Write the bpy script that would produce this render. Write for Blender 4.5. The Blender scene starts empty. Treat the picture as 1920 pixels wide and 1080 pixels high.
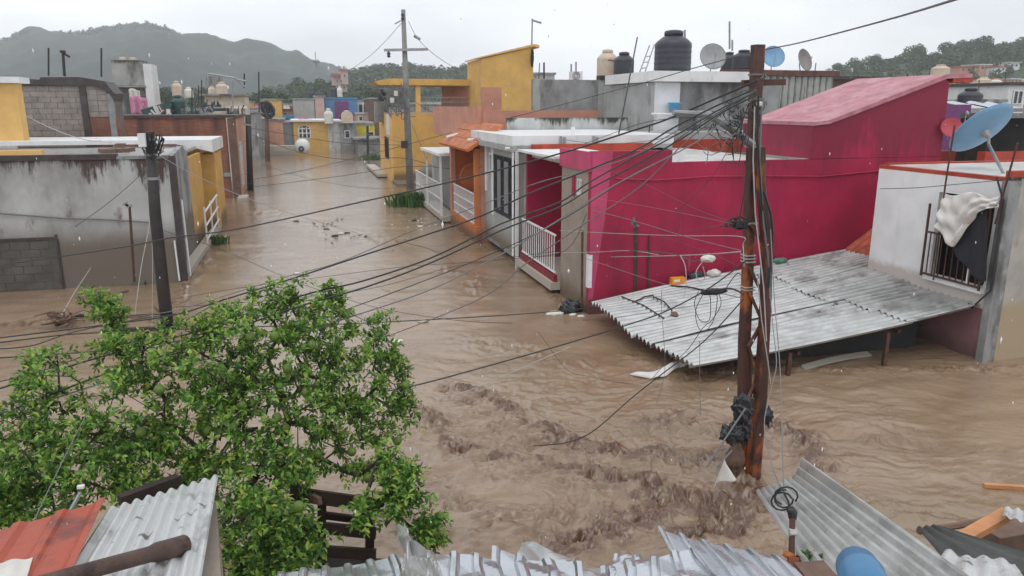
import bpy, math, random
import numpy as np
from mathutils import Vector, Matrix
random.seed(7); np.random.seed(7)
sc = bpy.context.scene
COL = sc.collection
R = math.radians
# ------------------------------------------------------------------ camera
H = 4.0; F = 1400.0; PT = R(13.65); YW = R(15.26)
cam_d = bpy.data.cameras.new('camera'); cam = bpy.data.objects.new('camera', cam_d); COL.objects.link(cam)
cam.location = (0, 0, H); cam.rotation_euler = (R(90) - PT, 0, -YW)
cam_d.sensor_width = 36; cam_d.lens = 36 * F / 1920; cam_d.clip_start = .1; cam_d.clip_end = 6000
sc.camera = cam
# ------------------------------------------------------------------ world
SUN_EL, SUN_AZ = R(62), R(200)
w = bpy.data.worlds.new("World"); sc.world = w; w.use_nodes = True
nt = w.node_tree; N = nt.nodes; L = nt.links; N.clear()
out = N.new('ShaderNodeOutputWorld'); bg = N.new('ShaderNodeBackground')
sky = N.new('ShaderNodeTexSky'); sky.sky_type = 'NISHITA'; sky.sun_disc = False
sky.sun_elevation = SUN_EL; sky.sun_rotation = SUN_AZ; sky.air_density = 1; sky.dust_density = 4
tc = N.new('ShaderNodeTexCoord'); mp = N.new('ShaderNodeMapping'); mp.inputs['Scale'].default_value = (1, 1, 3.2)
nz = N.new('ShaderNodeTexNoise'); nz.inputs['Scale'].default_value = 2.1; nz.inputs['Detail'].default_value = 6; nz.inputs['Roughness'].default_value = .5
cr = N.new('ShaderNodeValToRGB'); cr.color_ramp.elements[0].position = .36; cr.color_ramp.elements[1].position = .62
cr.color_ramp.elements[0].color = (5.0, 5.15, 5.45, 1); cr.color_ramp.elements[1].color = (7.5, 7.65, 7.85, 1)
mx = N.new('ShaderNodeMix'); mx.data_type = 'RGBA'; mx.inputs[0].default_value = .93
L.new(tc.outputs['Generated'], mp.inputs[0]); L.new(mp.outputs[0], nz.inputs['Vector']); L.new(nz.outputs[0], cr.inputs[0])
L.new(sky.outputs[0], mx.inputs[6]); L.new(cr.outputs[0], mx.inputs[7]); L.new(mx.outputs[2], bg.inputs[0])
bg.inputs[1].default_value = .145; L.new(bg.outputs[0], out.inputs[0])
sz = N.new('ShaderNodeSeparateXYZ'); L.new(tc.outputs['Generated'], sz.inputs[0]); hr = N.new('ShaderNodeMapRange'); hr.inputs[1].default_value = 0; hr.inputs[2].default_value = .32
hr.inputs[3].default_value = 1.28; hr.inputs[4].default_value = 1.0; L.new(sz.outputs[2], hr.inputs[0])
vm = N.new('ShaderNodeVectorMath'); vm.operation = 'SCALE'; L.new(mx.outputs[2], vm.inputs[0]); L.new(hr.outputs[0], vm.inputs['Scale']); L.new(vm.outputs[0], bg.inputs[0])
sd = bpy.data.lights.new('sun', 'SUN'); sd.energy = .6; sd.angle = R(35); sd.color = (1, .97, .93)
so = bpy.data.objects.new('sun', sd); COL.objects.link(so)
so.rotation_euler = (R(90) - SUN_EL, 0, R(180) - SUN_AZ)
sc.view_settings.view_transform = 'Standard'; sc.view_settings.look = 'None'
sc.view_settings.exposure = .3; sc.view_settings.gamma = 1
sc.render.engine = 'CYCLES'
sc.cycles.max_bounces = 5; sc.cycles.volume_bounces = 1; sc.cycles.transparent_max_bounces = 8

# ------------------------------------------------------------------ placing helpers
def ray(px, py):
    a = (px - 960) / F; b = -(py - 540) / F
    f = math.cos(PT) + b * math.sin(PT); u = -math.sin(PT) + b * math.cos(PT)
    return a * math.cos(YW) + f * math.sin(YW), -a * math.sin(YW) + f * math.cos(YW), u, f
def at(px, py, x=None, y=None, z=None, d=None):
    """point of the real plane x=, y= or z= (or at forward distance d) seen at a photo pixel"""
    r = ray(px, py)
    t = x / r[0] if x is not None else y / r[1] if y is not None else (z - H) / r[2] if z is not None else d / r[3]
    return (r[0] * t, r[1] * t, H + r[2] * t)

# ------------------------------------------------------------------ noise (numpy)
def vnoise(x, y, seed=0):
    xi = np.floor(x).astype(np.int64); yi = np.floor(y).astype(np.int64); fx = x - xi; fy = y - yi
    fx = fx * fx * fx * (fx * (fx * 6 - 15) + 10); fy = fy * fy * fy * (fy * (fy * 6 - 15) + 10)
    def h(a, b):
        n = (a * 374761393 + b * 668265263 + seed * 974711) & 0xffffffff
        n = ((n ^ (n >> 13)) * 1274126177) & 0xffffffff
        return ((n ^ (n >> 16)) & 0xffff) / 65535.0
    return (h(xi, yi) * (1 - fx) + h(xi + 1, yi) * fx) * (1 - fy) + (h(xi, yi + 1) * (1 - fx) + h(xi + 1, yi + 1) * fx) * fy
def fbm(x, y, o=4, seed=0, g=.5):
    s = 0; a = 1; t = 0
    for i in range(o):
        s = s + a * vnoise(x * 2 ** i + 17 * i, y * 2 ** i - 9 * i, seed + i); t += a; a *= g
    return s / t * 2 - 1

# ------------------------------------------------------------------ materials
MATS = {}
def mat(name, col, rough=.8, var=.18, vs=2.5, bump=.25, bs=35, stain=None, drip=None, metal=0, spec=.35, stain2=None, low=None, alpha=None, band=None):
    """col linear rgb; stain=(rgb, lo, hi, scale, zsquash); drip=(rgb, ztop, length, amount); low=(rgb, z, width) mud tide line"""
    if name in MATS: return MATS[name]
    m = bpy.data.materials.new(name); MATS[name] = m; m.use_nodes = True
    nt = m.node_tree; n = nt.nodes; l = nt.links; b = n['Principled BSDF']
    b.inputs['Roughness'].default_value = rough; b.inputs['Metallic'].default_value = metal
    b.inputs['Specular IOR Level'].default_value = spec
    g = n.new('ShaderNodeNewGeometry'); pos = g.outputs['Position']
    def noise(scale, sq=1, detail=5, rg=.6):
        q = n.new('ShaderNodeMapping'); q.inputs['Scale'].default_value = (1, 1, sq); l.new(pos, q.inputs[0])
        t = n.new('ShaderNodeTexNoise'); t.inputs['Scale'].default_value = scale; t.inputs['Detail'].default_value = detail
        t.inputs['Roughness'].default_value = rg; l.new(q.outputs[0], t.inputs['Vector']); return t.outputs[0]
    def ramp(src, lo, hi):
        r = n.new('ShaderNodeMapRange'); r.inputs[1].default_value = lo; r.inputs[2].default_value = hi; r.interpolation_type = 'SMOOTHSTEP'
        l.new(src, r.inputs[0]); return r.outputs[0]
    def mix(f, a, c):
        x = n.new('ShaderNodeMix'); x.data_type = 'RGBA'
        if isinstance(f, float): x.inputs[0].default_value = f
        else: l.new(f, x.inputs[0])
        for s, v in ((6, a), (7, c)):
            if isinstance(v, tuple): x.inputs[s].default_value = (*v, 1)
            else: l.new(v, x.inputs[s])
        return x.outputs[2]
    def math_(op, a, c):
        x = n.new('ShaderNodeMath'); x.operation = op
        for s, v in ((0, a), (1, c)):
            if isinstance(v, (int, float)): x.inputs[s].default_value = v
            else: l.new(v, x.inputs[s])
        return x.outputs[0]
    c = mix(ramp(noise(vs), .3, .7), tuple(v * (1 - var) for v in col), tuple(min(1, v * (1 + var)) for v in col))
    for st in (stain, stain2):
        if st: c = mix(ramp(noise(st[3], st[4], 7), st[1], st[2]), c, st[0])
    if drip or low or band:
        sep = n.new('ShaderNodeSeparateXYZ'); l.new(pos, sep.inputs[0]); z = sep.outputs[2]
    if drip:
        zz = math_('SUBTRACT', drip[1], z); zz = math_('DIVIDE', zz, drip[2])
        s = math_('SUBTRACT', 1.0, zz)
        ns = noise(13, .10, 6, .75); nb_ = noise(1.1, .6, 4)
        s = math_('ADD', s, math_('MULTIPLY', math_('SUBTRACT', nb_, .55), 3.6))
        s = math_('MULTIPLY', math_('ADD', s, math_('MULTIPLY', math_('SUBTRACT', ns, .5), 2.4)), drip[3])
        c = mix(ramp(s, .25, .85), c, drip[0])
    if low:
        s = math_('DIVIDE', math_('SUBTRACT', low[1], math_('SUBTRACT', z, math_('MULTIPLY', noise(3), .25))), low[2])
        c = mix(ramp(s, 0, 1), c, low[0])
    l.new(c, b.inputs['Base Color'])
    rr = n.new('ShaderNodeMapRange'); rr.inputs[3].default_value = max(.05, rough - .14); rr.inputs[4].default_value = min(1, rough + .14)
    l.new(noise(vs * 2.3), rr.inputs[0]); l.new(rr.outputs[0], b.inputs['Roughness'])
    if bump:
        bp = n.new('ShaderNodeBump'); bp.inputs['Strength'].default_value = bump; bp.inputs['Distance'].default_value = .02
        l.new(noise(bs, 1, 4), bp.inputs['Height']); l.new(bp.outputs[0], b.inputs['Normal'])
    return m
def srgb(r, g, b): return tuple(((v / 255) / 12.92 if v <= 10 else (((v / 255) + .055) / 1.055) ** 2.4) for v in (r, g, b))
MUD = (.16, .115, .08)
M = {}
M['magenta'] = mat('magenta_paint', (.345, .012, .054), .55, .18, 1.1, .3, 35, drip=((.21, .010, .038), 3.05, .8, .6), stain=((.25, .012, .042), .48, .72, 1.3, .18), stain2=((.44, .09, .15), .62, .80, 5, .12), low=((.13, .05, .05), .35, .4))
M['magenta_pale'] = mat('magenta_pale_paint', (.47, .06, .14), .65, .15, 2, .12, 60, low=((.2, .05, .06), .2, .35))
M['magenta_roof'] = mat('magenta_weathered_roof', (.42, .16, .19), .5, .2, 3, .3, 40, stain=((.50, .26, .30), .42, .66, 2.2, 1), stain2=((.30, .09, .12), .56, .72, 5, 1))
M['beige'] = mat('beige_plaster', (.31, .26, .215), .8, .12, 2, .3, 50, low=(MUD, .5, .5))
M['white'] = mat('white_paint', (.68, .69, .69), .7, .08, 2, .2, 40, stain=((.42, .41, .39), .55, .8, 3, .4))
M['white_old'] = mat('white_paint_weathered', (.66, .67, .67), .75, .08, 2, .25, 40, stain=((.35, .34, .32), .58, .78, 4, .4), stain2=((.12, .12, .11), .70, .8, 7, .6), low=((.42, .38, .33), 1.35, .35))
M['white_trim'] = mat('white_trim', (.72, .73, .73), .6, .06, 4, .1, 40, stain=((.3, .28, .25), .62, .8, 8, .6))
M['roof_white'] = mat('white_roof_coating', (.62, .62, .60), .35, .1, 1.5, .15, 25, stain=((.4, .38, .35), .5, .75, 1.6, 1), stain2=((.25, .23, .2), .62, .75, 5, 1))
M['moldy'] = mat('mouldy_white_parapet', (.52, .53, .52), .8, .1, 2, .3, 40, stain=((.33, .33, .3), .45, .7, 3, .4), drip=((.055, .055, .05), 3.68, .28, 1))
M['grey_plaster'] = mat('grey_plaster', (.36, .37, .36), .8, .12, 1.5, .3, 40, stain=((.2, .2, .18), .52, .75, 2, .4), low=((.17, .135, .10), .75, .6))
M['concrete'] = mat('grey_concrete', (.27, .275, .275), .85, .2, 1.5, .45, 30, stain=((.105, .105, .10), .46, .66, 1.5, .4), stain2=((.42, .43, .42), .56, .75, 2.5, .5))
M['left_wall'] = mat('stained_render', (.42, .425, .415), .8, .12, 1.2, .3, 40, stain=((.24, .24, .225), .44, .68, .9, .5), stain2=((.15, .095, .08), .60, .76, 1.9, .5), drip=((.07, .05, .043), 2.98, .72, 1.15), low=((.15, .125, .10), 1.45, .7))
M['left_side'] = mat('grey_side_render', (.33, .34, .345), .8, .1, 1.2, .3, 40, stain=((.17, .17, .165), .5, .65, 1.1, .6), low=((.16, .14, .12), 1.25, .3))
M['dark_cap'] = mat('dark_wet_cap', (.055, .045, .042), .55, .3, 4, .3, 30)
M['ochre'] = mat('ochre_paint', (.60, .37, .11), .7, .1, 1.6, .15, 40, stain=((.45, .26, .06), .6, .8, 2, .3))
M['yellow'] = mat('yellow_paint', (.60, .355, .10), .7, .1, 1.6, .15, 40, stain=((.5, .27, .05), .6, .8, 2, .3), low=((.2, .13, .06), .5, .35))
M['yellow_light'] = mat('warm_yellow_paint', (.68, .42, .14), .7, .1, 1.6, .15, 40)
M['orange'] = mat('orange_paint', (.52, .17, .055), .7, .12, 1.6, .2, 40, stain=((.35, .12, .05), .58, .78, 2, .3), low=((.19, .09, .05), .35, .35))
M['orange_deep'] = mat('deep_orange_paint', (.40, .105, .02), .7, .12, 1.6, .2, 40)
M['salmon'] = mat('salmon_paint', (.50, .24, .17), .7, .12, 1.6, .2, 40)
M['red_band'] = mat('red_waterproofing', (.38, .05, .025), .5, .2, 2, .2, 30, stain=((.22, .035, .02), .52, .7, 3, .6))
M['rust'] = mat('rusty_steel', (.075, .028, .02), .5, .35, 5, .3, 60, stain=((.36, .095, .018), .50, .60, 3.4, .42), stain2=((.03, .018, .016), .55, .66, 5, .6), spec=.5)
M['rust_thin'] = mat('rusty_bar', (.08, .04, .028), .7, .3, 8, .2, 60)
M['black_wood'] = mat('tarred_pole', (.022, .018, .017), .5, .3, 6, .3, 50, spec=.5)
M['pole_conc'] = mat('concrete_pole', (.21, .21, .2), .8, .15, 3, .2, 40)
M['white_clean'] = mat('white_street_wall', (.74, .75, .75), .7, .07, 2, .25, 40, stain=((.5, .5, .48), .6, .8, 2, .3), stain2=((.2, .2, .19), .70, .8, 6, .8), low=((.5, .46, .42), 1.12, .16))
M['roof_wet'] = mat('wet_grey_roof', (.27, .27, .27), .18, .25, 1.5, .1, 12, stain=((.42, .42, .41), .5, .7, 1.4, 1), stain2=((.12, .11, .1), .58, .72, 3, 1), spec=.6)
M['cable'] = mat('black_cable', (.03, .03, .032), .45, .1, 5, 0)
M['cable_grey'] = mat('grey_cable', (.16, .16, .165), .5, .1, 5, 0)
M['cable_white'] = mat('pale_cable', (.42, .41, .40), .5, .1, 5, 0)
M['galv'] = mat('galvanised_sheet', (.51, .52, .51), .36, .14, 3, .12, 12, stain=((.36, .355, .34), .5, .75, 2.0, 1), stain2=((.17, .15, .13), .68, .8, 2.2, 1), metal=.8)
M['galv_worn'] = mat('galvanised_sheet_grimy', (.50, .51, .50), .4, .16, 3, .12, 12, stain=((.25, .245, .23), .46, .7, 2.2, 1), stain2=((.08, .075, .065), .64, .76, 3.6, 1), metal=.7)
M['zinc'] = mat('bright_zinc_sheet', (.55, .575, .61), .24, .07, 1.2, .04, 6, stain=((.36, .38, .41), .5, .75, 1.2, 1), metal=.85)
M['sheet_white'] = mat('white_corrugated_sheet', (.60, .61, .61), .45, .08, 3, .1, 14, stain=((.16, .16, .15), .60, .68, 12, 1), stain2=((.36, .36, .35), .48, .66, 3, 1), metal=.35)
M['sheet_red'] = mat('red_painted_sheet', (.40, .062, .026), .35, .18, 3, .1, 14, stain=((.17, .03, .02), .48, .66, 3, 1), stain2=((.55, .27, .2), .66, .78, 6, 1))
M['brick'] = None
M['block'] = mat('cinder_block', (.25, .222, .205), .9, .18, 3, .4, 50, stain=((.13, .12, .11), .55, .75, 1.4, .5))
M['mortar'] = mat('mortar', (.15, .135, .125), .95, .15, 3, .4, 50)
M['tank_black'] = mat('black_polyethylene', (.03, .033, .045), .38, .15, 3, .1, 20, spec=.5)
M['tank_beige'] = mat('beige_polyethylene', (.55, .46, .36), .5, .1, 3, .1, 20)
M['tank_white'] = mat('white_polyethylene', (.62, .60, .55), .5, .1, 3, .1, 20)
M['tank_green'] = mat('dark_green_polyethylene', (.03, .075, .07), .5, .1, 3, .1, 20)
M['blue'] = mat('blue_plastic', (.06, .18, .33), .35, .12, 3, .1, 20, stain=((.2, .38, .52), .62, .78, 5, 1), spec=.5)
M['dish_blue'] = mat('dish_blue', (.17, .33, .50), .45, .08, 3, .05, 20)
M['dish_grey'] = mat('dish_grey', (.33, .34, .34), .5, .1, 3, .05, 20)
M['dish_mesh'] = mat('dish_mesh_grey', (.24, .22, .21), .6, .1, 3, .05, 20)
M['dish_red'] = mat('dish_red', (.42, .06, .08), .5, .1, 3, .05, 20)
M['dish_edge'] = mat('dish_rim_grey', (.3, .31, .32), .5, .1, 3, .05, 20)
M['steel'] = mat('grey_steel', (.3, .31, .32), .4, .15, 5, .1, 30, metal=.5)
M['glass'] = mat('dark_window_glass', (.03, .035, .04), .12, .2, 2, 0, spec=.6)
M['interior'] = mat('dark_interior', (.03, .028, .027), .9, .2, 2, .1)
M['shutter'] = mat('grey_shutter', (.2, .21, .215), .55, .12, 3, .1, 30)
M['mauve'] = mat('mauve_paint', (.33, .17, .19), .7, .12, 2, .2, 40, low=((.17, .1, .09), .25, .35))
M['purple'] = mat('purple_paint', (.17, .055, .17), .7, .12, 2, .2, 40)
M['tile'] = mat('clay_tile', (.38, .085, .045), .7, .25, 6, .3, 40, stain=((.2, .05, .03), .5, .7, 5, 1))
M['wood_dark'] = mat('dark_wet_timber', (.03, .02, .016), .55, .3, 5, .3, 40)
M['wood_log'] = mat('brown_log_bark', (.10, .062, .05), .6, .25, 6, .5, 30, stain=((.045, .03, .027), .5, .7, 8, 1))
M['wood_fresh'] = mat('fresh_timber', (.50, .23, .10), .6, .15, 6, .2, 30)
M['wood_old'] = mat('grey_old_timber', (.16, .10, .075), .7, .2, 6, .3, 30)
M['bag'] = mat('black_plastic_bag', (.018, .022, .028), .3, .2, 6, .5, 18, spec=.6)
M['cloth_white'] = mat('dirty_white_cloth', (.62, .60, .57), .8, .1, 4, .3, 15, stain=((.40, .28, .24), .56, .72, 3, 1))
M['cloth_black'] = mat('black_cloth', (.02, .021, .028), .8, .1, 4, .3, 15)
M['pink'] = mat('pink_fabric', (.52, .22, .33), .8, .15, 4, .3, 15)
M['orange_plastic'] = mat('orange_plastic', (.75, .30, .03), .5, .15, 8, .2, 15)
M['green_plastic'] = mat('green_cloth', (.09, .2, .14), .7, .15, 8, .2, 15)
M['foam'] = mat('white_foam', (.7, .68, .63), .8, .1, 8, .2, 15)
M['peach'] = mat('peach_paint', (.52, .27, .19), .75, .1, 2, .2)
M['bright_yellow'] = mat('lemon_paint', (.62, .52, .05), .75, .1, 2, .2)
M['blue_paint'] = mat('blue_paint', (.10, .22, .42), .75, .1, 2, .2)
M['pinkish'] = mat('pinkish_paint', (.50, .36, .33), .75, .1, 2, .2)
M['brown_wall'] = mat('brown_wall', (.14, .085, .065), .8, .2, 2, .2)
M['fan_panel'] = mat('faded_fluted_panel', (.34, .35, .33), .75, .14, 3, .2, 30, stain=((.17, .12, .10), .55, .72, 3, .3), stain2=((.13, .14, .12), .6, .75, 4, .3))
M['leafA'] = mat('leaf_green', (.035, .09, .014), .42, .2, 6, 0, spec=.45)
M['leafB'] = mat('leaf_mid_green', (.12, .25, .036), .42, .2, 6, 0, spec=.45)
M['leafC'] = mat('leaf_light_green', (.28, .43, .085), .42, .2, 6, 0, spec=.45)
M['leafD'] = mat('leaf_yellow_green', (.36, .38, .06), .45, .2, 6, 0, spec=.4)
M['lime'] = mat('lime_fruit', (.11, .17, .03), .45, .2, 20, .1, 60)
M['bark'] = mat('citrus_bark', (.055, .045, .035), .8, .25, 8, .4, 40)
M['far_leaf'] = mat('far_foliage', (.038, .078, .028), .7, .45, .18, 0, stain=((.085, .12, .04), .5, .72, .35, 1))
M['weed'] = mat('weed_green', (.05, .12, .028), .6, .3, 3, 0)
M['mud'] = mat('wet_mud', (.12, .08, .055), .6, .25, 3, .3, 20)
for k in ('leafA', 'leafB', 'leafC', 'leafD'):
    m = M[k]; b = m.node_tree.nodes['Principled BSDF']; nn = m.node_tree.nodes; o_ = nn['Material Output']
    tr = nn.new('ShaderNodeBsdfTranslucent'); ms = nn.new('ShaderNodeMixShader'); ms.inputs[0].default_value = .3
    tr.inputs[0].default_value = {'leafA': (.10, .24, .02, 1), 'leafB': (.17, .34, .03, 1), 'leafC': (.28, .46, .05, 1), 'leafD': (.5, .5, .06, 1)}[k]
    m.node_tree.links.new(b.outputs[0], ms.inputs[1]); m.node_tree.links.new(tr.outputs[0], ms.inputs[2]); m.node_tree.links.new(ms.outputs[0], o_.inputs[0])
def brick_mat():
    m = bpy.data.materials.new('red_brickwork'); m.use_nodes = True; n = m.node_tree.nodes; l = m.node_tree.links; b = n['Principled BSDF']
    g = n.new('ShaderNodeNewGeometry'); sp = n.new('ShaderNodeSeparateXYZ'); l.new(g.outputs['Position'], sp.inputs[0])
    ad = n.new('ShaderNodeMath'); l.new(sp.outputs[0], ad.inputs[0]); l.new(sp.outputs[1], ad.inputs[1])
    cb = n.new('ShaderNodeCombineXYZ'); l.new(ad.outputs[0], cb.inputs[0]); l.new(sp.outputs[2], cb.inputs[1])
    t = n.new('ShaderNodeTexBrick'); t.inputs['Scale'].default_value = 1; t.inputs['Brick Width'].default_value = .24; t.inputs['Row Height'].default_value = .075
    t.inputs['Mortar Size'].default_value = .009; t.inputs['Color1'].default_value = (.23, .07, .042, 1); t.inputs['Color2'].default_value = (.31, .11, .06, 1); t.inputs['Mortar'].default_value = (.17, .11, .085, 1)
    l.new(cb.outputs[0], t.inputs['Vector'])
    nz = n.new('ShaderNodeTexNoise'); nz.inputs['Scale'].default_value = 1.3; nz.inputs['Detail'].default_value = 6
    mp = n.new('ShaderNodeMapping'); mp.inputs['Scale'].default_value = (1.5, 1.5, .35); l.new(g.outputs['Position'], mp.inputs[0]); l.new(mp.outputs[0], nz.inputs['Vector'])
    mr = n.new('ShaderNodeMapRange'); mr.inputs[1].default_value = .42; mr.inputs[2].default_value = .68; l.new(nz.outputs[0], mr.inputs[0])
    x = n.new('ShaderNodeMix'); x.data_type = 'RGBA'; l.new(mr.outputs[0], x.inputs[0]); l.new(t.outputs[0], x.inputs[6]); x.inputs[7].default_value = (.085, .042, .032, 1)
    l.new(x.outputs[2], b.inputs['Base Color']); b.inputs['Roughness'].default_value = .85
    bp = n.new('ShaderNodeBump'); bp.inputs['Strength'].default_value = .6; bp.inputs['Distance'].default_value = .01; l.new(t.outputs['Fac'], bp.inputs['Height']); bp.invert = True; l.new(bp.outputs[0], b.inputs['Normal'])
    return m
M['brick'] = brick_mat()

# ------------------------------------------------------------------ mesh builder
class MB:
    def __init__(s): s.v = []; s.f = []; s.m = []
    def add(s, vs, fs, mi=0):
        k = len(s.v); s.v += [tuple(p) for p in vs]; s.f += [tuple(i + k for i in f) for f in fs]; s.m += [mi] * len(fs); return s
    def box(s, x0, y0, z0, x1, y1, z1, mi=0):
        x0, x1 = sorted((x0, x1)); y0, y1 = sorted((y0, y1)); z0, z1 = sorted((z0, z1))
        return s.add([(x0, y0, z0), (x1, y0, z0), (x1, y1, z0), (x0, y1, z0), (x0, y0, z1), (x1, y0, z1), (x1, y1, z1), (x0, y1, z1)],
                     [(0, 3, 2, 1), (4, 5, 6, 7), (0, 1, 5, 4), (1, 2, 6, 5), (2, 3, 7, 6), (3, 0, 4, 7)], mi)
    def beam(s, p, q, w, h=None, mi=0, up=(0, 0, 1)):
        h = h or w; p = Vector(p); q = Vector(q); d = (q - p).normalized(); u = Vector(up)
        if abs(d.dot(u)) > .95: u = Vector((0, 1, 0))
        a = d.cross(u).normalized() * w / 2; b = a.cross(d).normalized() * h / 2
        vs = [p - a - b, p + a - b, p + a + b, p - a + b, q - a - b, q + a - b, q + a + b, q - a + b]
        return s.add(vs, [(0, 1, 2, 3), (7, 6, 5, 4), (4, 5, 1, 0), (5, 6, 2, 1), (6, 7, 3, 2), (7, 4, 0, 3)], mi)
    def tube(s, pts, r, seg=6, mi=0, caps=True):
        pts = [Vector(p) for p in pts]; n = len(pts); rs = r if isinstance(r, (list, tuple)) else [r] * n
        vs = []; pu = None
        for i, p in enumerate(pts):
            d = (pts[min(i + 1, n - 1)] - pts[max(i - 1, 0)])
            if d.length < 1e-9: d = Vector((0, 0, 1))
            d.normalize()
            if pu is None: pu = Vector((0, 0, 1)) if abs(d.z) < .9 else Vector((1, 0, 0))
            a = d.cross(pu)
            if a.length < 1e-6: a = d.cross(Vector((.3, .9, .1)))
            a.normalize(); b = a.cross(d); pu = b
            for k in range(seg):
                t = 2 * math.pi * k / seg; vs.append(p + (a * math.cos(t) + b * math.sin(t)) * rs[i])
        fs = [(i * seg + k, i * seg + (k + 1) % seg, (i + 1) * seg + (k + 1) % seg, (i + 1) * seg + k) for i in range(n - 1) for k in range(seg)]
        if caps: fs += [tuple(range(seg))[::-1], tuple((n - 1) * seg + k for k in range(seg))]
        return s.add(vs, fs, mi)
    def lathe(s, c, prof, seg=24, mi=0):
        vs = []; n = len(prof)
        for r, z in prof:
            for k in range(seg):
                t = 2 * math.pi * k / seg; vs.append((c[0] + r * math.cos(t), c[1] + r * math.sin(t), c[2] + z))
        fs = [(i * seg + k, i * seg + (k + 1) % seg, (i + 1) * seg + (k + 1) % seg, (i + 1) * seg + k) for i in range(n - 1) for k in range(seg)]
        fs += [tuple(range(seg))[::-1], tuple((n - 1) * seg + k for k in range(seg))]
        return s.add(vs, fs, mi)
    def prism(s, poly, axis, a0, a1, mi=0):
        """poly in the other two axes, extruded along axis"""
        n = len(poly)
        def P(u, v, a): return {'y': (u, a, v), 'x': (a, u, v), 'z': (u, v, a)}[axis]
        vs = [P(u, v, a0) for u, v in poly] + [P(u, v, a1) for u, v in poly]
        fs = [tuple(range(n))[::-1], tuple(range(n, 2 * n))] + [(i, (i + 1) % n, n + (i + 1) % n, n + i) for i in range(n)]
        return s.add(vs, fs, mi)
    def wall(s, axis, c0, c1, u0, u1, z0, z1, holes=(), mi=0):
        us = sorted({u0, u1, *[h[0] for h in holes], *[h[1] for h in holes]}); zs = sorted({z0, z1, *[h[2] for h in holes], *[h[3] for h in holes]})
        us = [u for u in us if u0 <= u <= u1]; zs = [z for z in zs if z0 <= z <= z1]
        def solid(i, j):
            if i < 0 or j < 0 or i >= len(us) - 1 or j >= len(zs) - 1: return False
            u = (us[i] + us[i + 1]) / 2; z = (zs[j] + zs[j + 1]) / 2
            return not any(h[0] < u < h[1] and h[2] < z < h[3] for h in holes)
        P = (lambda c, u, z: (u, c, z)) if axis == 'y' else (lambda c, u, z: (c, u, z))
        for i in range(len(us) - 1):
            for j in range(len(zs) - 1):
                if not solid(i, j): continue
                a, b, c, d = us[i], us[i + 1], zs[j], zs[j + 1]
                s.add([P(c0, a, c), P(c0, b, c), P(c0, b, d), P(c0, a, d)], [(0, 1, 2, 3)], mi)
                s.add([P(c1, a, c), P(c1, b, c), P(c1, b, d), P(c1, a, d)], [(3, 2, 1, 0)], mi)
                for ii, jj, e in ((i - 1, j, ((a, c), (a, d))), (i + 1, j, ((b, c), (b, d))), (i, j - 1, ((a, c), (b, c))), (i, j + 1, ((a, d), (b, d)))):
                    if not solid(ii, jj):
                        (p, q), (r_, t) = e
                        s.add([P(c0, p, q), P(c1, p, q), P(c1, r_, t), P(c0, r_, t)], [(0, 1, 2, 3)], mi)
        return s
    def grid(s, fn, nu, nv, th=.004, mi=0):
        """fn(u,v)->Vector, a thin sheet with both faces and rim"""
        P = [[Vector(fn(i / nu, j / nv)) for j in range(nv + 1)] for i in range(nu + 1)]
        vs = []; 
        for i in range(nu + 1):
            for j in range(nv + 1):
                vs.append(P[i][j])
        for i in range(nu + 1):
            for j in range(nv + 1):
                a = P[min(i + 1, nu)][j] - P[max(i - 1, 0)][j]; b = P[i][min(j + 1, nv)] - P[i][max(j - 1, 0)]
                nn = a.cross(b)
                if nn.length > 0: nn.normalize()
                vs.append(P[i][j] - nn * th)
        o = (nu + 1) * (nv + 1); I = lambda i, j: i * (nv + 1) + j; fs = []
        for i in range(nu):
            for j in range(nv):
                fs.append((I(i, j), I(i + 1, j), I(i + 1, j + 1), I(i, j + 1))); fs.append((o + I(i, j + 1), o + I(i + 1, j + 1), o + I(i + 1, j), o + I(i, j)))
        for i in range(nu):
            for j in (0, nv): fs.append((I(i, j), I(i + 1, j), o + I(i + 1, j), o + I(i, j)))
        for j in range(nv):
            for i in (0, nu): fs.append((I(i, j), I(i, j + 1), o + I(i, j + 1), o + I(i, j)))
        return s.add(vs, fs, mi)
    def mesh(s, name, mats, off=(0, 0, 0), smooth=False):
        me = bpy.data.meshes.new(name); me.from_pydata([(p[0] - off[0], p[1] - off[1], p[2] - off[2]) for p in s.v], [], s.f)
        if not isinstance(mats, (list, tuple)): mats = [mats]
        for m in mats: me.materials.append(m)
        me.polygons.foreach_set('material_index', s.m)
        if smooth: me.polygons.foreach_set('use_smooth', [True] * len(s.f))
        me.update(); me.validate()
        if not smooth or True:
            import bmesh
            b = bmesh.new(); b.from_mesh(me); bmesh.ops.recalc_face_normals(b, faces=b.faces) if len(s.f) < 60000 else None; b.to_mesh(me); b.free()
        return me
def root_loc(o):
    while o.parent: o = o.parent
    return o.location
def tag(o, label=None, cat=None, group=None, kind=None):
    if label: o['label'] = label
    if cat: o['category'] = cat
    if group: o['group'] = group
    if kind: o['kind'] = kind
    return o
def thing(name, label, cat, loc, group=None):
    o = bpy.data.objects.new(name, None); COL.objects.link(o); o.location = loc; o.empty_display_size = .2
    return tag(o, label, cat, group)
def part(name, mb, m, parent, smooth=False, label=None, kind=None):
    off = root_loc(parent); me = mb.mesh(name, m, off, smooth)
    o = bpy.data.objects.new(name, me); COL.objects.link(o); o.parent = parent
    return tag(o, label, None, None, kind)
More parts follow.
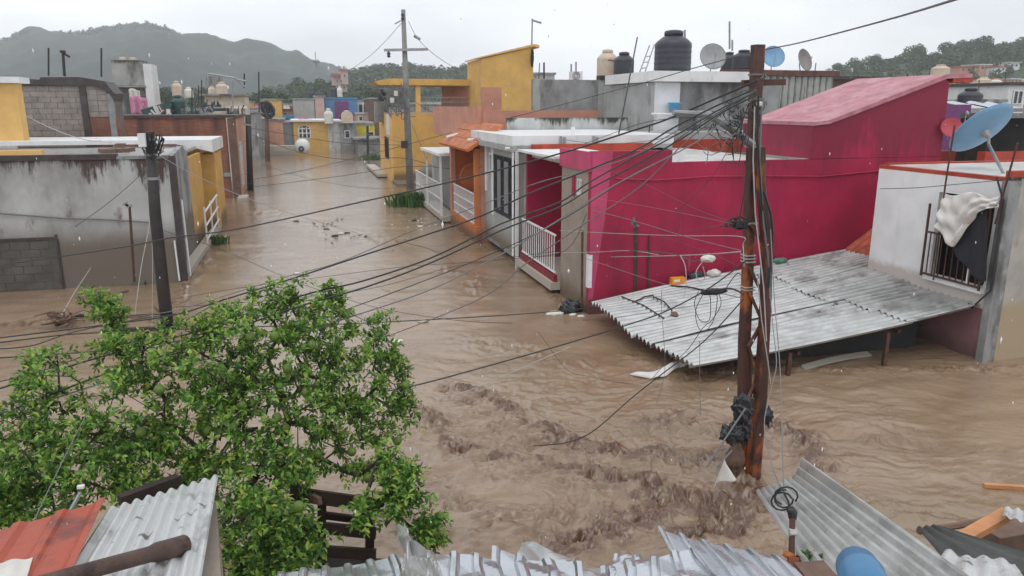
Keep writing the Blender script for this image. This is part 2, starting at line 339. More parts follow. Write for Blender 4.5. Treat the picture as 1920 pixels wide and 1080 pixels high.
def solo(name, mb, m, label, cat, group=None, smooth=False, kind=None):
    """a top-level thing that is one mesh"""
    xs = [p[0] for p in mb.v]; ys = [p[1] for p in mb.v]; zs = [p[2] for p in mb.v]
    off = ((min(xs) + max(xs)) / 2, (min(ys) + max(ys)) / 2, min(zs))
    o = bpy.data.objects.new(name, mb.mesh(name, m, off, smooth)); COL.objects.link(o); o.location = off
    return tag(o, label, cat, group, kind)
def inst(name, me, parent, loc, rot=(0, 0, 0), scale=(1, 1, 1)):
    """part placed at a world position, sharing a mesh"""
    o = bpy.data.objects.new(name, me); COL.objects.link(o); o.parent = parent
    r = root_loc(parent); o.location = (loc[0] - r[0], loc[1] - r[1], loc[2] - r[2]); o.rotation_euler = rot; o.scale = scale
    return o

#@@SETTING
# ================================================================== SETTING
def churn_lines():
    A = lambda pts: [at(x, y, z=0)[:2] for x, y in pts]
    return [(A([(800, 775), (850, 835), (930, 852), (1030, 868), (1130, 885), (1215, 905)]), .10, .8),
            (A([(840, 725), (930, 745), (985, 800), (1080, 830), (1170, 850), (1230, 850)]), .13, .75),
            (A([(860, 745), (900, 770), (990, 830), (1100, 850)]), .2, .4),
            (A([(1060, 1015), (1150, 985), (1240, 940), (1330, 960), (1400, 930)]), .26, 1.0),
            (A([(1210, 905), (1290, 935), (1350, 990), (1290, 1020)]), .18, .9),
            (A([(1400, 895), (1400, 950), (1370, 1000)]), .13, .9),
            (A([(1450, 800), (1505, 825), (1540, 880), (1515, 930)]), .16, 1.0),
            (A([(1240, 800), (1330, 800), (1400, 815)]), .25, .55),
            (A([(1300, 870), (1370, 860)]), .15, .6),
            (A([(880, 955), (980, 1000), (1100, 1010)]), .25, .35),
            (A([(780, 1000), (900, 1010), (1000, 960)]), .3, .3),
            (A([(1460, 690), (1620, 695), (1800, 690), (1900, 700)]), .10, .35),
            (A([(1180, 660), (1240, 700), (1300, 715), (1400, 720)]), .16, .3),
            (A([(1560, 930), (1700, 960), (1850, 990)]), .15, .22),
            (A([(840, 505), (900, 520), (900, 545)]), .2, .35), (A([(740, 400), (800, 410), (790, 425)]), .2, .3),
            (A([(0, 610), (150, 600), (300, 600)]), .25, .4), (A([(330, 575), (345, 540), (420, 440)]), .16, .4),
            (A([(1095, 600), (1040, 560), (985, 495), (900, 460), (845, 420)]), .10, .35), (A([(1250, 700), (1310, 705), (1380, 690)]), .12, .5), (A([(1840, 690), (1930, 690)]), .08, .4),
            (A([(900, 800), (1100, 900), (1300, 960)]), .8, .22), (A([(500, 395), (620, 430), (700, 450)]), .6, .16), (A([(880, 640), (1000, 660), (1100, 690)]), .3, .2)]
def water_height(X, Y):
    ca, sa = math.cos(.35), math.sin(.35)
    wx = X + .35 * fbm(X * .9, Y * .9, 3, 50); wy = Y + .35 * fbm(X * .9, Y * .9, 3, 60)
    U = wx * ca - wy * sa; V = wx * sa + wy * ca
    far = np.clip(1.2 - Y / 34, .26, 1)
    z = .030 * fbm(U * .8, V * 1.6, 3, 1) + .013 * fbm(U * 2.8, V * 6.5, 3, 5) + .0045 * fbm(U * 8, V * 17, 2, 9)
    z *= far * (.45 + .9 * vnoise(X * .45 + 3, Y * .7, 44))
    mask = np.zeros_like(X)
    for pts, wd, amp in churn_lines():
        best = np.full_like(X, 1e9)
        for (ax, ay), (bx, by) in zip(pts[:-1], pts[1:]):
            dx, dy = bx - ax, by - ay; t = np.clip(((X - ax) * dx + (Y - ay) * dy) / (dx * dx + dy * dy), 0, 1)
            best = np.minimum(best, (X - ax - t * dx) ** 2 + (Y - ay - t * dy) ** 2)
        # ragged edge
        mask = np.maximum(mask, min(1.05, amp * 1.15) * np.exp(-best / (wd * wd * 1.75) * (1.0 + .9 * fbm(X * 2.5, Y * 2.5, 2, 31))))
    near = np.exp(-(((X - 2.4) / 3.2) ** 2 + ((Y - 7.5) / 2.8) ** 2)); mask = np.clip(mask * (.45 + .9 * vnoise(X * 3.2, Y * 4.5, 77)) + .10 * near * vnoise(X * 1.5, Y * 2.5, 78), 0, 1.2)
    wu = U + .10 * fbm(U * 5, V * 5, 2, 90); wv = V + .10 * fbm(U * 5, V * 5, 2, 95); r1 = 1 - np.abs(fbm(wu * 3.0, wv * 5.0, 2, 21)) * 2.6; r2 = 1 - np.abs(fbm(wu * 10, wv * 11.5, 2, 25)) * 3.0; r3 = 1 - np.abs(fbm(wu * 19, wv * 21, 1, 28)) * 2
    z += mask * (.076 * r1 + .040 * r2 + .020 * r3) + .016 * near * r1 + .007 * near * r2 * vnoise(X * 1.3, Y * 1.9, 12) + .002 * far * r2
    px, py = at(1395, 880, z=0)[:2]
    z += .11 * np.exp(-(((X - px) / .28) ** 2 + ((Y - py - .12) / .22) ** 2)) - .05 * np.exp(-(((X - px - .25) / .3) ** 2 + ((Y - py + .35) / .3) ** 2))
    return z, mask
def build_water():
    ys = list(np.arange(-8, 2.6, .5)); y = 2.6
    while y < 9: ys.append(y); y += .021
    st = .021
    while y < 175: ys.append(y); y += st; st *= 1.0125
    ys = np.array(ys); nu = 1050
    u = np.linspace(-1, 1, nu); cx = np.clip(ys, 0, None) * math.tan(YW); hw = 2.6 + .92 * np.abs(ys)
    X = cx[:, None] + hw[:, None] * u[None, :]; Y = np.repeat(ys[:, None], nu, 1)
    Z, mk = water_height(X, Y)
    nr = len(ys); co = np.stack([X, Y, Z], -1).reshape(-1, 3)
    i = np.arange(nr - 1)[:, None] * nu + np.arange(nu - 1)[None, :]
    f = np.stack([i, i + 1, i + nu + 1, i + nu], -1).reshape(-1, 4)
    me = bpy.data.meshes.new('flood_water'); me.vertices.add(len(co)); me.vertices.foreach_set('co', co.ravel())
    me.loops.add(f.size); me.loops.foreach_set('vertex_index', f.ravel()); me.polygons.add(len(f))
    me.polygons.foreach_set('loop_start', np.arange(0, f.size, 4)); me.polygons.foreach_set('loop_total', np.full(len(f), 4))
    me.polygons.foreach_set('use_smooth', [True] * len(f)); me.update(calc_edges=True)
    at_ = me.attributes.new('churn', 'FLOAT', 'POINT'); at_.data.foreach_set('value', mk.ravel())
    m = bpy.data.materials.new('muddy_flood_water'); m.use_nodes = True; n = m.node_tree.nodes; l = m.node_tree.links; b = n['Principled BSDF']
    g = n.new('ShaderNodeNewGeometry')
    def noise(sc_, det=5, sq=(1, 1, 1), ds=0):
        q = n.new('ShaderNodeMapping'); q.inputs['Scale'].default_value = sq; q.inputs['Rotation'].default_value = (0, 0, .35); l.new(g.outputs['Position'], q.inputs[0])
        t = n.new('ShaderNodeTexNoise'); t.inputs['Scale'].default_value = sc_; t.inputs['Detail'].default_value = det; t.inputs['Distortion'].default_value = ds; l.new(q.outputs[0], t.inputs['Vector']); return t.outputs[0]
    cr = n.new('ShaderNodeValToRGB'); e = cr.color_ramp.elements; e[0].position = .3; e[0].color = (.232, .152, .094, 1); e[1].position = .72; e[1].color = (.345, .248, .168, 1)
    l.new(noise(.55, 7, (1, 2.2, 1), 1.2), cr.inputs[0])
    c2 = n.new('ShaderNodeMix'); c2.data_type = 'RGBA'; m0 = n.new('ShaderNodeMapRange'); m0.inputs[1].default_value = .42; m0.inputs[2].default_value = .62; m0.inputs[4].default_value = .6; l.new(noise(.16, 3), m0.inputs[0]); l.new(m0.outputs[0], c2.inputs[0]); l.new(cr.outputs[0], c2.inputs[6]); c2.inputs[7].default_value = (.215, .158, .092, 1)
    # churned water painted darker, imitating the shade on its wave faces
    a = n.new('ShaderNodeAttribute'); a.attribute_name = 'churn'
    mr = n.new('ShaderNodeMapRange'); mr.inputs[1].default_value = .12; mr.inputs[2].default_value = .8; mr.inputs[4].default_value = .9; sm_ = n.new('ShaderNodeMath'); sm_.operation = 'MULTIPLY'; l.new(a.outputs['Fac'], sm_.inputs[0]); s2_ = n.new('ShaderNodeMapRange'); s2_.inputs[1].default_value = .40; s2_.inputs[2].default_value = .6; s2_.inputs[3].default_value = .25; s2_.inputs[4].default_value = 1.3; l.new(noise(7, 5, (1, 1.3, 1), .5), s2_.inputs[0]); l.new(s2_.outputs[0], sm_.inputs[1]); l.new(sm_.outputs[0], mr.inputs[0])
    x = n.new('ShaderNodeMix'); x.data_type = 'RGBA'; l.new(mr.outputs[0], x.inputs[0]); l.new(c2.outputs[2], x.inputs[6]); x.inputs[7].default_value = (.115, .053, .029, 1)
    # fine drifting specks
    mr2 = n.new('ShaderNodeMapRange'); mr2.inputs[1].default_value = .70; mr2.inputs[2].default_value = .76; l.new(noise(14, 6, (1, 2, 1), 1), mr2.inputs[0])
    x2 = n.new('ShaderNodeMix'); x2.data_type = 'RGBA'; l.new(mr2.outputs[0], x2.inputs[0]); l.new(x.outputs[2], x2.inputs[6]); x2.inputs[7].default_value = (.09, .055, .04, 1)
    l.new(x2.outputs[2], b.inputs['Base Color']); b.inputs['Roughness'].default_value = .07; b.inputs['IOR'].default_value = 1.6
    bp = n.new('ShaderNodeBump'); bp.inputs['Strength'].default_value = .4; bp.inputs['Distance'].default_value = .015; l.new(noise(19, 5, (1, 2, 1), .6), bp.inputs['Height']); l.new(bp.outputs[0], b.inputs['Normal'])
    me.materials.append(m)
    o = bpy.data.objects.new('flood_water', me); COL.objects.link(o); o['kind'] = 'structure'; o['label'] = 'brown churning flood water filling the street between the houses'
build_water()
g = MB().box(-1150, -120, -3.4, 1150, 1150, -2.4); o = solo('ground', g, mat('ground_mud', (.13, .11, .07), .9), None, None, kind='structure')

def terrain(name, ridge, d0, d1, m, nz_amp, seed, px0, px1, n=220, rows=46, z0=-2.4):
    xs = np.linspace(px0, px1, n); rp = np.array(ridge, float); ry = np.interp(xs, rp[:, 0], rp[:, 1])
    mb = MB(); vs = []
    for i, px in enumerate(xs):
        rx, ry_, rz, rf = ray(px, ry[i]); k = 1 / rf; zr = H + rz * k * d1
        for j in range(rows + 1):
            t = j / rows
            if t < .8: q = t / .8; dd = d0 + (d1 - d0) * q; s = q * q * (3 - 2 * q) * .55 + q * .45
            else: q = (t - .8) / .2; dd = d1 + (d1 - d0) * .5 * q; s = 1 - .75 * q * q * (3 - 2 * q)
            x, y = rx * k * dd, ry_ * k * dd
            nzv = float(fbm(np.array([x / (d1 * .08)]), np.array([y / (d1 * .08)]), 5, seed)[0])
            vs.append((x, y, z0 + (zr - z0) * s + nz_amp * nzv * min(1, 4 * s) * (.35 if .75 < t < .85 else 1)))
    fs = [(i * (rows + 1) + j, (i + 1) * (rows + 1) + j, (i + 1) * (rows + 1) + j + 1, i * (rows + 1) + j + 1) for i in range(n - 1) for j in range(rows)]
    mb.add(vs, fs); return solo(name, mb, m, None, None, smooth=True, kind='structure')
mt = mat('mountain_forest', (.026, .040, .030), .9, .35, .02, 0, stain=((.018, .028, .022), .42, .62, .05, 1), stain2=((.04, .056, .034), .6, .75, .08, 1))
RIDGE_L = [(-500, 150), (-200, 105), (-60, 88), (0, 78), (30, 72), (60, 60), (100, 62), (130, 60), (180, 62), (195, 52), (240, 50), (255, 46), (290, 45), (325, 52), (340, 66), (370, 70), (400, 78), (430, 92), (447, 96), (460, 90), (480, 89), (520, 98), (560, 108), (580, 118), (610, 124), (640, 126), (680, 145), (760, 170), (900, 192), (1300, 196)]
terrain('mountain', RIDGE_L, 300, 720, mt, 15, 3, -500, 1300, 420, 60)
hl = mat('hill_grass', (.06, .10, .038), .9, .35, .05, 0, stain=((.035, .06, .025), .42, .62, .12, 1))
terrain('wooded_hill', [(380, 196), (500, 185), (560, 176), (620, 168), (660, 150), (690, 143), (740, 140), (800, 142), (860, 145), (900, 147), (1000, 160), (1100, 178), (1300, 188), (1500, 190)], 150, 330, hl, 3, 8, 380, 1500, 160, 26)
terrain('village_hill', [(1380, 190), (1480, 172), (1545, 158), (1580, 148), (1640, 132), (1700, 116), (1760, 110), (1840, 99), (1920, 93), (2100, 84), (2400, 95)], 105, 250, hl, 2, 12, 1380, 2400, 160, 30)
# haze: one closed box around everything
hz = MB().box(-1250, -160, -4.4, 1250, 1200, 118)
hm = bpy.data.materials.new('rain_haze'); hm.use_nodes = True; n = hm.node_tree.nodes; n.remove(n['Principled BSDF'])
pv = n.new('ShaderNodeVolumePrincipled'); pv.inputs['Color'].default_value = (.90, .94, .985, 1); pv.inputs['Density'].default_value = .00078; pv.inputs['Anisotropy'].default_value = .0
hm.node_tree.links.new(pv.outputs[0], n['Material Output'].inputs['Volume'])
HAZE = True
if HAZE: solo('haze', hz, hm, None, None, kind='stuff')

# ------------------------------------------------------------------ far trees
def crown_quads(rng, n, rad, hgt, q, lobes=9):
    """leaf clumps spread through several lobes; returns verts, faces"""
    L_ = []
    for i in range(lobes):
        a = rng.random() * 6.28; rr = rad * .62 * math.sqrt(rng.random()); z = hgt * (.3 + .62 * rng.random())
        L_.append((rr * math.cos(a), rr * math.sin(a), z, rad * rng.uniform(.3, .5)))
    vs = []; fs = []
    for i in range(n):
        c = L_[rng.randrange(lobes)]; v = Vector((rng.gauss(0, 1), rng.gauss(0, 1), rng.gauss(0, 1))).normalized()
        r = c[3] * (rng.uniform(.75, 1.12)); p = Vector((c[0], c[1], c[2])) + Vector((v.x * r, v.y * r, v.z * r * .75))
        nrm = (v + Vector((rng.gauss(0, .5), rng.gauss(0, .5), rng.gauss(0, .5) + .3))).normalized()
        a = nrm.cross(Vector((rng.random(), rng.random(), rng.random()))).normalized(); b = nrm.cross(a); s_ = q * rng.uniform(.6, 1.3); k = len(vs)
        vs += [p - a * s_, p - b * s_ * .7, p + a * s_, p + b * s_ * .7 + nrm * s_ * .3]; fs.append((k, k + 1, k + 2, k + 3))
    return vs, fs
def dir_px(px): r = ray(px, 200); return r[0] / r[3], r[1] / r[3]
rng = random.Random(3)
CR = []
for i in range(4):
    mb = MB(); mb.add(*crown_quads(rng, 1500, 1.0, 1.5, .075, 11)); me = mb.mesh('crown', M['far_leaf']); CR.append(me)
tk = MB(); tk.tube([(0, 0, -.6), (.02, 0, .3), (.0, .03, .9)], [.09, .07, .03], 6); tk.tube([(.01, 0, .3), (.35, .1, .8)], [.05, .02], 5); tk.tube([(.01, 0, .25), (-.3, -.15, .75)], [.05, .02], 5)
TRK = tk.mesh('trunk', M['bark'])
ORD = ['leftmost', 'second', 'third', 'fourth', 'fifth', 'sixth', 'seventh', 'eighth', 'ninth', 'tenth', 'eleventh', 'twelfth', 'thirteenth', 'fourteenth', 'fifteenth']
CNT = {}
def far_tree(px, py, d, s, label, group, sq=1):
    k = CNT.get(group, 0); CNT[group] = k + 1; label = label.replace('@', ORD[k] + ('' if k == 0 else ' from the left'))
    x, y, z = at(px, py, d=d)
    t = thing('tree', label, 'tree', (x, y, z - 1.55 * s), group)
    inst('crown', CR[rng.randrange(4)], t, t.location, (0, 0, rng.random() * 6.3), (s * sq, s * sq, s)); inst('trunk', TRK, t, t.location, (0, 0, 0), (s, s, s))
for px, py, d, s in sorted([(1555, 128, 240, 3.4), (1580, 118, 235, 3), (1608, 108, 240, 3.6), (1640, 103, 238, 3.4), (1665, 108, 235, 3), (1712, 82, 225, 4.0), (1752, 96, 225, 3.2), (1783, 78, 240, 4.2), (1815, 74, 240, 3.2), (1848, 68, 240, 4.6), (1885, 80, 240, 3.2), (1915, 70, 240, 4.4), (1960, 70, 240, 4), (1688, 104, 238, 2.8), (1730, 92, 238, 3.2)]):
    far_tree(px, py, d, s, 'bushy skyline tree of the hill with small houses, @', 'trees along the crest of the village hill')
for px, py, d, s in sorted([(672, 124, 300, 4.5), (700, 121, 300, 4.6), (722, 124, 300, 4), (742, 119, 310, 4.6), (768, 117, 310, 4.6), (800, 120, 310, 4.4), (828, 127, 310, 3.5), (848, 124, 300, 3.2), (870, 121, 310, 4.2), (893, 128, 310, 4.2), (925, 134, 300, 4), (655, 138, 280, 4)]):
    far_tree(px, py, d, s, 'dark crest tree on the wooded middle hill, @', 'trees along the crest of the middle hill')
for px, py, d, s in [(567, 146, 190, 4.4), (592, 152, 200, 3.6), (607, 148, 185, 3.8)]:
    far_tree(px, py, d, s, 'round dark tree near the pale towered house, @', 'round trees before the pale tower')
for px, py, d, s in sorted([(300, 160, 110, 2.6), (318, 163, 115, 2.4), (375, 160, 120, 2.6), (515, 168, 120, 3), (537, 172, 115, 2.8), (552, 176, 110, 2.2), (458, 172, 115, 2.4), (665, 172, 120, 2.4), (690, 165, 125, 3), (640, 178, 130, 2.4)]):
    far_tree(px, py, d, s, 'green tree rising behind the far rooftops, @', 'trees behind the far rooftops')
# the woods as masses
def forest(name, label, spots, n_q, q):
    vs = []; fs = []
    for (x, y, z, s) in spots:
        v, f = crown_quads(rng, n_q, s, s * 1.4, q * s, 6); k = len(vs)
        vs += [(p.x + x, p.y + y, p.z + z) for p in v]; fs += [tuple(i + k for i in g_) for g_ in f]
    mb = MB(); mb.v = vs; mb.f = fs; mb.m = [0] * len(fs); o = solo(name, mb, M['far_leaf'], label, None, kind='stuff'); return o
def ground_z(ridge, d0, d1, px, d):
    rp = np.array(ridge, float); ry = float(np.interp(px, rp[:, 0], rp[:, 1])); r = ray(px, ry); zr = H + r[2] / r[3] * d1; q = max(0, min(1, (d - d0) / (d1 - d0)))
    return -2.4 + (zr + 2.4) * (q * q * (3 - 2 * q) * .55 + q * .45)
RM = [(380, 196), (500, 185), (560, 176), (620, 168), (660, 150), (690, 143), (740, 140), (800, 142), (860, 145), (900, 147), (1000, 160), (1100, 178), (1500, 190)]
RV = [(1380, 190), (1480, 172), (1545, 158), (1580, 148), (1640, 132), (1700, 116), (1760, 110), (1840, 99), (1920, 93), (2100, 84)]
sp = []
for i in range(330):
    px = rng.uniform(480, 1000); d = rng.uniform(175, 325); dx, dy = dir_px(px); sp.append((dx * d, dy * d, ground_z(RM, 150, 330, px, d) - 1.5, rng.uniform(2.6, 4.6)))
forest('hill_woods', 'dense woods covering the middle hill', sp, 170, .14)
sp = []
for i in range(560):
    px = rng.uniform(1480, 2080); d = rng.uniform(135, 248); 
    if rng.random() < .5 and 1690 < px and 150 < d < 195: continue
    dx, dy = dir_px(px); sp.append((dx * d, dy * d, ground_z(RV, 105, 250, px, d) - 1.2, rng.uniform(1.7, 3.2)))
forest('village_hill_woods', 'trees and scrub covering the village hill', sp, 170, .14)
sp = []
for i in range(130):
    px = rng.uniform(-200, 760); d = rng.uniform(105, 170); dx, dy = dir_px(px); sp.append((dx * d, dy * d, -1.6 + rng.uniform(0, 1.2), rng.uniform(2, 3.2)))
forest('valley_trees', 'belt of green trees beyond the far houses', sp, 150, .13)
sp = []
for i in range(420):
    px = rng.uniform(-150, 660); d = rng.uniform(660, 722); dx, dy = dir_px(px); sp.append((dx * d, dy * d, ground_z(RIDGE_L, 300, 720, px, d) - 4 - rng.uniform(0, 2), rng.uniform(3, 5)))
forest('mountain_crest_woods', 'woods along the crest of the hazy mountain', sp, 60, .2)
# ================================================================== RIGHT SIDE OF THE STREET
def bars(parent, p0, p1, z0, z1, n, m, r=.012, name='baluster', rails=True, rail_r=.018, extra=()):
    """railing between ground points p0,p1; every bar a part sharing one mesh"""
    h = z1 - z0; bm_ = MB().tube([(0, 0, 0), (0, 0, h)], r, 5).mesh(name, m)
    for i in range(n):
        t = (i + .5) / n; inst(name, bm_, parent, (p0[0] + (p1[0] - p0[0]) * t, p0[1] + (p1[1] - p0[1]) * t, z0))
    if rails:
        for z in (z0, z1, *extra): part('rail', MB().beam((p0[0], p0[1], z), (p1[0], p1[1], z), rail_r * 2), m, parent)
def window_x(parent, x, y0, y1, z0, z1, frame, depth=.1, nv=2, nh=1, fw=.04, side=-1, pane='glass', name='window'):
    """window in a wall whose outer face is the plane x"""
    f = MB(); xi = x - side * .03
    a, b = x - side * .02, x - side * (.02 + .05)
    f.box(a, y0, z0, b, y0 + fw, z1).box(a, y1 - fw, z0, b, y1, z1).box(a, y0 + fw, z0, b, y1 - fw, z0 + fw).box(a, y0 + fw, z1 - fw, b, y1 - fw, z1)
    for k in range(1, nv): yy = y0 + (y1 - y0) * k / nv; f.box(a, yy - fw / 2, z0 + fw, b, yy + fw / 2, z1 - fw)
    o = part(name, MB().box(x - side * .075, y0, z0, x - side * .085, y1, z1), M[pane], parent)
    part('frame', f, frame, o)
    return o
def window_y(parent, y, x0, x1, z0, z1, frame, nv=2, nh=1, fw=.04, pane='glass', name='window'):
    f = MB(); a, b = y + .02, y + .07
    f.box(x0, a, z0, x0 + fw, b, z1).box(x1 - fw, a, z0, x1, b, z1).box(x0 + fw, a, z0, x1 - fw, b, z0 + fw).box(x0 + fw, a, z1 - fw, x1 - fw, b, z1)
    for k in range(1, nv): xx = x0 + (x1 - x0) * k / nv; f.box(xx - fw / 2, a, z0 + fw, xx + fw / 2, b, z1 - fw)
    for k in range(1, nh): zz = z0 + (z1 - z0) * k / nh; f.box(x0 + fw, a + .005, zz - fw / 2, x1 - fw, b - .005, zz + fw / 2)
    o = part(name, MB().box(x0, y + .075, z0, x1, y + .085, z1), M[pane], parent)
    part('frame', f, frame, o); return o

# ---- magenta house
t = thing('magenta_house', 'magenta house with a sloping stair tower and a white railed balcony beside the rusty pole', 'house', (5.2, 13.34, 0))
XT = 9.98  # left foot of the stair tower
part('side_wall', MB().prism([(5.2, -2.4), (13.25, -2.4), (13.25, 2.95), (6.86, 2.95), (6.86, 3.18), (5.2, 3.18)], 'y', 13.34, 13.49), M['magenta'], t)
part('corner_pier', MB().prism([(5.2, .3), (5.28, .3), (5.50, 2.0), (5.62, 3.17), (5.2, 3.17)], 'y', 13.325, 13.337), M['magenta_pale'], t)
part('bare_corner', MB().box(5.17, 13.31, .55, 5.25, 13.43, 1.2), M['white_trim'], t)
part('fascia', MB().box(5.14, 13.345, 2.80, 5.2, 15.05, 3.17), M['magenta_pale'], t)
part('front_wall', MB().wall('x', 5.2, 5.35, 13.50, 15.05, -2.4, 2.8, [(13.85, 14.2, 2.28, 2.62)]), M['beige'], t)
window_x(t, 5.2, 13.85, 14.2, 2.28, 2.62, M['white_trim'], nv=2, fw=.05)
part('window_reveal', MB().box(5.16, 14.2, 2.25, 5.2, 14.33, 2.65), M['magenta'], t)
# balcony recess
part('recess_wall', MB().box(5.36, 15.05, -.5, 6.7, 15.15, 2.9).box(6.7, 15.05, -.5, 6.8, 17.85, 2.9).box(5.25, 17.78, .2, 6.7, 17.9, 2.95), M['magenta'], t)
part('balcony_slab', MB().prism([(4.98, .10), (6.7, .10), (6.7, .27), (4.98, .27)], 'y', 15.06, 17.98), M['white_old'], t)
part('kerb_band', MB().box(5.06, 15.08, .27, 5.14, 17.75, .42), mat('dark_red_paint', (.24, .025, .035), .6), t)
bars(t, (5.1, 15.12), (5.1, 17.72), .48, 1.3, 16, M['white_trim'], .013)
part('canopy', MB().box(5.02, 15.06, 2.93, 6.7, 17.9, 2.985), M['white_old'], t)
part('balcony_post', MB().beam((5.02, 17.93, -.3), (5.02, 17.93, 2.93), .07), M['white_trim'], t)
part('roof', MB().box(5.36, 13.5, 2.80, 9.98, 18.9, 2.90), M['roof_white'], t)
part('fallen_fascia', MB().prism([(6.862, 2.952), (7.12, 2.952), (7.12, 3.17), (6.862, 3.17)], 'y', 13.33, 13.45), M['white_trim'], t)
# stair tower: wedge with weathered sloping roof
part('tower_wall', MB().prism([(XT, 2.96), (13.25, 2.955), (13.22, 4.5), (13.1, 4.57), (10.35, 3.66), (XT, 3.62)], 'y', 13.342, 15.9), M['magenta'], t)
sl = MB(); sl.prism([(XT - .02, 3.625), (10.35, 3.665), (13.12, 4.575), (13.75, 4.60), (13.75, 4.68), (13.08, 4.66), (10.33, 3.735), (XT - .04, 3.70)], 'y', 13.30, 16.0)
part('sloping_roof', sl, M['magenta_roof'], t)
0 and part('roof_edge', MB().prism([(XT - .03, 3.615), (10.35, 3.655), (13.10, 4.565), (13.76, 4.585), (13.76, 4.70), (13.07, 4.678), (10.33, 3.75), (XT - .05, 3.70)], 'y', 13.27, 13.298), M['magenta'], t)
part('orange_gutter', MB().box(13.28, 13.32, 4.50, 13.8, 15.5, 4.598), M['red_band'], t)
# conduit sagging along the wall
cd = [at(1155, 335, y=13.31), at(1230, 338, y=13.31), at(1330, 331, y=13.3), at(1430, 330, y=13.3), at(1540, 331, y=13.31), at(1600, 325, y=13.31), at(1650, 320, y=13.31)]
part('conduit', MB().tube(cd, .018, 6), M['magenta'], t)
part('down_pipe', MB().tube([at(1194, 420, y=13.3), at(1192, 560, y=13.3)], .022, 6), M['rust_thin'], t)
part('down_pipe', MB().tube([at(1218, 440, y=13.3), at(1214, 570, y=13.3)], .018, 6), M['rust_thin'], t)
for i, (px, py, wd) in enumerate([(1205, 272, .9), (1235, 279, .7), (1160, 268, .5)]):
    a = at(px, py, z=2.95); mb = MB(); mb.grid(lambda u, v, a=a, wd=wd: (a[0] + (u - .5) * wd * 1.3, a[1] + (v - .5) * wd, 2.94 + .05 * math.sin(u * 5 + v) + .02), 8, 4)
    o = solo('loose_sheet', mb, M['zinc'], ['pale loose sheet lying mid roof on the magenta house', 'pale loose sheet at the roof edge of the magenta house', 'small pale sheet at the far left of the magenta house roof'][i], 'metal sheet')

# ---- grey house with big dark grille
t = thing('grey_house', 'grey rendered house with a tall dark window grille and white roof slab', 'house', (5.1, 18.05, 0))
part('front_wall', MB().wall('x', 5.1, 5.25, 18.05, 21.75, .27, 2.9, [(18.35, 20.55, 1.12, 2.72), (20.85, 21.35, 2.15, 2.72)]), M['grey_plaster'], t)
part('side_wall', MB().box(5.26, 17.95, -.3, 9.2, 18.04, 2.9), M['grey_plaster'], t)
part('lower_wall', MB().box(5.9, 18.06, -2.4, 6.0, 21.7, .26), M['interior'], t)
part('floor_slab', MB().box(5.12, 18.07, .14, 9.0, 21.7, .265), M['concrete'], t)
o = window_x(t, 5.1, 18.35, 20.55, 1.12, 2.72, M['steel'], nv=3, fw=.05)
gb = MB().tube([(0, 0, 0), (0, 0, 1.6)], .016, 5).mesh('grille_bar', M['tank_black'])
for i in range(16): inst('grille_bar', gb, t, (5.07, 18.42 + i * .138, 1.12))
part('grille_plate', MB().box(5.045, 18.9, 1.25, 5.06, 19.3, 2.6), M['shutter'], t); part('grille_plate', MB().box(5.045, 19.7, 1.25, 5.06, 20.05, 2.6), M['shutter'], t)
window_x(t, 5.1, 20.85, 21.35, 2.15, 2.72, M['white_trim'], nv=1, fw=.06)
part('white_pilaster', MB().box(5.06, 20.6, 1.0, 5.098, 20.78, 2.9).box(5.06, 21.45, 1.6, 5.098, 21.6, 2.9), M['white_trim'], t)
part('roof_slab', MB().box(4.87, 18.0, 2.92, 9.25, 23.0, 3.06), M['grey_plaster'], t)
part('roof_edge', MB().box(4.93, 18.04, 3.064, 9.3, 22.85, 3.30), M['white_old'], t)
part('red_band', MB().box(5.38, 17.80, 2.90, 8.6, 17.94, 3.10), M['red_band'], t)
part('parapet', MB().box(6.1, 22.9, 3.0, 11.2, 23.06, 3.66), M['moldy'], t)
for px in (1038, 1098): 
    p = at(px, 245, y=18.59); part('vent_pipe', MB().tube([(p[0], 18.01, 3.1), (p[0], 18.01, 3.28)], .03, 6), M['steel'], t); part('vent_pipe', MB().tube([(p[0] + .1, 18.01, 3.1), (p[0] + .1, 18.01, 3.26)], .03, 6), M['steel'], t)
part('white_post', MB().beam((6.6, 18.3, 3.3), (6.6, 18.3, 3.5), .08), M['white_trim'], t)
part('corner_pole', MB().tube([(4.95, 18.05, .3), (4.95, 18.05, 3.0)], .03, 8), M['white_trim'], t)
part('corner_pole', MB().tube([(4.75, 18.05, 3.0), (5.2, 18.05, 3.0)], .03, 8), M['white_trim'], t)

# ---- orange house
t = thing('orange_house', 'orange house with a tiled canopy over a white railed porch', 'house', (4.8, 21.62, 0))
part('front_base', MB().box(4.8, 21.62, -2.4, 4.95, 25.8, .5), M['orange'], t)
part('front_pier', MB().box(4.8, 21.76, .5, 4.95, 21.95, 2.7), M['orange'], t)
part('front_pier', MB().box(4.8, 25.55, .5, 4.95, 25.8, 2.7), M['salmon'], t)
part('side_wall', MB().box(4.96, 21.78, -.5, 5.3, 21.93, 2.9), M['salmon'], t)
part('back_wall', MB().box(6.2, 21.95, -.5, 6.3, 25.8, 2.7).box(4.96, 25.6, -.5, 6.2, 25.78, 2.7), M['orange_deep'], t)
part('porch_floor', MB().box(4.96, 21.95, .2, 6.19, 25.59, .32), M['orange'], t)
part('porch_ceiling', MB().box(4.8, 21.76, 2.705, 6.3, 25.8, 2.8), M['orange'], t)
part('wall_disc', MB().lathe((0, 0, 0), [(.42, 0), (.46, .03), (.4, .05), (.38, .02)], 20), M['orange'], t).matrix_local = Matrix.Translation((0.75, 3.95, 1.65)) @ Matrix.Rotation(R(90), 4, 'X') @ Matrix.Translation((4.8, 21.62, 0))
bars(t, (4.87, 21.97), (4.87, 25.5), .5, 1.42, 26, M['white_trim'], .011, extra=(.8, 1.1))
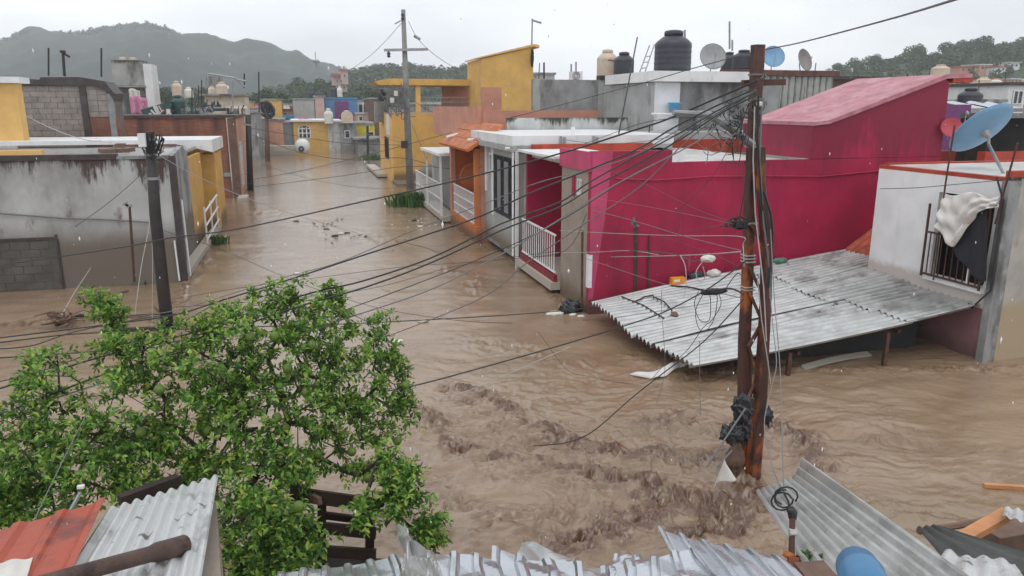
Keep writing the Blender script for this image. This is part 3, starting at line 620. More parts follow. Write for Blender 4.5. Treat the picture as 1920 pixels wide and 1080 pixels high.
cw = MB(); cw.prism([(4.55, 2.72), (5.6, 3.42), (5.6, 3.5), (4.5, 2.8)], 'y', 21.5, 26.3); part('canopy_slope', cw, M['orange'], t)
tm = MB()
tm.prism([(0, 0), (.30, 0), (.30, .02), (.15, .05), (0, .02)], 'y', -.2, .2); TILE = tm.mesh('roof_tile', M['tile'])
ts = MB().grid(lambda u, v: (u * .34 - .17, (v - .5) * .26, .035 * math.sin(v * math.pi)), 1, 4, .012).mesh('roof_tile', mat('orange_tile', (.42, .16, .085), .75, .2, 4, .3))
for i in range(18):
    for j in range(3):
        inst('roof_tile', ts, t, (4.68 + j * .33, 21.64 + i * .262, 2.90 + j * .222), (0, -.588, 0))
part('upper_wall', MB().box(5.6, 24.0, 2.85, 9.6, 24.15, 3.88), M['salmon'], t)
part('upper_wall', MB().box(5.45, 24.16, 2.85, 5.6, 33.0, 4.0), M['salmon'], t)
part('upper_pier', MB().box(7.0, 30.0, 2.85, 7.75, 30.5, 4.75), M['salmon'], t)
part('white_awning_tube', MB().tube([(4.7, 22.3, 3.02), (5.1, 22.3, 3.05)], .05, 8), M['foam'], t); part('white_awning_tube', MB().tube([(4.6, 25.2, 3.0), (5.0, 25.2, 3.1)], .05, 8), M['foam'], t)

# ---- small house with flat canopy beyond
t = thing('canopy_house', 'small grey house with a thin white flat canopy and long white fence', 'house', (4.9, 26.0, 0))
part('front_wall', MB().box(5.1, 25.85, -2.4, 5.25, 31.5, 2.35), M['grey_plaster'], t)
part('shutter', MB().box(5.05, 26.3, .35, 5.09, 28.9, 2.2), M['shutter'], t)
part('canopy', MB().box(4.45, 25.95, 2.33, 5.6, 30.3, 2.42), M['white_trim'], t)
part('canopy_support', MB().beam((4.55, 29.3, .2), (4.55, 29.3, 2.33), .07), M['white_trim'], t); part('canopy_support', MB().beam((4.55, 26.2, .2), (4.55, 26.2, 2.33), .07), M['white_trim'], t)
part('floor_slab', MB().box(4.55, 25.9, .05, 5.09, 33, .22), M['white_old'], t)
part('roof_wall', MB().box(5.3, 28.0, 2.43, 5.9, 28.5, 2.75), mat('maroon_paint', (.2, .03, .04), .6), t)
bars(t, (4.62, 26.3), (4.62, 33.0), .22, 1.3, 36, M['white_trim'], .011, extra=(.75,))

# ---- yellow house with roof terrace
t = thing('yellow_terrace_house', 'yellow two storey house with an open railed roof terrace behind the concrete pole', 'house', (4.6, 41.5, 0))
part('side_wall', MB().wall('y', 41.5, 41.7, 4.6, 9.6, -2.4, 3.68, [(4.85, 5.05, 1, 1.01)]), M['yellow'], t)
part('front_wall', MB().wall('x', 4.5, 4.6, 41.5, 47.6, -2.4, 3.68, [(42.5, 44.9, 1.1, 2.35)]), M['yellow_light'], t)
window_x(t, 4.5, 42.5, 44.9, 1.1, 2.35, M['tank_black'], nv=3)
part('white_patch', MB().box(4.47, 41.6, 2.5, 4.497, 43.2, 3.6), M['white_old'], t)
part('terrace_floor', MB().box(4.62, 41.72, 3.55, 9.5, 47.5, 3.66), M['concrete'], t)
part('terrace_roof', MB().prism([(4.0, 5.12), (9.35, 5.12), (9.35, 5.44), (4.5, 5.46), (3.75, 5.3)], 'y', 41.4, 44.8), M['ochre'], t)
part('terrace_column', MB().box(5.95, 41.52, 3.69, 6.2, 41.8, 5.11), M['yellow_light'], t); part('terrace_column', MB().box(9.0, 41.52, 3.69, 9.33, 41.8, 5.11), M['ochre'], t)
part('terrace_back_wall', MB().box(7.9, 44.5, 3.67, 9.5, 44.7, 5.11), M['salmon'], t)
bars(t, (6.22, 41.6), (8.98, 41.6), 3.75, 4.5, 14, M['steel'], .013, extra=(4.0, 4.25))
part('bare_patch', MB().prism([(5.3, -.5), (7.6, -.5), (7.6, 1.1), (6.3, .85), (5.6, .3)], 'y', 41.46, 41.497), M['grey_plaster'], t)
part('walkway', MB().box(4.5, 39.0, -.02, 7.0, 41.4, .1), M['grey_plaster'], t)
part('step_slab', MB().box(3.95, 44, .05, 4.49, 52, .2), M['white_old'], t)
# tall yellow tower wall
t = thing('yellow_tower', 'tall ochre wall with a slanting top rising behind the white parapet', 'tower', (9.0, 38.5, 0))
a, b = at(903, 110, y=38.5), at(1000, 88, y=38.5)
part('tower_wall', MB().prism([(a[0], 2.8), (b[0], 2.8), (b[0], b[2]), (a[0], a[2])], 'y', 38.5, 42.0), M['ochre'], t)
part('coping', MB().prism([(a[0] - .12, a[2] + .01), (b[0] + .0, b[2] + .02), (b[0] + .3, b[2] - .05), (b[0] + .3, b[2] + .1), (b[0], b[2] + .14), (a[0] - .12, a[2] + .08)], 'y', 38.42, 42.1), M['yellow_light'], t)
for px, py in ((944, 145), (965, 144), (952, 157)):
    p = at(px, py, y=38.49); part('plaster_scar', MB().prism([(p[0] - .12, p[2] - .03), (p[0] + .1, p[2] - .04), (p[0] + .13, p[2] + .03), (p[0] - .05, p[2] + .05)], 'y', 38.485, 38.497), mat('pale_ochre', (.62, .45, .22), .8), t)

# ---- grey block wall and what stands behind it
t = thing('concrete_wall', 'long bare grey concrete wall between the ochre tower and the ladder', 'wall', (8, 26, 3))
part('wall_body', MB().box(7.85, 26, 2.5, 12.7, 26.2, 4.93), M['concrete'], t)
part('pilaster', MB().box(7.86, 25.96, 2.5, 8.12, 25.997, 4.95), M['grey_plaster'], t); part('pilaster', MB().box(10.3, 25.96, 2.5, 10.5, 25.997, 4.94), M['grey_plaster'], t)
t = thing('white_gable_wall', 'light grey rendered wall strip right behind the leaning ladder', 'wall', (10.9, 25, 3))
part('wall_body', MB().prism([(10.55, 2.6), (12.4, 2.6), (12.4, 5.2), (12.0, 5.12), (10.9, 4.75), (10.55, 4.5)], 'y', 25.2, 25.4), M['grey_plaster'], t)

t = thing('rooftop_house', 'light grey rooftop house with a thick white roof slab under the big black tank', 'house', (10.1, 21, 3))
part('front_wall', MB().box(10.3, 21, 2.5, 14.4, 21.15, 4.7), M['concrete'], t)
part('pier', MB().box(10.12, 20.9, 2.5, 10.9, 20.995, 4.7), M['white_old'], t); part('pier', MB().box(11.5, 20.9, 2.5, 11.75, 20.995, 3.9), M['grey_plaster'], t)
part('side_wall', MB().box(10.12, 21.0, 2.5, 10.28, 25, 4.7), M['grey_plaster'], t)
part('roof_slab', MB().box(9.95, 20.7, 4.72, 13.5, 24.5, 5.02), M['white'], t)
part('lower_ledge', MB().box(9.4, 19.4, 2.5, 14.2, 20.8, 3.3), M['grey_plaster'], t)
part('red_strip', MB().box(9.6, 18.95, 2.75, 12.2, 19.2, 3.12), M['red_band'], t)
part('wash_basin', MB().box(10.8, 20.55, 3.72, 11.5, 20.88, 3.88), M['grey_plaster'], t)
part('outlet_pipe', MB().tube([at(1222, 213, y=20.4), at(1268, 215, y=20.4)], .03, 6), M['white_trim'], t)

t = thing('panel_shed', 'faded grey fluted panel storey with a rusty brown top edge behind the rusty pole', 'building', (14, 24, 3))
nP = 17; pw = (18.55 - 14.2) / nP; pm = MB().prism([(.0, 0), (pw - .03, 0), (pw - .06, -.05), (.03, -.05)], 'z', 0, 1.2).mesh('panel', M['fan_panel'])
for i in range(nP): inst('panel', pm, t, (14.2 + i * pw, 23.98, 3.85))
part('back_wall', MB().box(14.15, 24.0, 2.5, 18.6, 24.15, 5.05), M['concrete'], t)
part('top_edge', MB().box(14.1, 23.85, 5.06, 18.75, 24.2, 5.25), mat('rust_edge', (.12, .055, .045), .7, .3, 4), t)
part('lower_wall', MB().box(14.2, 23.8, 2.5, 18.7, 23.92, 3.84), M['moldy'], t)
part('green_wall', MB().box(13.6, 22.0, 2.5, 17.0, 22.1, 3.45), mat('pale_green_wall', (.27, .3, .24), .8, .2, 2, .2, stain=((.12, .13, .1), .5, .7, 2, .4)), t)
part('dark_strip', MB().box(14.4, 23.7, 3.84, 17, 23.79, 3.95), M['rust_thin'], t)
t = thing('brown_shed', 'dark brown low building between the panel storey and the magenta tower', 'building', (20, 28, 3))
part('wall', MB().box(20, 28, 2, 26, 31, 5.1), M['brown_wall'], t); part('roof', MB().box(19.8, 27.8, 5.11, 26.2, 31.2, 5.25), M['dark_cap'], t)

# ---- white house on the right with draped window
t = thing('white_house', 'white house at the right with a barred window draped in cloth', 'house', (10.3, 9.0, 0))
part('front_wall', MB().wall('x', 10.3, 10.45, 9.12, 11.75, .85, 2.88, [(9.2, 10.3, 1.18, 2.6)]), M['white_clean'], t)
part('lower_wall', MB().box(10.34, 9.14, -2.4, 10.49, 13.3, .845), M['mauve'], t)
part('corner_column', MB().box(10.27, 8.98, -2.4, 10.5, 9.115, 2.90), M['concrete'], t)
part('side_wall', MB().box(10.51, 8.995, -2.4, 15.5, 9.12, 2.95), mat('mouldy_side_wall', (.40, .38, .34), .8, .15, 2, .3, 40, stain=((.2, .18, .15), .5, .7, 2, .5), drip=((.04, .035, .03), 2.95, .7, 1), low=((.38, .30, .2), 1.0, .3)), t)
part('back_wall', MB().box(10.46, 11.62, .85, 15, 11.75, 2.88), M['white_old'], t)
part('shade_wall', MB().box(11.2, 9.13, -.5, 11.3, 11.6, 2.8), M['interior'], t)
part('red_parapet', MB().box(10.32, 9.0, 2.955, 15.5, 9.12, 3.05).box(10.32, 9.125, 2.885, 10.44, 11.8, 2.945).box(10.45, 11.68, 2.885, 15.5, 11.8, 2.98), M['red_band'], t)
part('roof', MB().box(10.45, 9.13, 2.84, 15.5, 11.67, 2.95), M['roof_white'], t)
part('sill', MB().box(10.22, 9.16, 1.10, 10.298, 10.34, 1.17), M['white_trim'], t)
gw = MB().tube([(0, 0, 0), (0, 0, .72)], .012, 5).mesh('grille_bar', M['rust_thin'])
for i in range(9): inst('grille_bar', gw, t, (10.2, 9.26 + i * .125, 1.2))
part('grille_rail', MB().beam((10.2, 9.2, 1.2), (10.2, 10.34, 1.2), .03), M['rust_thin'], t); part('grille_rail', MB().beam((10.2, 9.2, 1.92), (10.2, 10.34, 1.92), .03), M['rust_thin'], t)
part('grille_post', MB().beam((10.2, 10.36, 1.15), (10.2, 10.36, 2.4), .03), M['rust_thin'], t); part('grille_post', MB().beam((10.2, 9.18, 1.15), (10.2, 9.18, 2.5), .03), M['rust_thin'], t)
part('grille_post', MB().beam((10.2, 9.42, 1.2), (10.2, 9.42, 2.5), .02), M['white_trim'], t)
part('pipe', MB().tube([(10.24, 9.2, 2.95), (10.24, 9.02, 2.6), (10.24, 9.0, 1.2), (10.2, 9.25, .85), (10.22, 9.35, .9)], .015, 6), M['cable'], t)
mb = MB().tube([at(1790, 235, x=10.12), at(1772, 350, x=10.12), at(1750, 525, x=10.12)], .015, 6); solo('steel_bar', mb, M['rust_thin'], 'tall thin rusty bar standing left of the draped window', 'steel bar')
mb = MB().tube([at(1908, 268, x=10.1), at(1885, 350, x=10.15), at(1866, 420, x=10.2)], .016, 6); solo('steel_bar', mb, M['rust_thin'], 'short dark rusty bar at the right corner of the white house roof', 'steel bar')
# cloths
def cloth(name, label, fn, m, nu=26, nv=20):
    mb = MB(); mb.grid(fn, nu, nv, .006); return solo(name, mb, m, label, 'cloth', smooth=True)
def cf1(u, v):   # white: hangs over the top of the window
    top = at(1768 + 104 * u, 362 + 4 * u + 4 * math.sin(u * 9), x=10.12); low = at(1757 + 118 * u, 372 + 60 * math.exp(-((u - .27) / .24) ** 2) + 36 - 20 * u, x=10.08)
    f = .02 * math.sin(u * 14 + v * 6) + .012 * math.sin(u * 27 - v * 13) + .02 * math.sin(v * 17 + u * 7)
    return (top[0] * (1 - v) + low[0] * v - .03 * math.sin(v * 2.4) + f * (.4 + v) + .012 * math.sin(u * 38 + v * 11) * v, top[1] * (1 - v) + low[1] * v, top[2] * (1 - v) + low[2] * v)
def cf2(u, v):   # black: corner hanging down
    a = at(1756 + 95 * u, 400 - 8 * u, x=10.15); lo = 412 + 120 * max(0, (u - .04)) ** .75 - (12 if u > .93 else 0)
    b = at(1757 + 92 * u, max(lo, 405) + 12, x=10.13)
    f = .025 * math.sin(u * 20 + v * 2)
    return (a[0] * (1 - v) + b[0] * v + f * v, a[1] * (1 - v) + b[1] * v, a[2] * (1 - v) + b[2] * v)
o = cloth('draped_cloth', 'white printed banner cloth draped over the top of the barred window', cf1, M['cloth_white'], 44, 30)
mk = MB(); 
for cx_, cy_, rx_, ry_ in ((1792, 373, 13, 6), (1782, 393, 9, 4)):
    pts = [at(cx_ + rx_ * math.cos(k * .45), cy_ + ry_ * math.sin(k * .45), x=9.985) for k in range(12)]; mk.tube(pts, .004, 4)
cloth('draped_cloth', 'black cloth hanging below the white one across the window bars', cf2, M['cloth_black'])

# red roof tiles in the gap
t = thing('tiled_roof', 'little red clay tiled roof between the magenta wall and the white house', 'roof', (10.9, 12, .9))
part('deck', MB().prism([(10.85, .9), (13.6, 2.75), (13.6, 2.7), (10.85, .85)], 'y', 11.77, 13.32), M['brown_wall'], t)
tl = MB().grid(lambda u, v: (u * .36 - .18, (v - .5) * .2, .045 * math.sin(v * math.pi)), 1, 5, .014).mesh('roof_tile', M['tile'])
for i in range(8):
    for j in range(10): inst('roof_tile', tl, t, (11.02 + j * .27, 11.87 + i * .19, 1.05 + j * .1816), (random.uniform(-.03, .03), -.592 + random.uniform(-.03, .03), 0))

# ---- collapsed corrugated awning
t = thing('corrugated_awning', 'big grey corrugated metal awning sloping from the white house into the flood', 'awning', (8, 11, .6))
A_, B_, C_, D_ = Vector((5.15, 12.98, .34)), Vector((5.26, 9.22, .30)), Vector((10.95, 13.28, 1.02)), Vector((10.75, 9.22, .92))
def awn(u, v):  # u from street to house, v from far to near
    p = (A_ * (1 - v) + B_ * v) * (1 - u) + (C_ * (1 - v) + D_ * v) * u
    p.z += -.05 * math.sin(u * math.pi) * math.sin(v * math.pi) + .03 * math.sin(v * 9 + u * 4)
    if u < .25: p.z += .05 * math.sin(v * 7) * (.25 - u) * 4 - .05 * (.25 - u)
    return p
PIT = .145
def awn_sheet(u0, u1, v0, v1, lift, tilt, m, dent=0):
    nb = max(2, int((v1 - v0) * 4.0 / PIT * 8)); nu_ = 14
    def fn(a, b):
        u = u0 + (u1 - u0) * a; v = v0 + (v1 - v0) * b; p = awn(u, v)
        c = .052 * (2 * abs(math.sin(math.pi * v * 4.0 / PIT)) ** .75 - 1); k = 1
        if dent: k = 1 - dent * math.exp(-((a - .35) / .3) ** 2 - ((b - .5) / .4) ** 2)
        p.z += c * k + lift + tilt * (b - .5) - (1 - k) * .04; return p
    mb = MB(); mb.grid(fn, nu_, nb, .003); return part('corrugated_sheet', mb, m, t, smooth=False)
vs_ = [0, .17, .34, .50, .665, .83, 1.0]
for i in range(6):
    j0 = .60 + .03 * math.sin(i * 1.7) + i * .012
    awn_sheet(-.01 + .012 * math.sin(i * 5.1), j0 + .02, vs_[i] - (.01 if i else 0), vs_[i + 1] + .006, .004 * (i % 2), .02 * math.sin(i * 2.3), M['galv'] if i != 4 else M['galv_worn'], .9 if i == 4 else 0)
    awn_sheet(j0 - .02, 1.0, vs_[i] - (.01 if i else 0), vs_[i + 1] + .006, .022 + .004 * (i % 2), .02 * math.sin(i * 3.3 + 1), M['galv_worn'], 0)
for u in (.03, .33, .66, .97):
    p, q = awn(u, .02), awn(u, .98); part('rafter', MB().beam((p.x, p.y, p.z - .14), (q.x, q.y, q.z - .14), .05, .06), M['rust_thin'], t)
for v in (.02, .98):
    for u in (.3, .62): p = awn(u, v); part('post', MB().beam((p.x, p.y, -2.3), (p.x, p.y, p.z - .1), .06), M['rust_thin'], t)
# bits lying on the awning
def onawn(px, py): 
    lo, hi = -.05, 1.3; 
    p = at(px, py, z=.6)
    for _ in range(6):
        u = (p[0] - 5.2) / 5.6; v = (13.1 - p[1]) / 3.9; z = awn(min(1, max(0, u)), min(1, max(0, v))).z + .03; p = at(px, py, z=z)
    return Vector(p)
p = onawn(1270, 532); solo('crate', MB().box(p.x - .14, p.y - .06, p.z, p.x + .14, p.y + .06, p.z + .13).box(p.x - .1, p.y - .065, p.z + .05, p.x + .02, p.y - .061, p.z + .1, 1), [M['orange_plastic'], M['foam']], 'small orange box at the upper edge of the awning by the magenta wall', 'box')
def blob(c, r, m, name, label, cat, sq=(1, 1, 1), seed=0, group=None, lump=.35, n=14):
    mb = MB(); vs = []; fs = []; rr = random.Random(seed)
    ph = [(rr.uniform(1, 3), rr.uniform(0, 6)) for _ in range(8)]
    for i in range(n + 1):
        th = math.pi * i / n
        for j in range(n * 2):
            f = math.pi * j / n; x, y, z = math.sin(th) * math.cos(f), math.sin(th) * math.sin(f), math.cos(th)
            k = 1 + lump * (.4 * math.sin(3 * x * ph[0][0] + ph[0][1]) * math.sin(3 * y * ph[1][0] + ph[1][1]) + .3 * math.sin(7 * z * ph[2][0] + 5 * x + ph[2][1]) * math.sin(6 * y + ph[3][1]) + .25 * math.sin(13 * x + ph[4][1]) * math.sin(12 * z + 9 * y))
            vs.append((c[0] + r * sq[0] * k * x, c[1] + r * sq[1] * k * y, c[2] + r * sq[2] * k * z))
    for i in range(n):
        for j in range(n * 2): fs.append((i * 2 * n + j, i * 2 * n + (j + 1) % (2 * n), (i + 1) * 2 * n + (j + 1) % (2 * n), (i + 1) * 2 * n + j))
    mb.add(vs, fs); return solo(name, mb, m, label, cat, group, smooth=True)
p = onawn(1338, 517); blob((p.x, p.y, p.z + .05), .13, M['cloth_white'], 'plastic_bag', 'pale crumpled bag on the upper edge of the awning', 'bag', (1.1, .7, .6), 3)
p = onawn(1305, 520); blob((p.x, p.y, p.z + .04), .15, M['bag'], 'plastic_bag', 'dark crumpled bag beside the orange box on the awning', 'bag', (1.2, .6, .5), 4)
p = onawn(1462, 492); blob((p.x, p.y, p.z + .03), .13, M['green_plastic'], 'rag', 'small dark green rag at the awning edge right of the rusty pole', 'rag', (1.4, .6, .5), 5)
p = onawn(1265, 592); solo('plank', MB().beam((p.x - .03, p.y - .1, p.z + .03), (p.x + .03, p.y + .1, p.z + .04), .1, .02), M['wood_old'], 'small brown wooden block lying on the awning', 'plank')
p = onawn(1798, 548); mb = MB(); mb.tube([(p.x + .2 * math.cos(k * .5), p.y + .1 * math.sin(k * .5), p.z + .03) for k in range(13)], .022, 6); solo('rubber_ring', mb, M['bag'], 'black coil lying on the awning below the draped window', 'coil')
# sticks on awning top-left
for i, (a, b) in enumerate([((1165, 560), (1245, 600)), ((1225, 560), (1260, 585)), ((1190, 570), (1225, 556))]):
    pa, pb = onawn(*a), onawn(*b); pa.z += .04; pb.z += .03; solo('stick', MB().tube([pa, (pa + pb) / 2 + Vector((.03, .02, .03)), pb], .014, 5), M['wood_dark'], ['long dark stick across the left corner of the awning', 'short dark stick right of the longer one on the awning', 'thin dark stick by the magenta wall on the awning'][i], 'stick')
# cloth trailing in the water at the awning tip and lapping board beneath
def tr(u, v):
    a = at(1180 + 105 * u, 700 - 8 * u, z=.05); b = at(1222 + 66 * u, 712 - 26 * u * u, z=.02)
    return (a[0] * (1 - v) + b[0] * v, a[1] * (1 - v) + b[1] * v, .03 + .12 * u * (1 - abs(2 * v - 1)) + .02 * math.sin(u * 12) + .08 * u)
mb = MB(); mb.grid(tr, 16, 8, .006); solo('plastic_sheet', mb, M['cloth_white'], 'pale plastic sheet trailing in the water at the awning tip', 'plastic sheet', smooth=True)
part('shade_wall', MB().prism([(5.75, -2), (9.7, -2), (9.9, .72), (5.75, .22)], 'y', 9.95, 10.05), M['interior'], t)  # added near-black wall, stands in for the deep shade under the awning
mb = MB(); mb.grid(lambda u, v: (7.3 + 1.5 * u, 9.42 + .3 * u + .12 * v, .02 + .03 * math.sin(u * 3) + .03 * v), 12, 5, .02); solo('ceiling_panel', mb, M['white_old'], 'long pale panel half afloat under the awning', 'panel')
mb = MB().tube([at(1585, 668, y=10.2), at(1612, 618, y=10.2)], .015, 5); solo('loose_rod', mb, M['cable_white'], 'thin pale rod hanging under the awning', 'rod')
mb = MB().tube([at(1490, 655, y=9.8), at(1580, 632, y=10.2)], .012, 5); solo('loose_rod', mb, M['cable_grey'], 'thin grey rod slanting in the dark under the awning', 'rod')

# ---- rooftop equipment
def tinaco(px, pyb, pyt, y, wpx, m, label, lid=None, group=None, mark=False):
    b = at(px, pyb, y=y); tp = at(px, pyt, y=y); l_ = at(px - wpx / 2, pyb, y=y); r = (b[0] - l_[0]) ; h = tp[2] - b[2]
    t = thing('water_tank', label, 'water tank', b, group)
    bh = h * .66; pr = [(r * .96, 0), (r, .02)]
    for k in range(5): z = bh * (k + .5) / 5; pr += [(r, z - bh * .05), (r * 1.012, z), (r, z + bh * .05)]
    pr += [(r, bh), (r * .9, bh + h * .06), (r * .62, bh + h * .16), (r * .5, bh + h * .19)]
    part('tank_body', MB().lathe(b, pr, 24), m, t, smooth=True)
    part('lid', MB().lathe((b[0], b[1], b[2] + h * .85), [(r * .46, 0), (r * .52, .02), (r * .52, h * .10), (r * .44, h * .13), (r * .15, h * .15)], 20), lid or m, t, smooth=True)
    if mark:
        pts = []
        for k in range(9): a = R(250 + k * 8); pts.append((b[0] + (r * 1.02) * math.cos(a), b[1] + r * 1.02 * math.sin(a), b[2] + bh * (.86 + .03 * math.sin(k * 1.1))))
        part('printed_mark', MB().tube(pts, .02, 4), M['dish_red'], t)
    return t
tinaco(1260, 133, 56, 22.0, 62, M['tank_black'], 'biggest black water tank, standing on the white rooftop slab')
tinaco(1138, 143, 92, 28, 36, M['tank_beige'], 'beige water tank with a red mark beside the black one above the concrete wall', mark=True)
tinaco(1169, 143, 97, 27, 35, M['tank_black'], 'black water tank right of the beige one above the concrete wall')
tinaco(1393, 130, 93, 25, 36, M['tank_black'], 'black water tank just left of the rusty pole top')
tinaco(1366, 132, 97, 29, 26, M['tank_black'], 'small black water tank half behind the large grey dish')
tinaco(1762, 142, 121, 32, 26, M['tank_beige'], 'beige water tank peeking over the magenta tower')
tinaco(1843, 162, 144, 45, 20, M['tank_beige'], 'pale water tank on the roofs right of the magenta tower')
tinaco(1866, 162, 148, 47, 17, M['tank_white'], 'small caged pale tank next to another right of the tower')
tinaco(1816, 205, 164, 26, 34, M['tank_black'], 'dark blue black tank right of the magenta tower')
tinaco(1917, 195, 147, 40, 22, M['tank_beige'], 'beige tank cut by the right picture edge')
tinaco(717, 190, 167, 45.0, 17, M['tank_black'], 'black tank at the left end of the yellow roof terrace')
a, b = at(706, 219, y=44.6), at(727, 190.5, y=44.6); solo('tank_stand', MB().box(a[0], 44.6, a[2] - .3, b[0], 46, b[2]), M['concrete'], 'dark block under the black tank left of the terrace', 'stand')
mb = MB().beam(at(1122, 146, y=26.1), at(1192, 147, y=26.1), .4, .15); solo('support_beam', mb, M['wood_dark'], 'dark beam base under the beige and black tanks', 'base')
mb = MB().lathe(at(1264, 210, y=20.7), [(.13, 0), (.17, .24), (.19, .25), (.19, .28), (.15, .28), (.12, .03)], 18); solo('bucket', mb, mat('sky_blue_bucket', (.12, .42, .68), .4), 'light blue bucket on the wash basin of the rooftop house', 'bucket', smooth=True)
def dish(px, py, y, rpx, m, label, az, el, name='satellite_dish', mast=None, depth=.16, feed=True, back=False, x=None, nrm=None):
    c = Vector(at(px, py, y=y) if x is None else at(px, py, x=x)); e = Vector(at(px + rpx, py, y=y) if x is None else at(px, py - rpx, x=x)); r = (e - c).length
    t = thing(name, label, 'satellite dish', c)
    n = Vector((math.cos(el) * math.sin(az), -math.cos(el) * math.cos(az), math.sin(el))); n = Vector(nrm).normalized() if nrm else n; rot = n.to_track_quat('Z', 'Y').to_matrix()
    mb = MB(); vs = []; fs = []; S = 32; K = 7
    for sgn, o_ in ((1, 0), (-1, -.015)):
        for i in range(K + 1):
            q = i / K
            for k in range(S):
                a = 2 * math.pi * k / S; v = Vector((r * q * math.cos(a), r * q * math.sin(a), depth * r * q * q * 1.6 + o_)); vs.append(c + rot @ v)
    for b in (0, (K + 1) * S):
        for i in range(K):
            for k in range(S): fs.append((b + i * S + k, b + i * S + (k + 1) % S, b + (i + 1) * S + (k + 1) % S, b + (i + 1) * S + k))
    for k in range(S): fs.append((K * S + k, K * S + (k + 1) % S, (K + 1) * S + K * S + (k + 1) % S, (K + 1) * S + K * S + k))
    mb.add(vs, fs); part('reflector', mb, m, t, smooth=True)
    rim = [c + rot @ Vector((r * math.cos(a * .2), r * math.sin(a * .2), depth * r * 1.6)) for a in range(32)]; part('rim', MB().tube(rim, r * .02, 5), M['dish_edge'] if m is M['dish_grey'] or m is M['dish_mesh'] else m, t)
    fp = c + rot @ Vector((0, 0, r * .95))
    if feed:
        part('feed_arm', MB().tube([c + rot @ Vector((0, -r * .92, depth * r * 1.4)), fp], r * .018, 5), M['steel'], t); part('feed_horn', MB().tube([fp, fp - n * r * .12], [r * .05, r * .03], 8), M['steel'], t)
    m_ = Vector(mast) if mast else c + Vector((0, .05, -r * 1.15)); bk = c - n * .08
    part('bracket', MB().tube([c - n * .01, bk, bk - n * r * .1], [r * .16, r * .12, r * .05], 10), M['steel'], t)
    part('mast', MB().tube([bk - n * r * .06, bk - n * r * .12 + Vector((0, 0, -r * .2)), m_], r * .045, 8), M['steel'], t)
dish(1335, 108, 26.5, 22, M['dish_grey'], 'large grey dish between the big black tank and the rusty pole', R(-12), R(18))
dish(1449, 108, 24.1, 18, M['dish_blue'], 'pale blue dish just right of the rusty pole top', R(-18), R(22))
dish(1505, 114, 24.1, 18, M['dish_mesh'], 'dark grey mesh dish on the panel storey roof', R(22), R(18))
dish(1783, 240, 13.2, 15, M['dish_red'], 'small red dish at the right foot of the magenta tower', R(-30), R(20), feed=False)
# big blue dish seen from behind on a bent mast
_m = cam.rotation_euler.to_matrix(); dish(1846, 248, 10.4, 47, M['dish_blue'], 'big blue dish seen from behind on the white house roof', 0, 0, mast=at(1884, 330, y=9.6), depth=.12, nrm=_m @ Vector((-.285, .80, -.516)))
for i, (px, py0, py1, y, lab) in enumerate([(1368, 40, 92, 26, 'thin upright bar above the large grey dish'), (1373, 75, 95, 27, 'short thin bar right of the tall one above the grey dish'), (1284, 56, 70, 23, 'short bar at the right of the biggest black tank'), (1071, 120, 140, 30, 'left bar beside the air conditioner'), (1080, 116, 140, 30, 'right bar beside the air conditioner'), (1020, 117, 148, 27, 'dark stub post right of the ochre tower'), (91, 90, 142, 31, 'leftmost thin dark post above the block wall'), (190, 90, 144, 31, 'thin dark post nearest the concrete tank tower')]):
    solo('upright_bar', MB().tube([at(px, py1, y=y), at(px, py0, y=y)], .032 if i >= 5 else .035, 6), M['steel'] if i < 5 else M['black_wood'], lab, 'bar')
solo('roof_antenna', MB().tube([at(997, 86, y=38.6), at(998, 35, y=38.6)], .04, 6).tube([at(998, 38, y=38.6), at(1015, 43, y=38.6)], .05, 5), M['steel'], 'thin mast with a short arm on top of the ochre tower', 'antenna')
solo('street_post', MB().tube([at(121, 143, y=31), at(118, 98, y=31)], .05, 6).tube([at(118, 99, y=31), at(131, 107, y=31)], .04, 5).lathe(at(118, 99, y=31), [(.1, 0), (.1, .08)], 8), M['black_wood'], 'dark post with a little lamp arm above the block wall', 'post')
t = thing('air_conditioner', 'pale air conditioner unit on the far edge of the concrete wall', 'air conditioner', at(1080, 150, y=26.15))
a, b = at(1072, 150, y=26.1), at(1091, 134, y=26.1); part('casing', MB().box(a[0], 26.02, a[2], b[0], 26.4, b[2]), M['white'], t)
c = ((a[0] + b[0]) / 2 - .06, 26.0, (a[2] + b[2]) / 2); part('fan_guard', MB().tube([(c[0] + .13 * math.cos(k * .4), 26.0, c[2] + .13 * math.sin(k * .4)) for k in range(17)], .015, 4).tube([(c[0] + .07 * math.cos(k * .5), 26.0, c[2] + .07 * math.sin(k * .5)) for k in range(14)], .012, 4), M['steel'], t)
blob(at(998, 108, y=38.3), .35, M['cloth_black'], 'rag', 'dark rag hanging from the ochre tower corner', 'rag', (.25, .3, 1.3), 9)
# ladder leaning on the concrete wall
t = thing('ladder', 'light metal ladder leaning on the grey wall below the tanks', 'ladder', at(1175, 220, y=25))
La, Lb, Ra, Rb = at(1170, 215, y=24.6), at(1218, 85, y=25.1), at(1182, 216, y=24.6), at(1227, 83, y=25.1)
part('rail', MB().tube([La, Lb], .022, 6), M['steel'], t); part('rail', MB().tube([Ra, Rb], .022, 6), M['steel'], t)
for k in range(1, 11): q = k / 12; part('rung', MB().tube([Vector(La).lerp(Vector(Lb), q), Vector(Ra).lerp(Vector(Rb), q)], .016, 5), M['steel'], t)
solo('leaning_pole', MB().tube([at(1158, 262, y=18.5), at(1195, 70, y=21)], .02, 6), M['cable'], 'long thin dark pole leaning left of the ladder', 'pole')
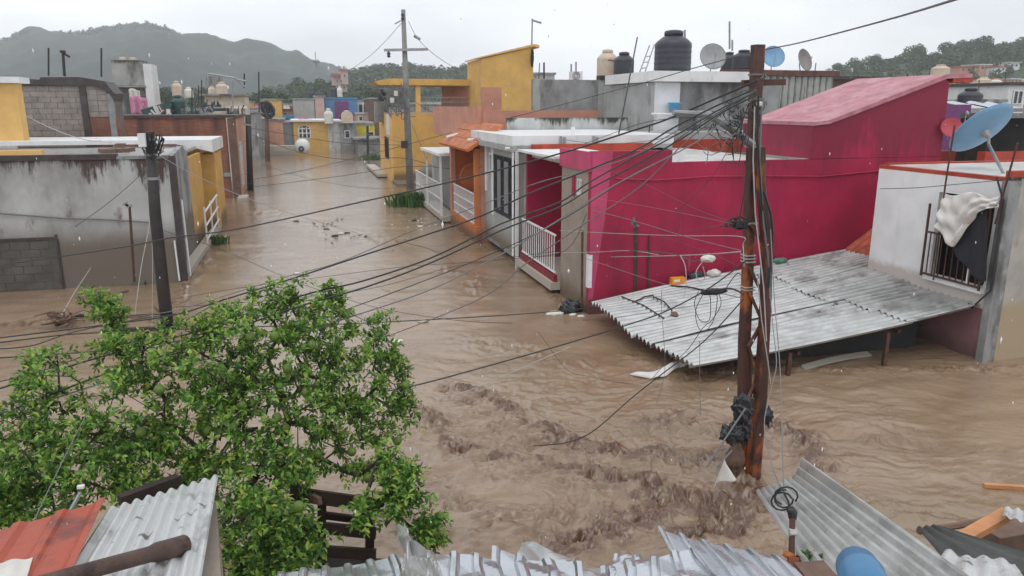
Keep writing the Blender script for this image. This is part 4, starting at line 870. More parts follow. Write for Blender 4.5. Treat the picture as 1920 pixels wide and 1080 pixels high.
# roofs right of the tower
t = thing('purple_building', 'purple walled house right of the magenta tower', 'house', (17, 17, 2))
a, b = at(1770, 196, y=17), at(1822, 196, y=17); part('wall', MB().box(a[0], 17, 1, b[0], 17.2, a[2]), M['purple'], t); part('roof', MB().box(a[0], 17.2, a[2] - .2, b[0] + 3, 20, a[2] - .1), M['concrete'], t)
t = thing('dark_shelter', 'flat roofed dark shelter at the right edge above the blue dish', 'shelter', at(1885, 300, y=13))
a, b = at(1872, 215, y=13), at(1990, 280, y=13)
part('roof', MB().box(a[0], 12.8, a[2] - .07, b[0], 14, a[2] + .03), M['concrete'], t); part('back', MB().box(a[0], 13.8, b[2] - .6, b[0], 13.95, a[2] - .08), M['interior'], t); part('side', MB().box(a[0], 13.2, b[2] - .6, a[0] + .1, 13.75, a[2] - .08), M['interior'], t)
part('red_kerb', MB().box(a[0] - .3, 12.9, b[2] - .35, b[0], 13.1, b[2] - .02), M['red_band'], t)
t = thing('flat_red_roof', 'roof with orange red kerb and wet white floor behind the white house', 'roof', (13.5, 12, 2.7))
part('deck', MB().box(13.3, 11.9, 2.6, 18, 15, 2.74), M['roof_white'], t); part('kerb', MB().box(13.3, 14.6, 2.745, 18, 14.75, 2.98), M['red_band'], t)
for i, (px0, px1, pt, pb, y, col, lab) in enumerate([(1828, 1850, 172, 215, 33, 'concrete', 'grey roof block behind the dark tank right of the tower'), (1845, 1905, 168, 225, 34, 'yellow_light', 'pale yellow house in the roof jumble at the right'), (1880, 1925, 160, 240, 30, 'white_old', 'white walled house at the right edge of the roof jumble'), (1836, 1880, 192, 235, 29, 'grey_plaster', 'low grey roof in front of the pale yellow house'), (1560, 1640, 163, 180, 40, 'brown_wall', 'low brown building in front of the village hill')]):
    a, b = at(px0, pb, y=y), at(px1, pt, y=y); t = thing('roof_house', lab, 'house', (a[0], y, 0)); part('wall', MB().box(a[0], y, a[2] - 2, b[0], y + 4, b[2]), M[col], t); part('roof', MB().box(a[0] - .15, y - .15, b[2] + .005, b[0] + .15, y + 4.1, b[2] + .14), M['concrete' if i % 2 else 'dark_cap'], t)
    window_y(t, y - .09, a[0] + .3, a[0] + .9, b[2] - .9, b[2] - .25, M['white_trim'])
for i, (px, py, s) in enumerate([(1835, 228, .6), (1862, 205, .7), (1895, 205, .5)]):
    p = at(px, py, y=22); mb = MB(); mb.grid(lambda u, v, p=p, s=s: (p[0] + (u - .5) * s * 2, 22 + v * 1.5, p[2] + .25 * v + .06 * math.sin(u * 7)), 8, 4); solo('loose_sheet', mb, M['zinc'], ['bright bent sheet on the jumbled roofs nearest the tower', 'bright bent sheet in front of the pale yellow house', 'small bright sheet by the white walled house at the edge'][i], 'metal sheet')
for i, (px, y0_, y1_, y, lab) in enumerate([(1010, 118, 150, 27.5, 'thin bent rebar at the left end of the concrete wall'), (1216, 235, 265, 19.5, 'short rebar stub at the right end of the mouldy parapet'), (1528, 118, 133, 24.4, 'small rebar on the panel storey roof right of the mesh dish'), (1700, 138, 150, 15.8, 'tiny pipe on the high end of the sloping pink roof'), (1834, 150, 200, 28, 'thin pole between the tank and the pale house right of the tower'), (1884, 130, 165, 32, 'thin pole above the pale yellow house at the right')]):
    solo('rebar', MB().tube([at(px, y1_, y=y), at(px + 2, y0_, y=y)], .018, 5), M['rust_thin'], lab, 'rebar')
# village on the hill
hv = [(1706, 158, 'salmon', 26), (1735, 160, 'peach', 24), (1768, 155, 'white', 18), (1790, 152, 'yellow_light', 16), (1815, 136, 'salmon', 34), (1850, 133, 'peach', 28), (1880, 135, 'white', 26), (1905, 128, 'white', 28), (1866, 160, 'white', 18), (1905, 158, 'peach', 24)]
HL = ['leftmost by the magenta tower', 'right of the leftmost salmon one', 'above the beige tank', 'low beside the pale tank', 'in the middle of the slope', 'wide one right of the middle', 'between the two wide peach ones', 'nearest the right edge', 'low on the slope at the right', 'lowest at the right edge']
for i, (px, py, c, wp) in enumerate(hv):
    d = 150 + (165 - py) * 1.1; a = Vector(at(px - wp / 2, py, d=d)); b = at(px + wp / 2, py - 9 - (i % 3), d=d); wv = (b[0] - a.x); h = b[2] - a.z
    t = thing('hill_house', 'small %s house among the trees on the village hill' % {'salmon': 'salmon', 'peach': 'peach', 'white': 'white', 'yellow_light': 'yellow', 'grey_plaster': 'grey'}[c], 'house', a, 'small houses on the village hill')
    t['label'] = 'small ' + t['label'].split('small ')[1].split(' among')[0] + ' on the village hill, ' + HL[i]; part('wall', MB().box(a.x, a.y, a.z - 3, b[0], a.y + 5, b[2]), M[c], t); part('roof', MB().box(a.x - .3, a.y - .3, b[2] + .01, b[0] + .3, a.y + 5.3, b[2] + .25), M['tile'] if i % 2 == 0 else M['galv'], t)
    for k in range(2): part('window', MB().box(a.x + wv * (.2 + .42 * k), a.y - .06, a.z + h * .35, a.x + wv * (.34 + .42 * k), a.y - .01, a.z + h * .75), M['glass'], t)
# ================================================================== LEFT SIDE OF THE STREET
t = thing('stained_house', 'low grey house with stained flood marked render behind the left pole', 'house', (-2.93, 18.5, 0))
part('front_wall', MB().box(-12, 18.5, -2.4, -3.0, 18.65, 2.86), M['left_wall'], t)
part('parapet_cap', MB().box(-12, 18.46, 2.865, -4.05, 18.68, 2.98), M['dark_cap'], t)
part('parapet_cap', MB().box(-4.05, 18.47, 2.865, -2.98, 18.67, 2.93), M['concrete'], t)
part('corner_post', MB().box(-3.0, 18.48, -2.4, -2.86, 18.66, 2.92), M['dark_cap'], t)
part('side_wall', MB().prism([(18.67, -.6), (22.3, -.6), (22.3, 2.75), (21.6, 3.0), (18.67, 2.72)], 'x', -3.25, -3.12), M['left_side'], t)
part('side_slab', MB().prism([(18.67, 0.02), (26.6, .02), (26.6, .16), (18.67, .16)], 'x', -3.11, -2.86), M['white_old'], t)
part('roof', MB().box(-12, 18.69, 2.70, -3.3, 25.5, 2.80), M['roof_wet'], t)
part('down_pipe', MB().tube([(-2.82, 18.7, .1), (-2.84, 18.72, 1.9)], .03, 6), M['white_trim'], t)
part('down_pipe', MB().tube([(-3.02, 18.44, .05), (-3.04, 18.44, 1.0)], .02, 6), M['white_trim'], t)
part('conduit', MB().tube([at(0, 400, y=18.45), at(120, 409, y=18.45), at(210, 412, y=18.45), at(283, 417, y=18.45)], .02, 6), M['cable_grey'], t)
blk2 = MB().box(0, 0, 0, .36, .02, .17).mesh('block', mat('grimy_block', (.10, .09, .08), .9, .25, 2, .3, 40, stain=((.06, .055, .05), .45, .7, 1.2, .5)))
part('patch_mortar', MB().box(-7.4, 18.488, -.3, -5.42, 18.497, 1.13), mat('dark_mortar', (.09, .08, .07), .9), t)
for r_ in range(6):
    for k in range(3 if r_ % 2 else 4): inst('block', blk2, t, (-6.95 + k * .385 + (.19 if r_ % 2 else 0), 18.478, .02 + r_ * .183))
# window frame drawn in the render at lower left (bricked opening)
p0, p1 = at(0, 465, y=18.45), at(105, 465, y=18.45)
part('opening_edge', MB().box(p0[0] - 1, 18.46, 1.14, p1[0], 18.495, 1.19).box(p1[0], 18.46, -.2, p1[0] + .04, 18.495, 1.24), M['dark_cap'], t)
# rubble and bricks on the roof near the pole
bk = MB().box(-.16, -.09, 0, .16, .09, .09).mesh('loose_brick', M['wood_old'])
for i, (px, py) in enumerate([(205, 272), (225, 270), (196, 277), (232, 276), (215, 265)]):
    p = at(px, py, y=18.9); o = bpy.data.objects.new('loose_brick', bk); COL.objects.link(o); o.location = (p[0], 18.8 + .15 * i, 2.985 if i < 4 else 3.08); o.rotation_euler = (0, 0, .4 * i)
    tag(o, ['dark brick on the parapet, second from the left', 'dark brick on the parapet nearest the pole top', 'leftmost dark brick on the parapet', 'rearmost dark brick on the parapet', 'brick stacked on top of the others on the parapet'][i], 'brick', 'loose bricks on the parapet')
t = thing('meter_post', 'thin dark post with a small bracket standing by the stained wall', 'post', at(250, 525, y=17.5))
part('post', MB().tube([at(252, 528, y=17.5), at(243, 388, y=17.5)], .028, 6), M['rust_thin'], t); part('bracket', MB().beam(at(230, 383, y=17.5), at(248, 386, y=17.5), .05).beam(at(236, 378, y=17.5), at(240, 390, y=17.5), .05), M['steel'], t)

t = thing('yellow_porch_house', 'yellow house with white roof edge and white stair rail beyond the stained house', 'house', (-2.93, 26, 0))
part('front_wall', MB().box(-10, 26.0, -2.4, -3.32, 26.15, 2.7), M['yellow'], t)
part('street_wall', MB().box(-3.3, 26.2, -2.4, -2.9, 28.8, 2.5), M['yellow'], t)
part('roof_edge', MB().prism([(-11, 2.88), (-3.9, 2.87), (-3.35, 2.74), (-2.82, 2.60), (-2.82, 2.99), (-11, 3.0)], 'y', 25.6, 28.9), M['white'], t)
part('shade_wall', MB().box(-3.31, 22.4, -.5, -3.2, 25.59, 2.6), M['yellow'], t)
part('corner_strip', MB().box(-2.895, 26.25, .1, -2.84, 26.4, 2.6), M['yellow_light'], t)
for z in (.35, .75, 1.15): part('stair_rail', MB().tube([(-2.9, 22.9, z - .1), (-2.88, 26.1, z + .05)], .03, 6), M['white_trim'], t)
for y in (22.9, 24.4, 26.0): part('rail_post', MB().tube([(-2.9, y, .1), (-2.9, y, 1.2)], .03, 6), M['white_trim'], t)
t = thing('yellow_pillar_house', 'tall yellow pillar with a white cap at the left picture edge', 'pillar', (-9, 26.3, 2.9))
part('pillar', MB().box(-10.5, 26.2, 2.95, -8.22, 26.7, 4.68), M['yellow_light'], t); part('cap', MB().box(-10.7, 26.0, 4.685, -8.05, 26.9, 4.86), M['white'], t)
part('low_parapet', MB().box(-10.5, 19.8, 2.80, -5.9, 20.0, 3.02), M['yellow_light'], t)

# cinder block house, every block of the gable a part
t = thing('cinder_block_house', 'unfinished grey cinder block upper storey at the left', 'building', (-9.5, 30, 2.6))
x0, x1 = -9.62, -7.5; bw, bh = .40, .19; 
part('wall_core', MB().prism([(-9.65, 2.0), (-6.42, 2.0), (-6.42, 4.3), (-6.62, 4.86), (-9.65, 4.86)], 'y', 30.03, 31.2), M['mortar'], t)
bm0 = MB().box(0, 0, 0, bw - .012, .035, bh - .012).mesh('block', M['block']); M2 = mat('pale_cinder_block', (.27, .245, .225), .9, .2, 3, .4, 50, stain=((.18, .16, .15), .55, .75, 1.4, .5))
bm1 = MB().box(0, 0, 0, bw - .012, .035, bh - .012).mesh('block', M2)
for r_ in range(11):
    z = 2.62 + r_ * bh; x = x0 - (bw / 2 if r_ % 2 else 0)
    while x < x1 - .1:
        if x >= x0 - .01: inst('block', random.choice((bm0, bm0, bm1)), t, (x, 29.992 + random.uniform(0, .01), z))
        x += bw
part('brick_band', MB().box(-7.26, 29.975, 2.3, -6.3, 29.998, 3.63), M['brick'], t)
for r_ in range(6):
    z = 3.65 + r_ * bh; hb = random.random() < .5
    for k in range(2): x = -7.26 + k * .32; o = inst('block', random.choice((bm0, bm1)), t, (x, 29.985 + random.uniform(0, .01), z)); o.scale = (.8, 1, 1)
part('column', MB().box(-7.48, 29.93, 2.0, -7.27, 30.02, 4.8), M['dark_cap'], t); part('column', MB().box(-6.62, 29.93, 2.0, -6.42, 30.02, 4.45), M['concrete'], t)
part('ring_beam', MB().prism([(-9.7, 4.72), (-7.0, 4.70), (-6.55, 4.5), (-6.40, 4.2), (-6.36, 4.45), (-6.62, 4.86), (-7.4, 5.0), (-8.6, 4.98), (-8.65, 4.9), (-9.7, 4.98)], 'y', 29.9, 31.3), M['dark_cap'], t)

# brick house
t = thing('brick_house', 'red brick house with a cluttered roof at the left bend of the street', 'house', (-2.95, 36, 0))
part('front_wall', MB().box(-9.2, 36.0, -2.4, -3.32, 36.2, 3.52), M['brick'], t)
part('street_wall', MB().wall('x', -2.95, -3.1, 36.3, 42, -2.4, 3.5, [(37.4, 39.4, .3, 2.4)]), M['peach'], t)
part('corner_column', MB().box(-3.25, 35.96, -2.4, -2.92, 36.28, 3.5), M['brown_wall'], t)
part('ring_beam', MB().box(-9.3, 35.93, 3.525, -2.85, 42, 3.64), M['dark_cap'], t)
part('gate', MB().box(-3.03, 37.42, .3, -3.0, 39.38, 2.4), M['steel'], t)
gb2 = MB().box(-.02, -.02, 0, .02, .02, 2.1).mesh('gate_bar', M['white_trim'])
for i in range(9): inst('gate_bar', gb2, t, (-2.97, 37.5 + i * .23, .3))
part('floor_band', MB().box(-9.1, 35.94, .95, -3.31, 35.99, 1.12), M['concrete'], t)
part('white_step', MB().box(-3.0, 34.6, -.3, -2.6, 35.9, .12), M['white_old'], t)
0 and solo('stair_block', MB().prism([(-3.9, -.3), (-3.0, -.3), (-3.0, 2.75), (-3.5, 2.8), (-4.6, 2.3)], 'y', 35.2, 35.5), M['concrete'], 'dark concrete edge in front of the brick house', 'wall')
mb = MB()
t = thing('tank_tower', 'square weathered concrete tank tower with white side above the brick house', 'tower', (-8.7, 45, 3.6))
part('tower_wall', MB().box(-9.55, 45, 5.1, -8.02, 46.5, 6.38), mat('tower_concrete', (.33, .33, .31), .85, .15, 2, .3, 30, stain=((.12, .12, .11), .5, .7, 1.3, .35), drip=((.06, .055, .05), 6.4, .3, 1)), t)
part('white_column', MB().box(-8.0, 44.8, 2.5, -7.6, 46.5, 6.2), M['white_old'], t); part('lower_wall', MB().box(-9.6, 45.5, 2.5, -8.02, 46.5, 5.0), M['concrete'], t)
part('ledge', MB().box(-9.8, 44.7, 5.0, -7.95, 46.5, 5.08), M['concrete'], t)
tinaco(230, 113, 106, 45.8, 14, M['tank_beige'], 'left low beige tank on the concrete tank tower'); tinaco(249, 113, 107, 45.8, 14, M['tank_beige'], 'right low beige tank on the concrete tank tower')
def flat_cloth(name, label, cat, px0, py0, px1, py1, y, m, amp=.08):
    a, b = at(px0, py1, y=y), at(px1, py0, y=y); mb = MB(); mb.grid(lambda u, v: (a[0] + (b[0] - a[0]) * u, y + amp * math.sin(u * 16 + v), b[2] + (a[2] - b[2]) * v + .06 * math.sin(u * 5)), 16, 6, .01); return solo(name, mb, m, label, cat, smooth=True)
flat_cloth('hanging_laundry', 'pink cloth hanging beside the concrete tank tower', 'laundry', 246, 182, 276, 217, 43, M['pink'])
flat_cloth('hanging_laundry', 'white triangular cloth hanging under the tank tower', 'laundry', 243, 168, 262, 187, 43.4, M['cloth_white'])
mb = MB(); a, b = at(268, 215, y=40), at(318, 190, y=40); mb.prism([(a[0], a[2]), (b[0], a[2]), (b[0], b[2]), (a[0] - .1, b[2] - .4)], 'y', 40, 41.2); solo('roof_trough', mb, M['tank_green'], 'dark green trough on the brick house roof', 'trough')
tinaco(333, 180, 152, 46, 20, M['tank_beige'], 'pale tank left of the green tank behind the brick roof'); tinaco(355, 184, 163, 46, 17, M['tank_white'], 'smaller white tank right of the pale one behind the brick roof')
tinaco(336, 215, 178, 41, 25, M['tank_green'], 'dark green tank on the brick house roof')
tinaco(398, 178, 161, 52, 14, M['tank_beige'], 'small beige tank on the cream storey'); tinaco(417, 177, 153, 51, 22, M['tank_beige'], 'larger beige tank on the cream storey')
t = thing('cream_storey', 'cream rooftop storey with two beige tanks and a pipe frame', 'building', at(385, 215, y=50))
a, b = at(387, 220, y=50), at(458, 180, y=50); part('wall', MB().box(a[0], 50, a[2] - 2, b[0], 54, b[2]), mat('cream_wall', (.52, .46, .38), .8), t); part('ledge', MB().box(a[0] - .3, 49.7, b[2] + .01, b[0] + .1, 54, b[2] + .12), M['concrete'], t); part('mid_ledge', MB().box(a[0] + 1.2, 49.7, b[2] - .75, b[0] + .1, 49.98, b[2] - .62), M['white'], t)
fr = MB(); P = lambda x, y, d: at(x, y, y=d)
for a, b in [((390, 138), (440, 146)), ((436, 150), (437, 215)), ((440, 146), (462, 165)), ((390, 138), (390, 165)), ((447, 150), (462, 152))]: fr.tube([P(*a, 48), P(*b, 48)], .05, 5)
solo('pipe_frame', fr, M['steel'], 'light pipe frame standing over the beige tanks', 'frame')
a, b = at(389, 180, y=53), at(412, 143, y=53); solo('stair_hut', MB().box(a[0], 53, a[2], b[0], 55, b[2]), M['concrete'], 'small grey hut behind the pipe frame', 'hut')
a, b = at(392, 205, y=42), at(425, 198, y=42)
tb = MB(); tb.tube([((a[0] + b[0]) / 2 + .55 * math.cos(k * .4), 42 + .4 * math.sin(k * .4), a[2]) for k in range(17)], .09, 6); solo('old_tyre', tb, M['bag'], 'dark round tub lying on the brick house roof', 'tub')
def heap(c, r, ms, label, seed):
    rr = random.Random(seed); mb = MB()
    for k in range(26):
        x, y, z = c[0] + rr.uniform(-1.3, 1.3) * r, c[1] + rr.uniform(-.8, .8) * r, c[2] - r * .5; hgt = rr.uniform(.2, 1.5) * r
        if rr.random() < .5: w_ = rr.uniform(.1, .35) * r; mb.box(x - w_, y - w_, z, x + w_, y + w_, z + hgt * .7, rr.randrange(3))
        else: mb.beam((x, y, z), (x + rr.uniform(-.8, .8) * r, y, z + hgt), .04, .03 + .06 * rr.random(), rr.randrange(3))
    return solo('junk_pile', mb, ms, label, 'heap', kind='stuff')
for i, (px, py, r_) in enumerate([(300, 208, .35), (352, 208, .3), (372, 212, .3), (385, 206, .25), (398, 196, .25), (440, 208, .3)]):
    p = at(px, py, y=40 + i * .3); heap(p, r_, [[M['tank_black'], M['wood_old'], M['cloth_white']], [M['wood_old'], M['concrete'], M['tank_green']], [M['concrete'], M['steel'], M['wood_dark']], [M['bag'], M['wood_old'], M['steel']], [M['tank_green'], M['tank_black'], M['concrete']], [M['wood_dark'], M['concrete'], M['tank_beige']]][i], ['dark heap left of the green tank on the brick roof', 'brown heap right of the green tank on the brick roof', 'grey heap in the middle of the brick roof', 'black heap beside the round tub', 'dark green heap behind the round tub', 'dark heap at the street end of the brick roof'][i], i)
for i, (px, y0_, y1_, y) in enumerate([(378, 150, 205, 41), (360, 165, 210, 41), (372, 160, 190, 44), (458, 138, 165, 60), (485, 135, 210, 62)]):
    solo('upright_bar', MB().tube([at(px + (1 if i == 4 else 0), y1_, y=y), at(px, y0_, y=y)], .03 if i < 3 else .06, 6), M['black_wood'], ['thin bar right of the green tank on the brick roof', 'thin bar just left of the tank cluster on the brick roof', 'short thin bar behind the brick roof', 'dark capped post over the cream storey', 'tall dark post left of the balled pole'][i], 'bar')

# ================================================================== FAR HOUSES
def far_house(name, label, px0, px1, pt, pb, y, depth, m, roof='concrete', wins=(), door=None, cat='house', ov=.1, z0=-2.4):
    a, b = at(px0, pb, y=y), at(px1, pt, y=y); t = thing(name, label, cat, (a[0], y, max(0, a[2])))
    part('wall', MB().box(a[0], y, z0, b[0], y + depth, b[2]), M[m], t); part('roof', MB().box(a[0] - ov, y - ov, b[2] + .005, b[0] + ov, y + depth, b[2] + .16), M[roof], t)
    for (wx0, wy0, wx1, wy1, arch) in wins:
        p, q = at(wx0, wy1, y=y - .1), at(wx1, wy0, y=y - .1)
        if arch:
            cx = (p[0] + q[0]) / 2; r_ = (q[0] - p[0]) / 2; zt = q[2] - r_ * .55
            poly = [(p[0], p[2]), (q[0], p[2])] + [(cx + r_ * math.cos(k * math.pi / 8), zt + r_ * .55 * math.sin(k * math.pi / 8)) for k in range(9)]
            o = part('window', MB().prism(poly, 'y', y - .05, y - .01), M['glass'], t)
            big = [(cx + (x_ - cx) * 1.22, p[2] - .14 + (z_ - p[2]) * 1.17) for x_, z_ in poly]
            part('frame', MB().prism(big, 'y', y - .03, y - .005), M['white'], o)
            mu = MB(); [mu.box(cx + r_ * f_ - .05, y - .09, p[2], cx + r_ * f_ + .05, y - .055, zt + r_ * .3) for f_ in (-.4, .4)]; mu.box(p[0], y - .1, (p[2] + zt) / 2 - .04, q[0], y - .091, (p[2] + zt) / 2 + .04); mu.box(p[0], y - .1, zt - .04, q[0], y - .091, zt + .04); part('mullion', mu, M['white'], o)
        else:
            o = part('window', MB().box(p[0], y - .04, p[2], q[0], y - .01, q[2]), M['glass'], t); f = MB(); w_ = .07
            f.box(p[0] - w_, y - .06, p[2] - w_, p[0], y - .008, q[2] + w_).box(q[0], y - .06, p[2] - w_, q[0] + w_, y - .008, q[2] + w_).box(p[0], y - .06, q[2], q[0], y - .008, q[2] + w_).box(p[0], y - .06, p[2] - w_, q[0], y - .008, p[2])
            part('frame', f, M['white'], o)
    if door: p, q = at(door[0], door[3], y=y - .1), at(door[2], door[1], y=y - .1); part('door', MB().box(p[0], y - .06, p[2], q[0], y - .01, q[2]), M['shutter'], t)
    return t
far_house('far_house', 'grey far house left of the peach one at the street end', 470, 500, 226, 280, 70, 8, 'grey_plaster', wins=[(476, 235, 486, 250, 0)])
far_house('far_house', 'peach far house at the street end', 500.5, 530, 226, 288, 71, 8, 'peach')
far_house('far_house', 'dull grey far house between the peach one and the arched window', 530.5, 553, 231, 288, 71.3, 8, 'shutter', door=(533, 250, 547, 275))
t = far_house('far_house', 'ochre far house with a white arched window at the street end', 553.5, 617, 228, 290, 71, 8, 'ochre', 'white', wins=[(562, 236, 580, 258, 1)], ov=.25)
far_house('far_house', 'peeling white far house right of the arched window', 617.5, 640, 229, 290, 70.8, 8, 'moldy', 'white')
far_house('far_house', 'stained concrete far house under the square beige tank', 640.5, 668, 233, 290, 70, 8, 'concrete', wins=[(648, 246, 655, 258, 0)])
far_house('far_house', 'lemon yellow far house at the right of the street end', 668.5, 702, 233, 275, 72, 8, 'bright_yellow', wins=[(690, 248, 700, 262, 0)])
far_house('far_house', 'low grey far house beneath the lemon one', 672, 716, 262, 295, 66, 5, 'concrete', ov=.3)
far_house('far_house', 'pinkish far upper storey left of the balled pole', 468, 494, 205, 230, 80, 8, 'pinkish')
far_house('far_house', 'ochre far upper storey with a pale canopy frame', 491, 527, 188, 228, 82, 8, 'ochre', wins=[(472 + 25, 200, 505, 212, 0)])
far_house('far_house', 'pale grey far upper storey with two black tanks', 551, 590, 187, 224, 84, 7, 'grey_plaster', 'concrete')
far_house('far_house', 'narrow cream far tower right of the pale grey storey', 591, 607, 182, 224, 84, 7, 'pinkish', 'concrete')
t = far_house('far_house', 'blue far house with a dark purple door under two tanks', 609, 669, 186, 232, 86, 8, 'blue_paint', 'blue_paint')
a, b = at(629, 225, y=85.8), at(653, 190, y=85.8); part('door', MB().box(a[0], 85.9, a[2], b[0], 85.99, b[2]), M['purple'], t)
far_house('far_house', 'white gridded far storey right of the blue house', 670, 692, 190, 226, 88, 7, 'white', wins=[(674, 196, 679, 215, 0), (683, 196, 688, 215, 0)])
far_house('far_house', 'brown far storey beside the yellow terrace', 694, 711, 186, 224, 80, 7, 'brown_wall')
far_house('far_house', 'low grey far roof behind the yellow terrace rail', 780, 870, 196, 215, 58, 6, 'concrete', 'galv')
far_house('far_house', 'greyish far house half hidden behind the brick house', 462, 480, 150 + 62, 262, 62, 8, 'concrete')
far_house('far_house', 'small reddish far house among trees left of the street end', 425, 470, 200, 230, 95, 7, 'pinkish', 'tile', wins=[(450, 208, 456, 218, 0)])
far_house('far_house', 'tiny pale far house beneath the mountain', 520, 548, 196, 226, 100, 7, 'white')
tinaco(583, 187, 168, 85, 13, M['tank_black'], 'left black tank on the pale grey far storey'); tinaco(597, 183, 171, 85, 11, M['tank_black'], 'right black tank on the narrow cream far tower')
tinaco(627, 182, 160, 87, 14, M['tank_black'], 'black tank on the blue far house'); tinaco(637.5, 182, 161, 86.2, 10, M['tank_white'], 'white tank on the blue far house')
tinaco(617, 232, 203, 70.5, 17, M['tank_white'], 'white tank on the peeling white far house'); 
t = thing('square_tank', 'squarish beige tank on the stained concrete far house', 'water tank', at(651, 232, y=69.8)); a, b = at(641, 231, y=69.8), at(661, 210, y=69.8)
part('tank_body', MB().prism([(a[0], a[2]), (b[0], a[2]), (b[0] , b[2] - .25), (b[0] - .15, b[2]), (a[0] + .15, b[2]), (a[0], b[2] - .25)], 'y', 69.6, 70.6), M['tank_beige'], t); part('lid', MB().lathe(((a[0] + b[0]) / 2, 70.1, b[2]), [(.25, 0), (.25, .1), (.1, .14)], 12), M['tank_beige'], t)
for i, (px0, px1, pt, pb, y, m_, rf, lab) in enumerate([(290, 330, 196, 216, 95, 'white', 'concrete', 'pale low house far behind the green tank'), (430, 452, 186, 215, 78, 'white_old', 'dark_cap', 'whitish house right of the cream storey'), (452, 470, 192, 215, 90, 'ochre', 'concrete', 'small ochre house between cream storey and balled pole'), (527, 550, 207, 228, 88, 'pinkish', 'tile', 'pinkish house behind the peach far house'), (545, 562, 200, 226, 92, 'shutter', 'concrete', 'grey narrow house left of the pale grey far storey'), (668, 700, 214, 236, 82, 'pinkish', 'galv', 'pinkish low house right of the blue one'), (655, 672, 196, 232, 90, 'grey_plaster', 'concrete', 'grey slab between the blue house and the gridded storey'), (735, 780, 205, 218, 64, 'white_old', 'concrete', 'pale parapet seen through the terrace rail'), (475, 500, 196, 210, 105, 'salmon', 'tile', 'little salmon house among trees behind the balled pole'), (1005, 1040, 140, 152, 60, 'grey_plaster', 'concrete', 'grey roof top just over the bare concrete wall')]):
    far_house('far_house', lab, px0, px1, pt, pb, y, 6, m_, rf, wins=[(px0 + 6, pt + 5, px0 + 11, pt + 12, 0)] if px1 - px0 > 18 and i != 9 else ())
flat_cloth('hanging_laundry', 'red and pink cloth hanging before the grey far roofs', 'laundry', 560, 222, 585, 232, 74, M['pink'], .05)
flat_cloth('blue_tarp', 'small blue tarp on the far roofs behind the arched window', 'tarp', 530, 216, 552, 226, 80, M['blue'], .1)
# low white wall and cement truck drum
solo('low_wall', MB().prism([(at(476, 262, y=68)[0], .9), (at(553, 270, y=68)[0], .5), (at(553, 270, y=68)[0], -1), (at(476, 262, y=68)[0], -1)], 'y', 68, 70.5), M['white_old'], 'low sloping pale wall in front of the far houses', 'wall')
t = thing('white_tank_car', 'upturned white vehicle with one dark round wheel stranded at the end of the street', 'vehicle', at(567, 285, y=66))
c = at(567, 274, y=66); part('body', MB().lathe((c[0], c[1], c[2] - .62), [(.1, 0), (.42, .06), (.58, .3), (.62, .6), (.56, .92), (.38, 1.14), (.1, 1.22)], 20), M['white'], t, smooth=True)
part('wheel', MB().tube([(c[0] - .1, 65.32, c[2] - .2), (c[0] - .1, 65.55, c[2] - .2)], .24, 16), M['bag'], t); part('wheel_rim', MB().tube([(c[0] - .1, 65.29, c[2] - .2), (c[0] - .1, 65.33, c[2] - .2)], .1, 12), M['steel'], t)
part('tail', MB().box(c[0] - 2.2, 66, c[2] - .35, c[0] - .4, 67, c[2] + .05), M['white_old'], t)
# pale towered house and mast on the hill
t = thing('towered_house', 'pale pinkish house with a square turret on the wooded hill', 'house', at(640, 165, y=230))
def bxp(px0, py0, px1, py1, y, dp): a, b = at(px0, py1, y=y), at(px1, py0, y=y); return MB().box(a[0], y, a[2], b[0], y + dp, b[2])
part('wall', bxp(625, 143, 650, 172, 230, 8), M['pinkish'], t); part('turret', bxp(640, 132, 652, 158, 227, 6), M['pinkish'], t); part('roof', bxp(622, 138, 642, 143, 229, 9), M['tile'], t); part('turret_roof', bxp(638, 130, 654, 132.5, 226.5, 7), M['tile'], t)
for px, py in ((631, 150), (638, 150), (645, 140), (631, 160), (644, 162)): part('window', bxp(px, py, px + 2.5, py + 4, 226.6, .3), M['glass'], t)
t = thing('radio_mast', 'thin hazy radio mast with a drum platform on the hill', 'mast', at(592, 150, y=300))
part('mast', MB().tube([at(593, 165, y=300), at(592, 118, y=300)], .55, 6).tube([at(592, 118, y=300), at(591, 97, y=300)], .14, 5), M['concrete'], t); part('platform', MB().lathe(at(592, 117, y=300), [(1.2, 0), (1.5, .3), (1.5, .6), (.8, .8)], 10), M['concrete'], t)
for dx in (-3.5, 0, 4): part('antenna', MB().tube([at(592 + dx, 116, y=300), at(592 + dx, 111, y=300)], .35, 6), M['white_old'], t)

# ================================================================== POLES
t = thing('wooden_pole', 'black tarred utility pole standing in the flood before the stained wall', 'utility pole', at(318, 612, y=14.64))
part('shaft', MB().tube([at(318, 640, y=14.64), at(308, 560, y=14.64), at(291, 400, y=14.64), at(281, 250, y=14.64)], [.115, .112, .10, .085], 12), M['black_wood'], t, smooth=True)
part('cap', MB().tube([at(281, 252, y=14.64), at(280, 247, y=14.64)], .09, 10), M['rust_thin'], t)
for (px, py) in ((282, 290), (288, 335), (284, 262)): part('steel_band', MB().lathe(at(px, py, y=14.64), [(.098, -.02), (.105, -.02), (.105, .03), (.098, .03)], 12), M['steel'], t)
part('meter_box', MB().box(*[v for v in (at(262, 275, y=14.5)[0], 14.4, at(262, 275, y=14.5)[2], at(273, 250, y=14.5)[0], 14.55, at(273, 250, y=14.5)[2])]), M['white_old'], t)
mb = MB()
for k in range(34):
    a = Vector(at(283 + random.uniform(-22, 26), 262 + random.uniform(-14, 22), y=14.5)); b = Vector(at(283 + random.uniform(-8, 10), 275 + random.uniform(-10, 22), y=14.5)); c = (a + b) / 2 + Vector((0, 0, -.12)); mb.tube([a, c, b], .009, 4)
part('wire_tangle', mb, M['cable'], t, kind='stuff')
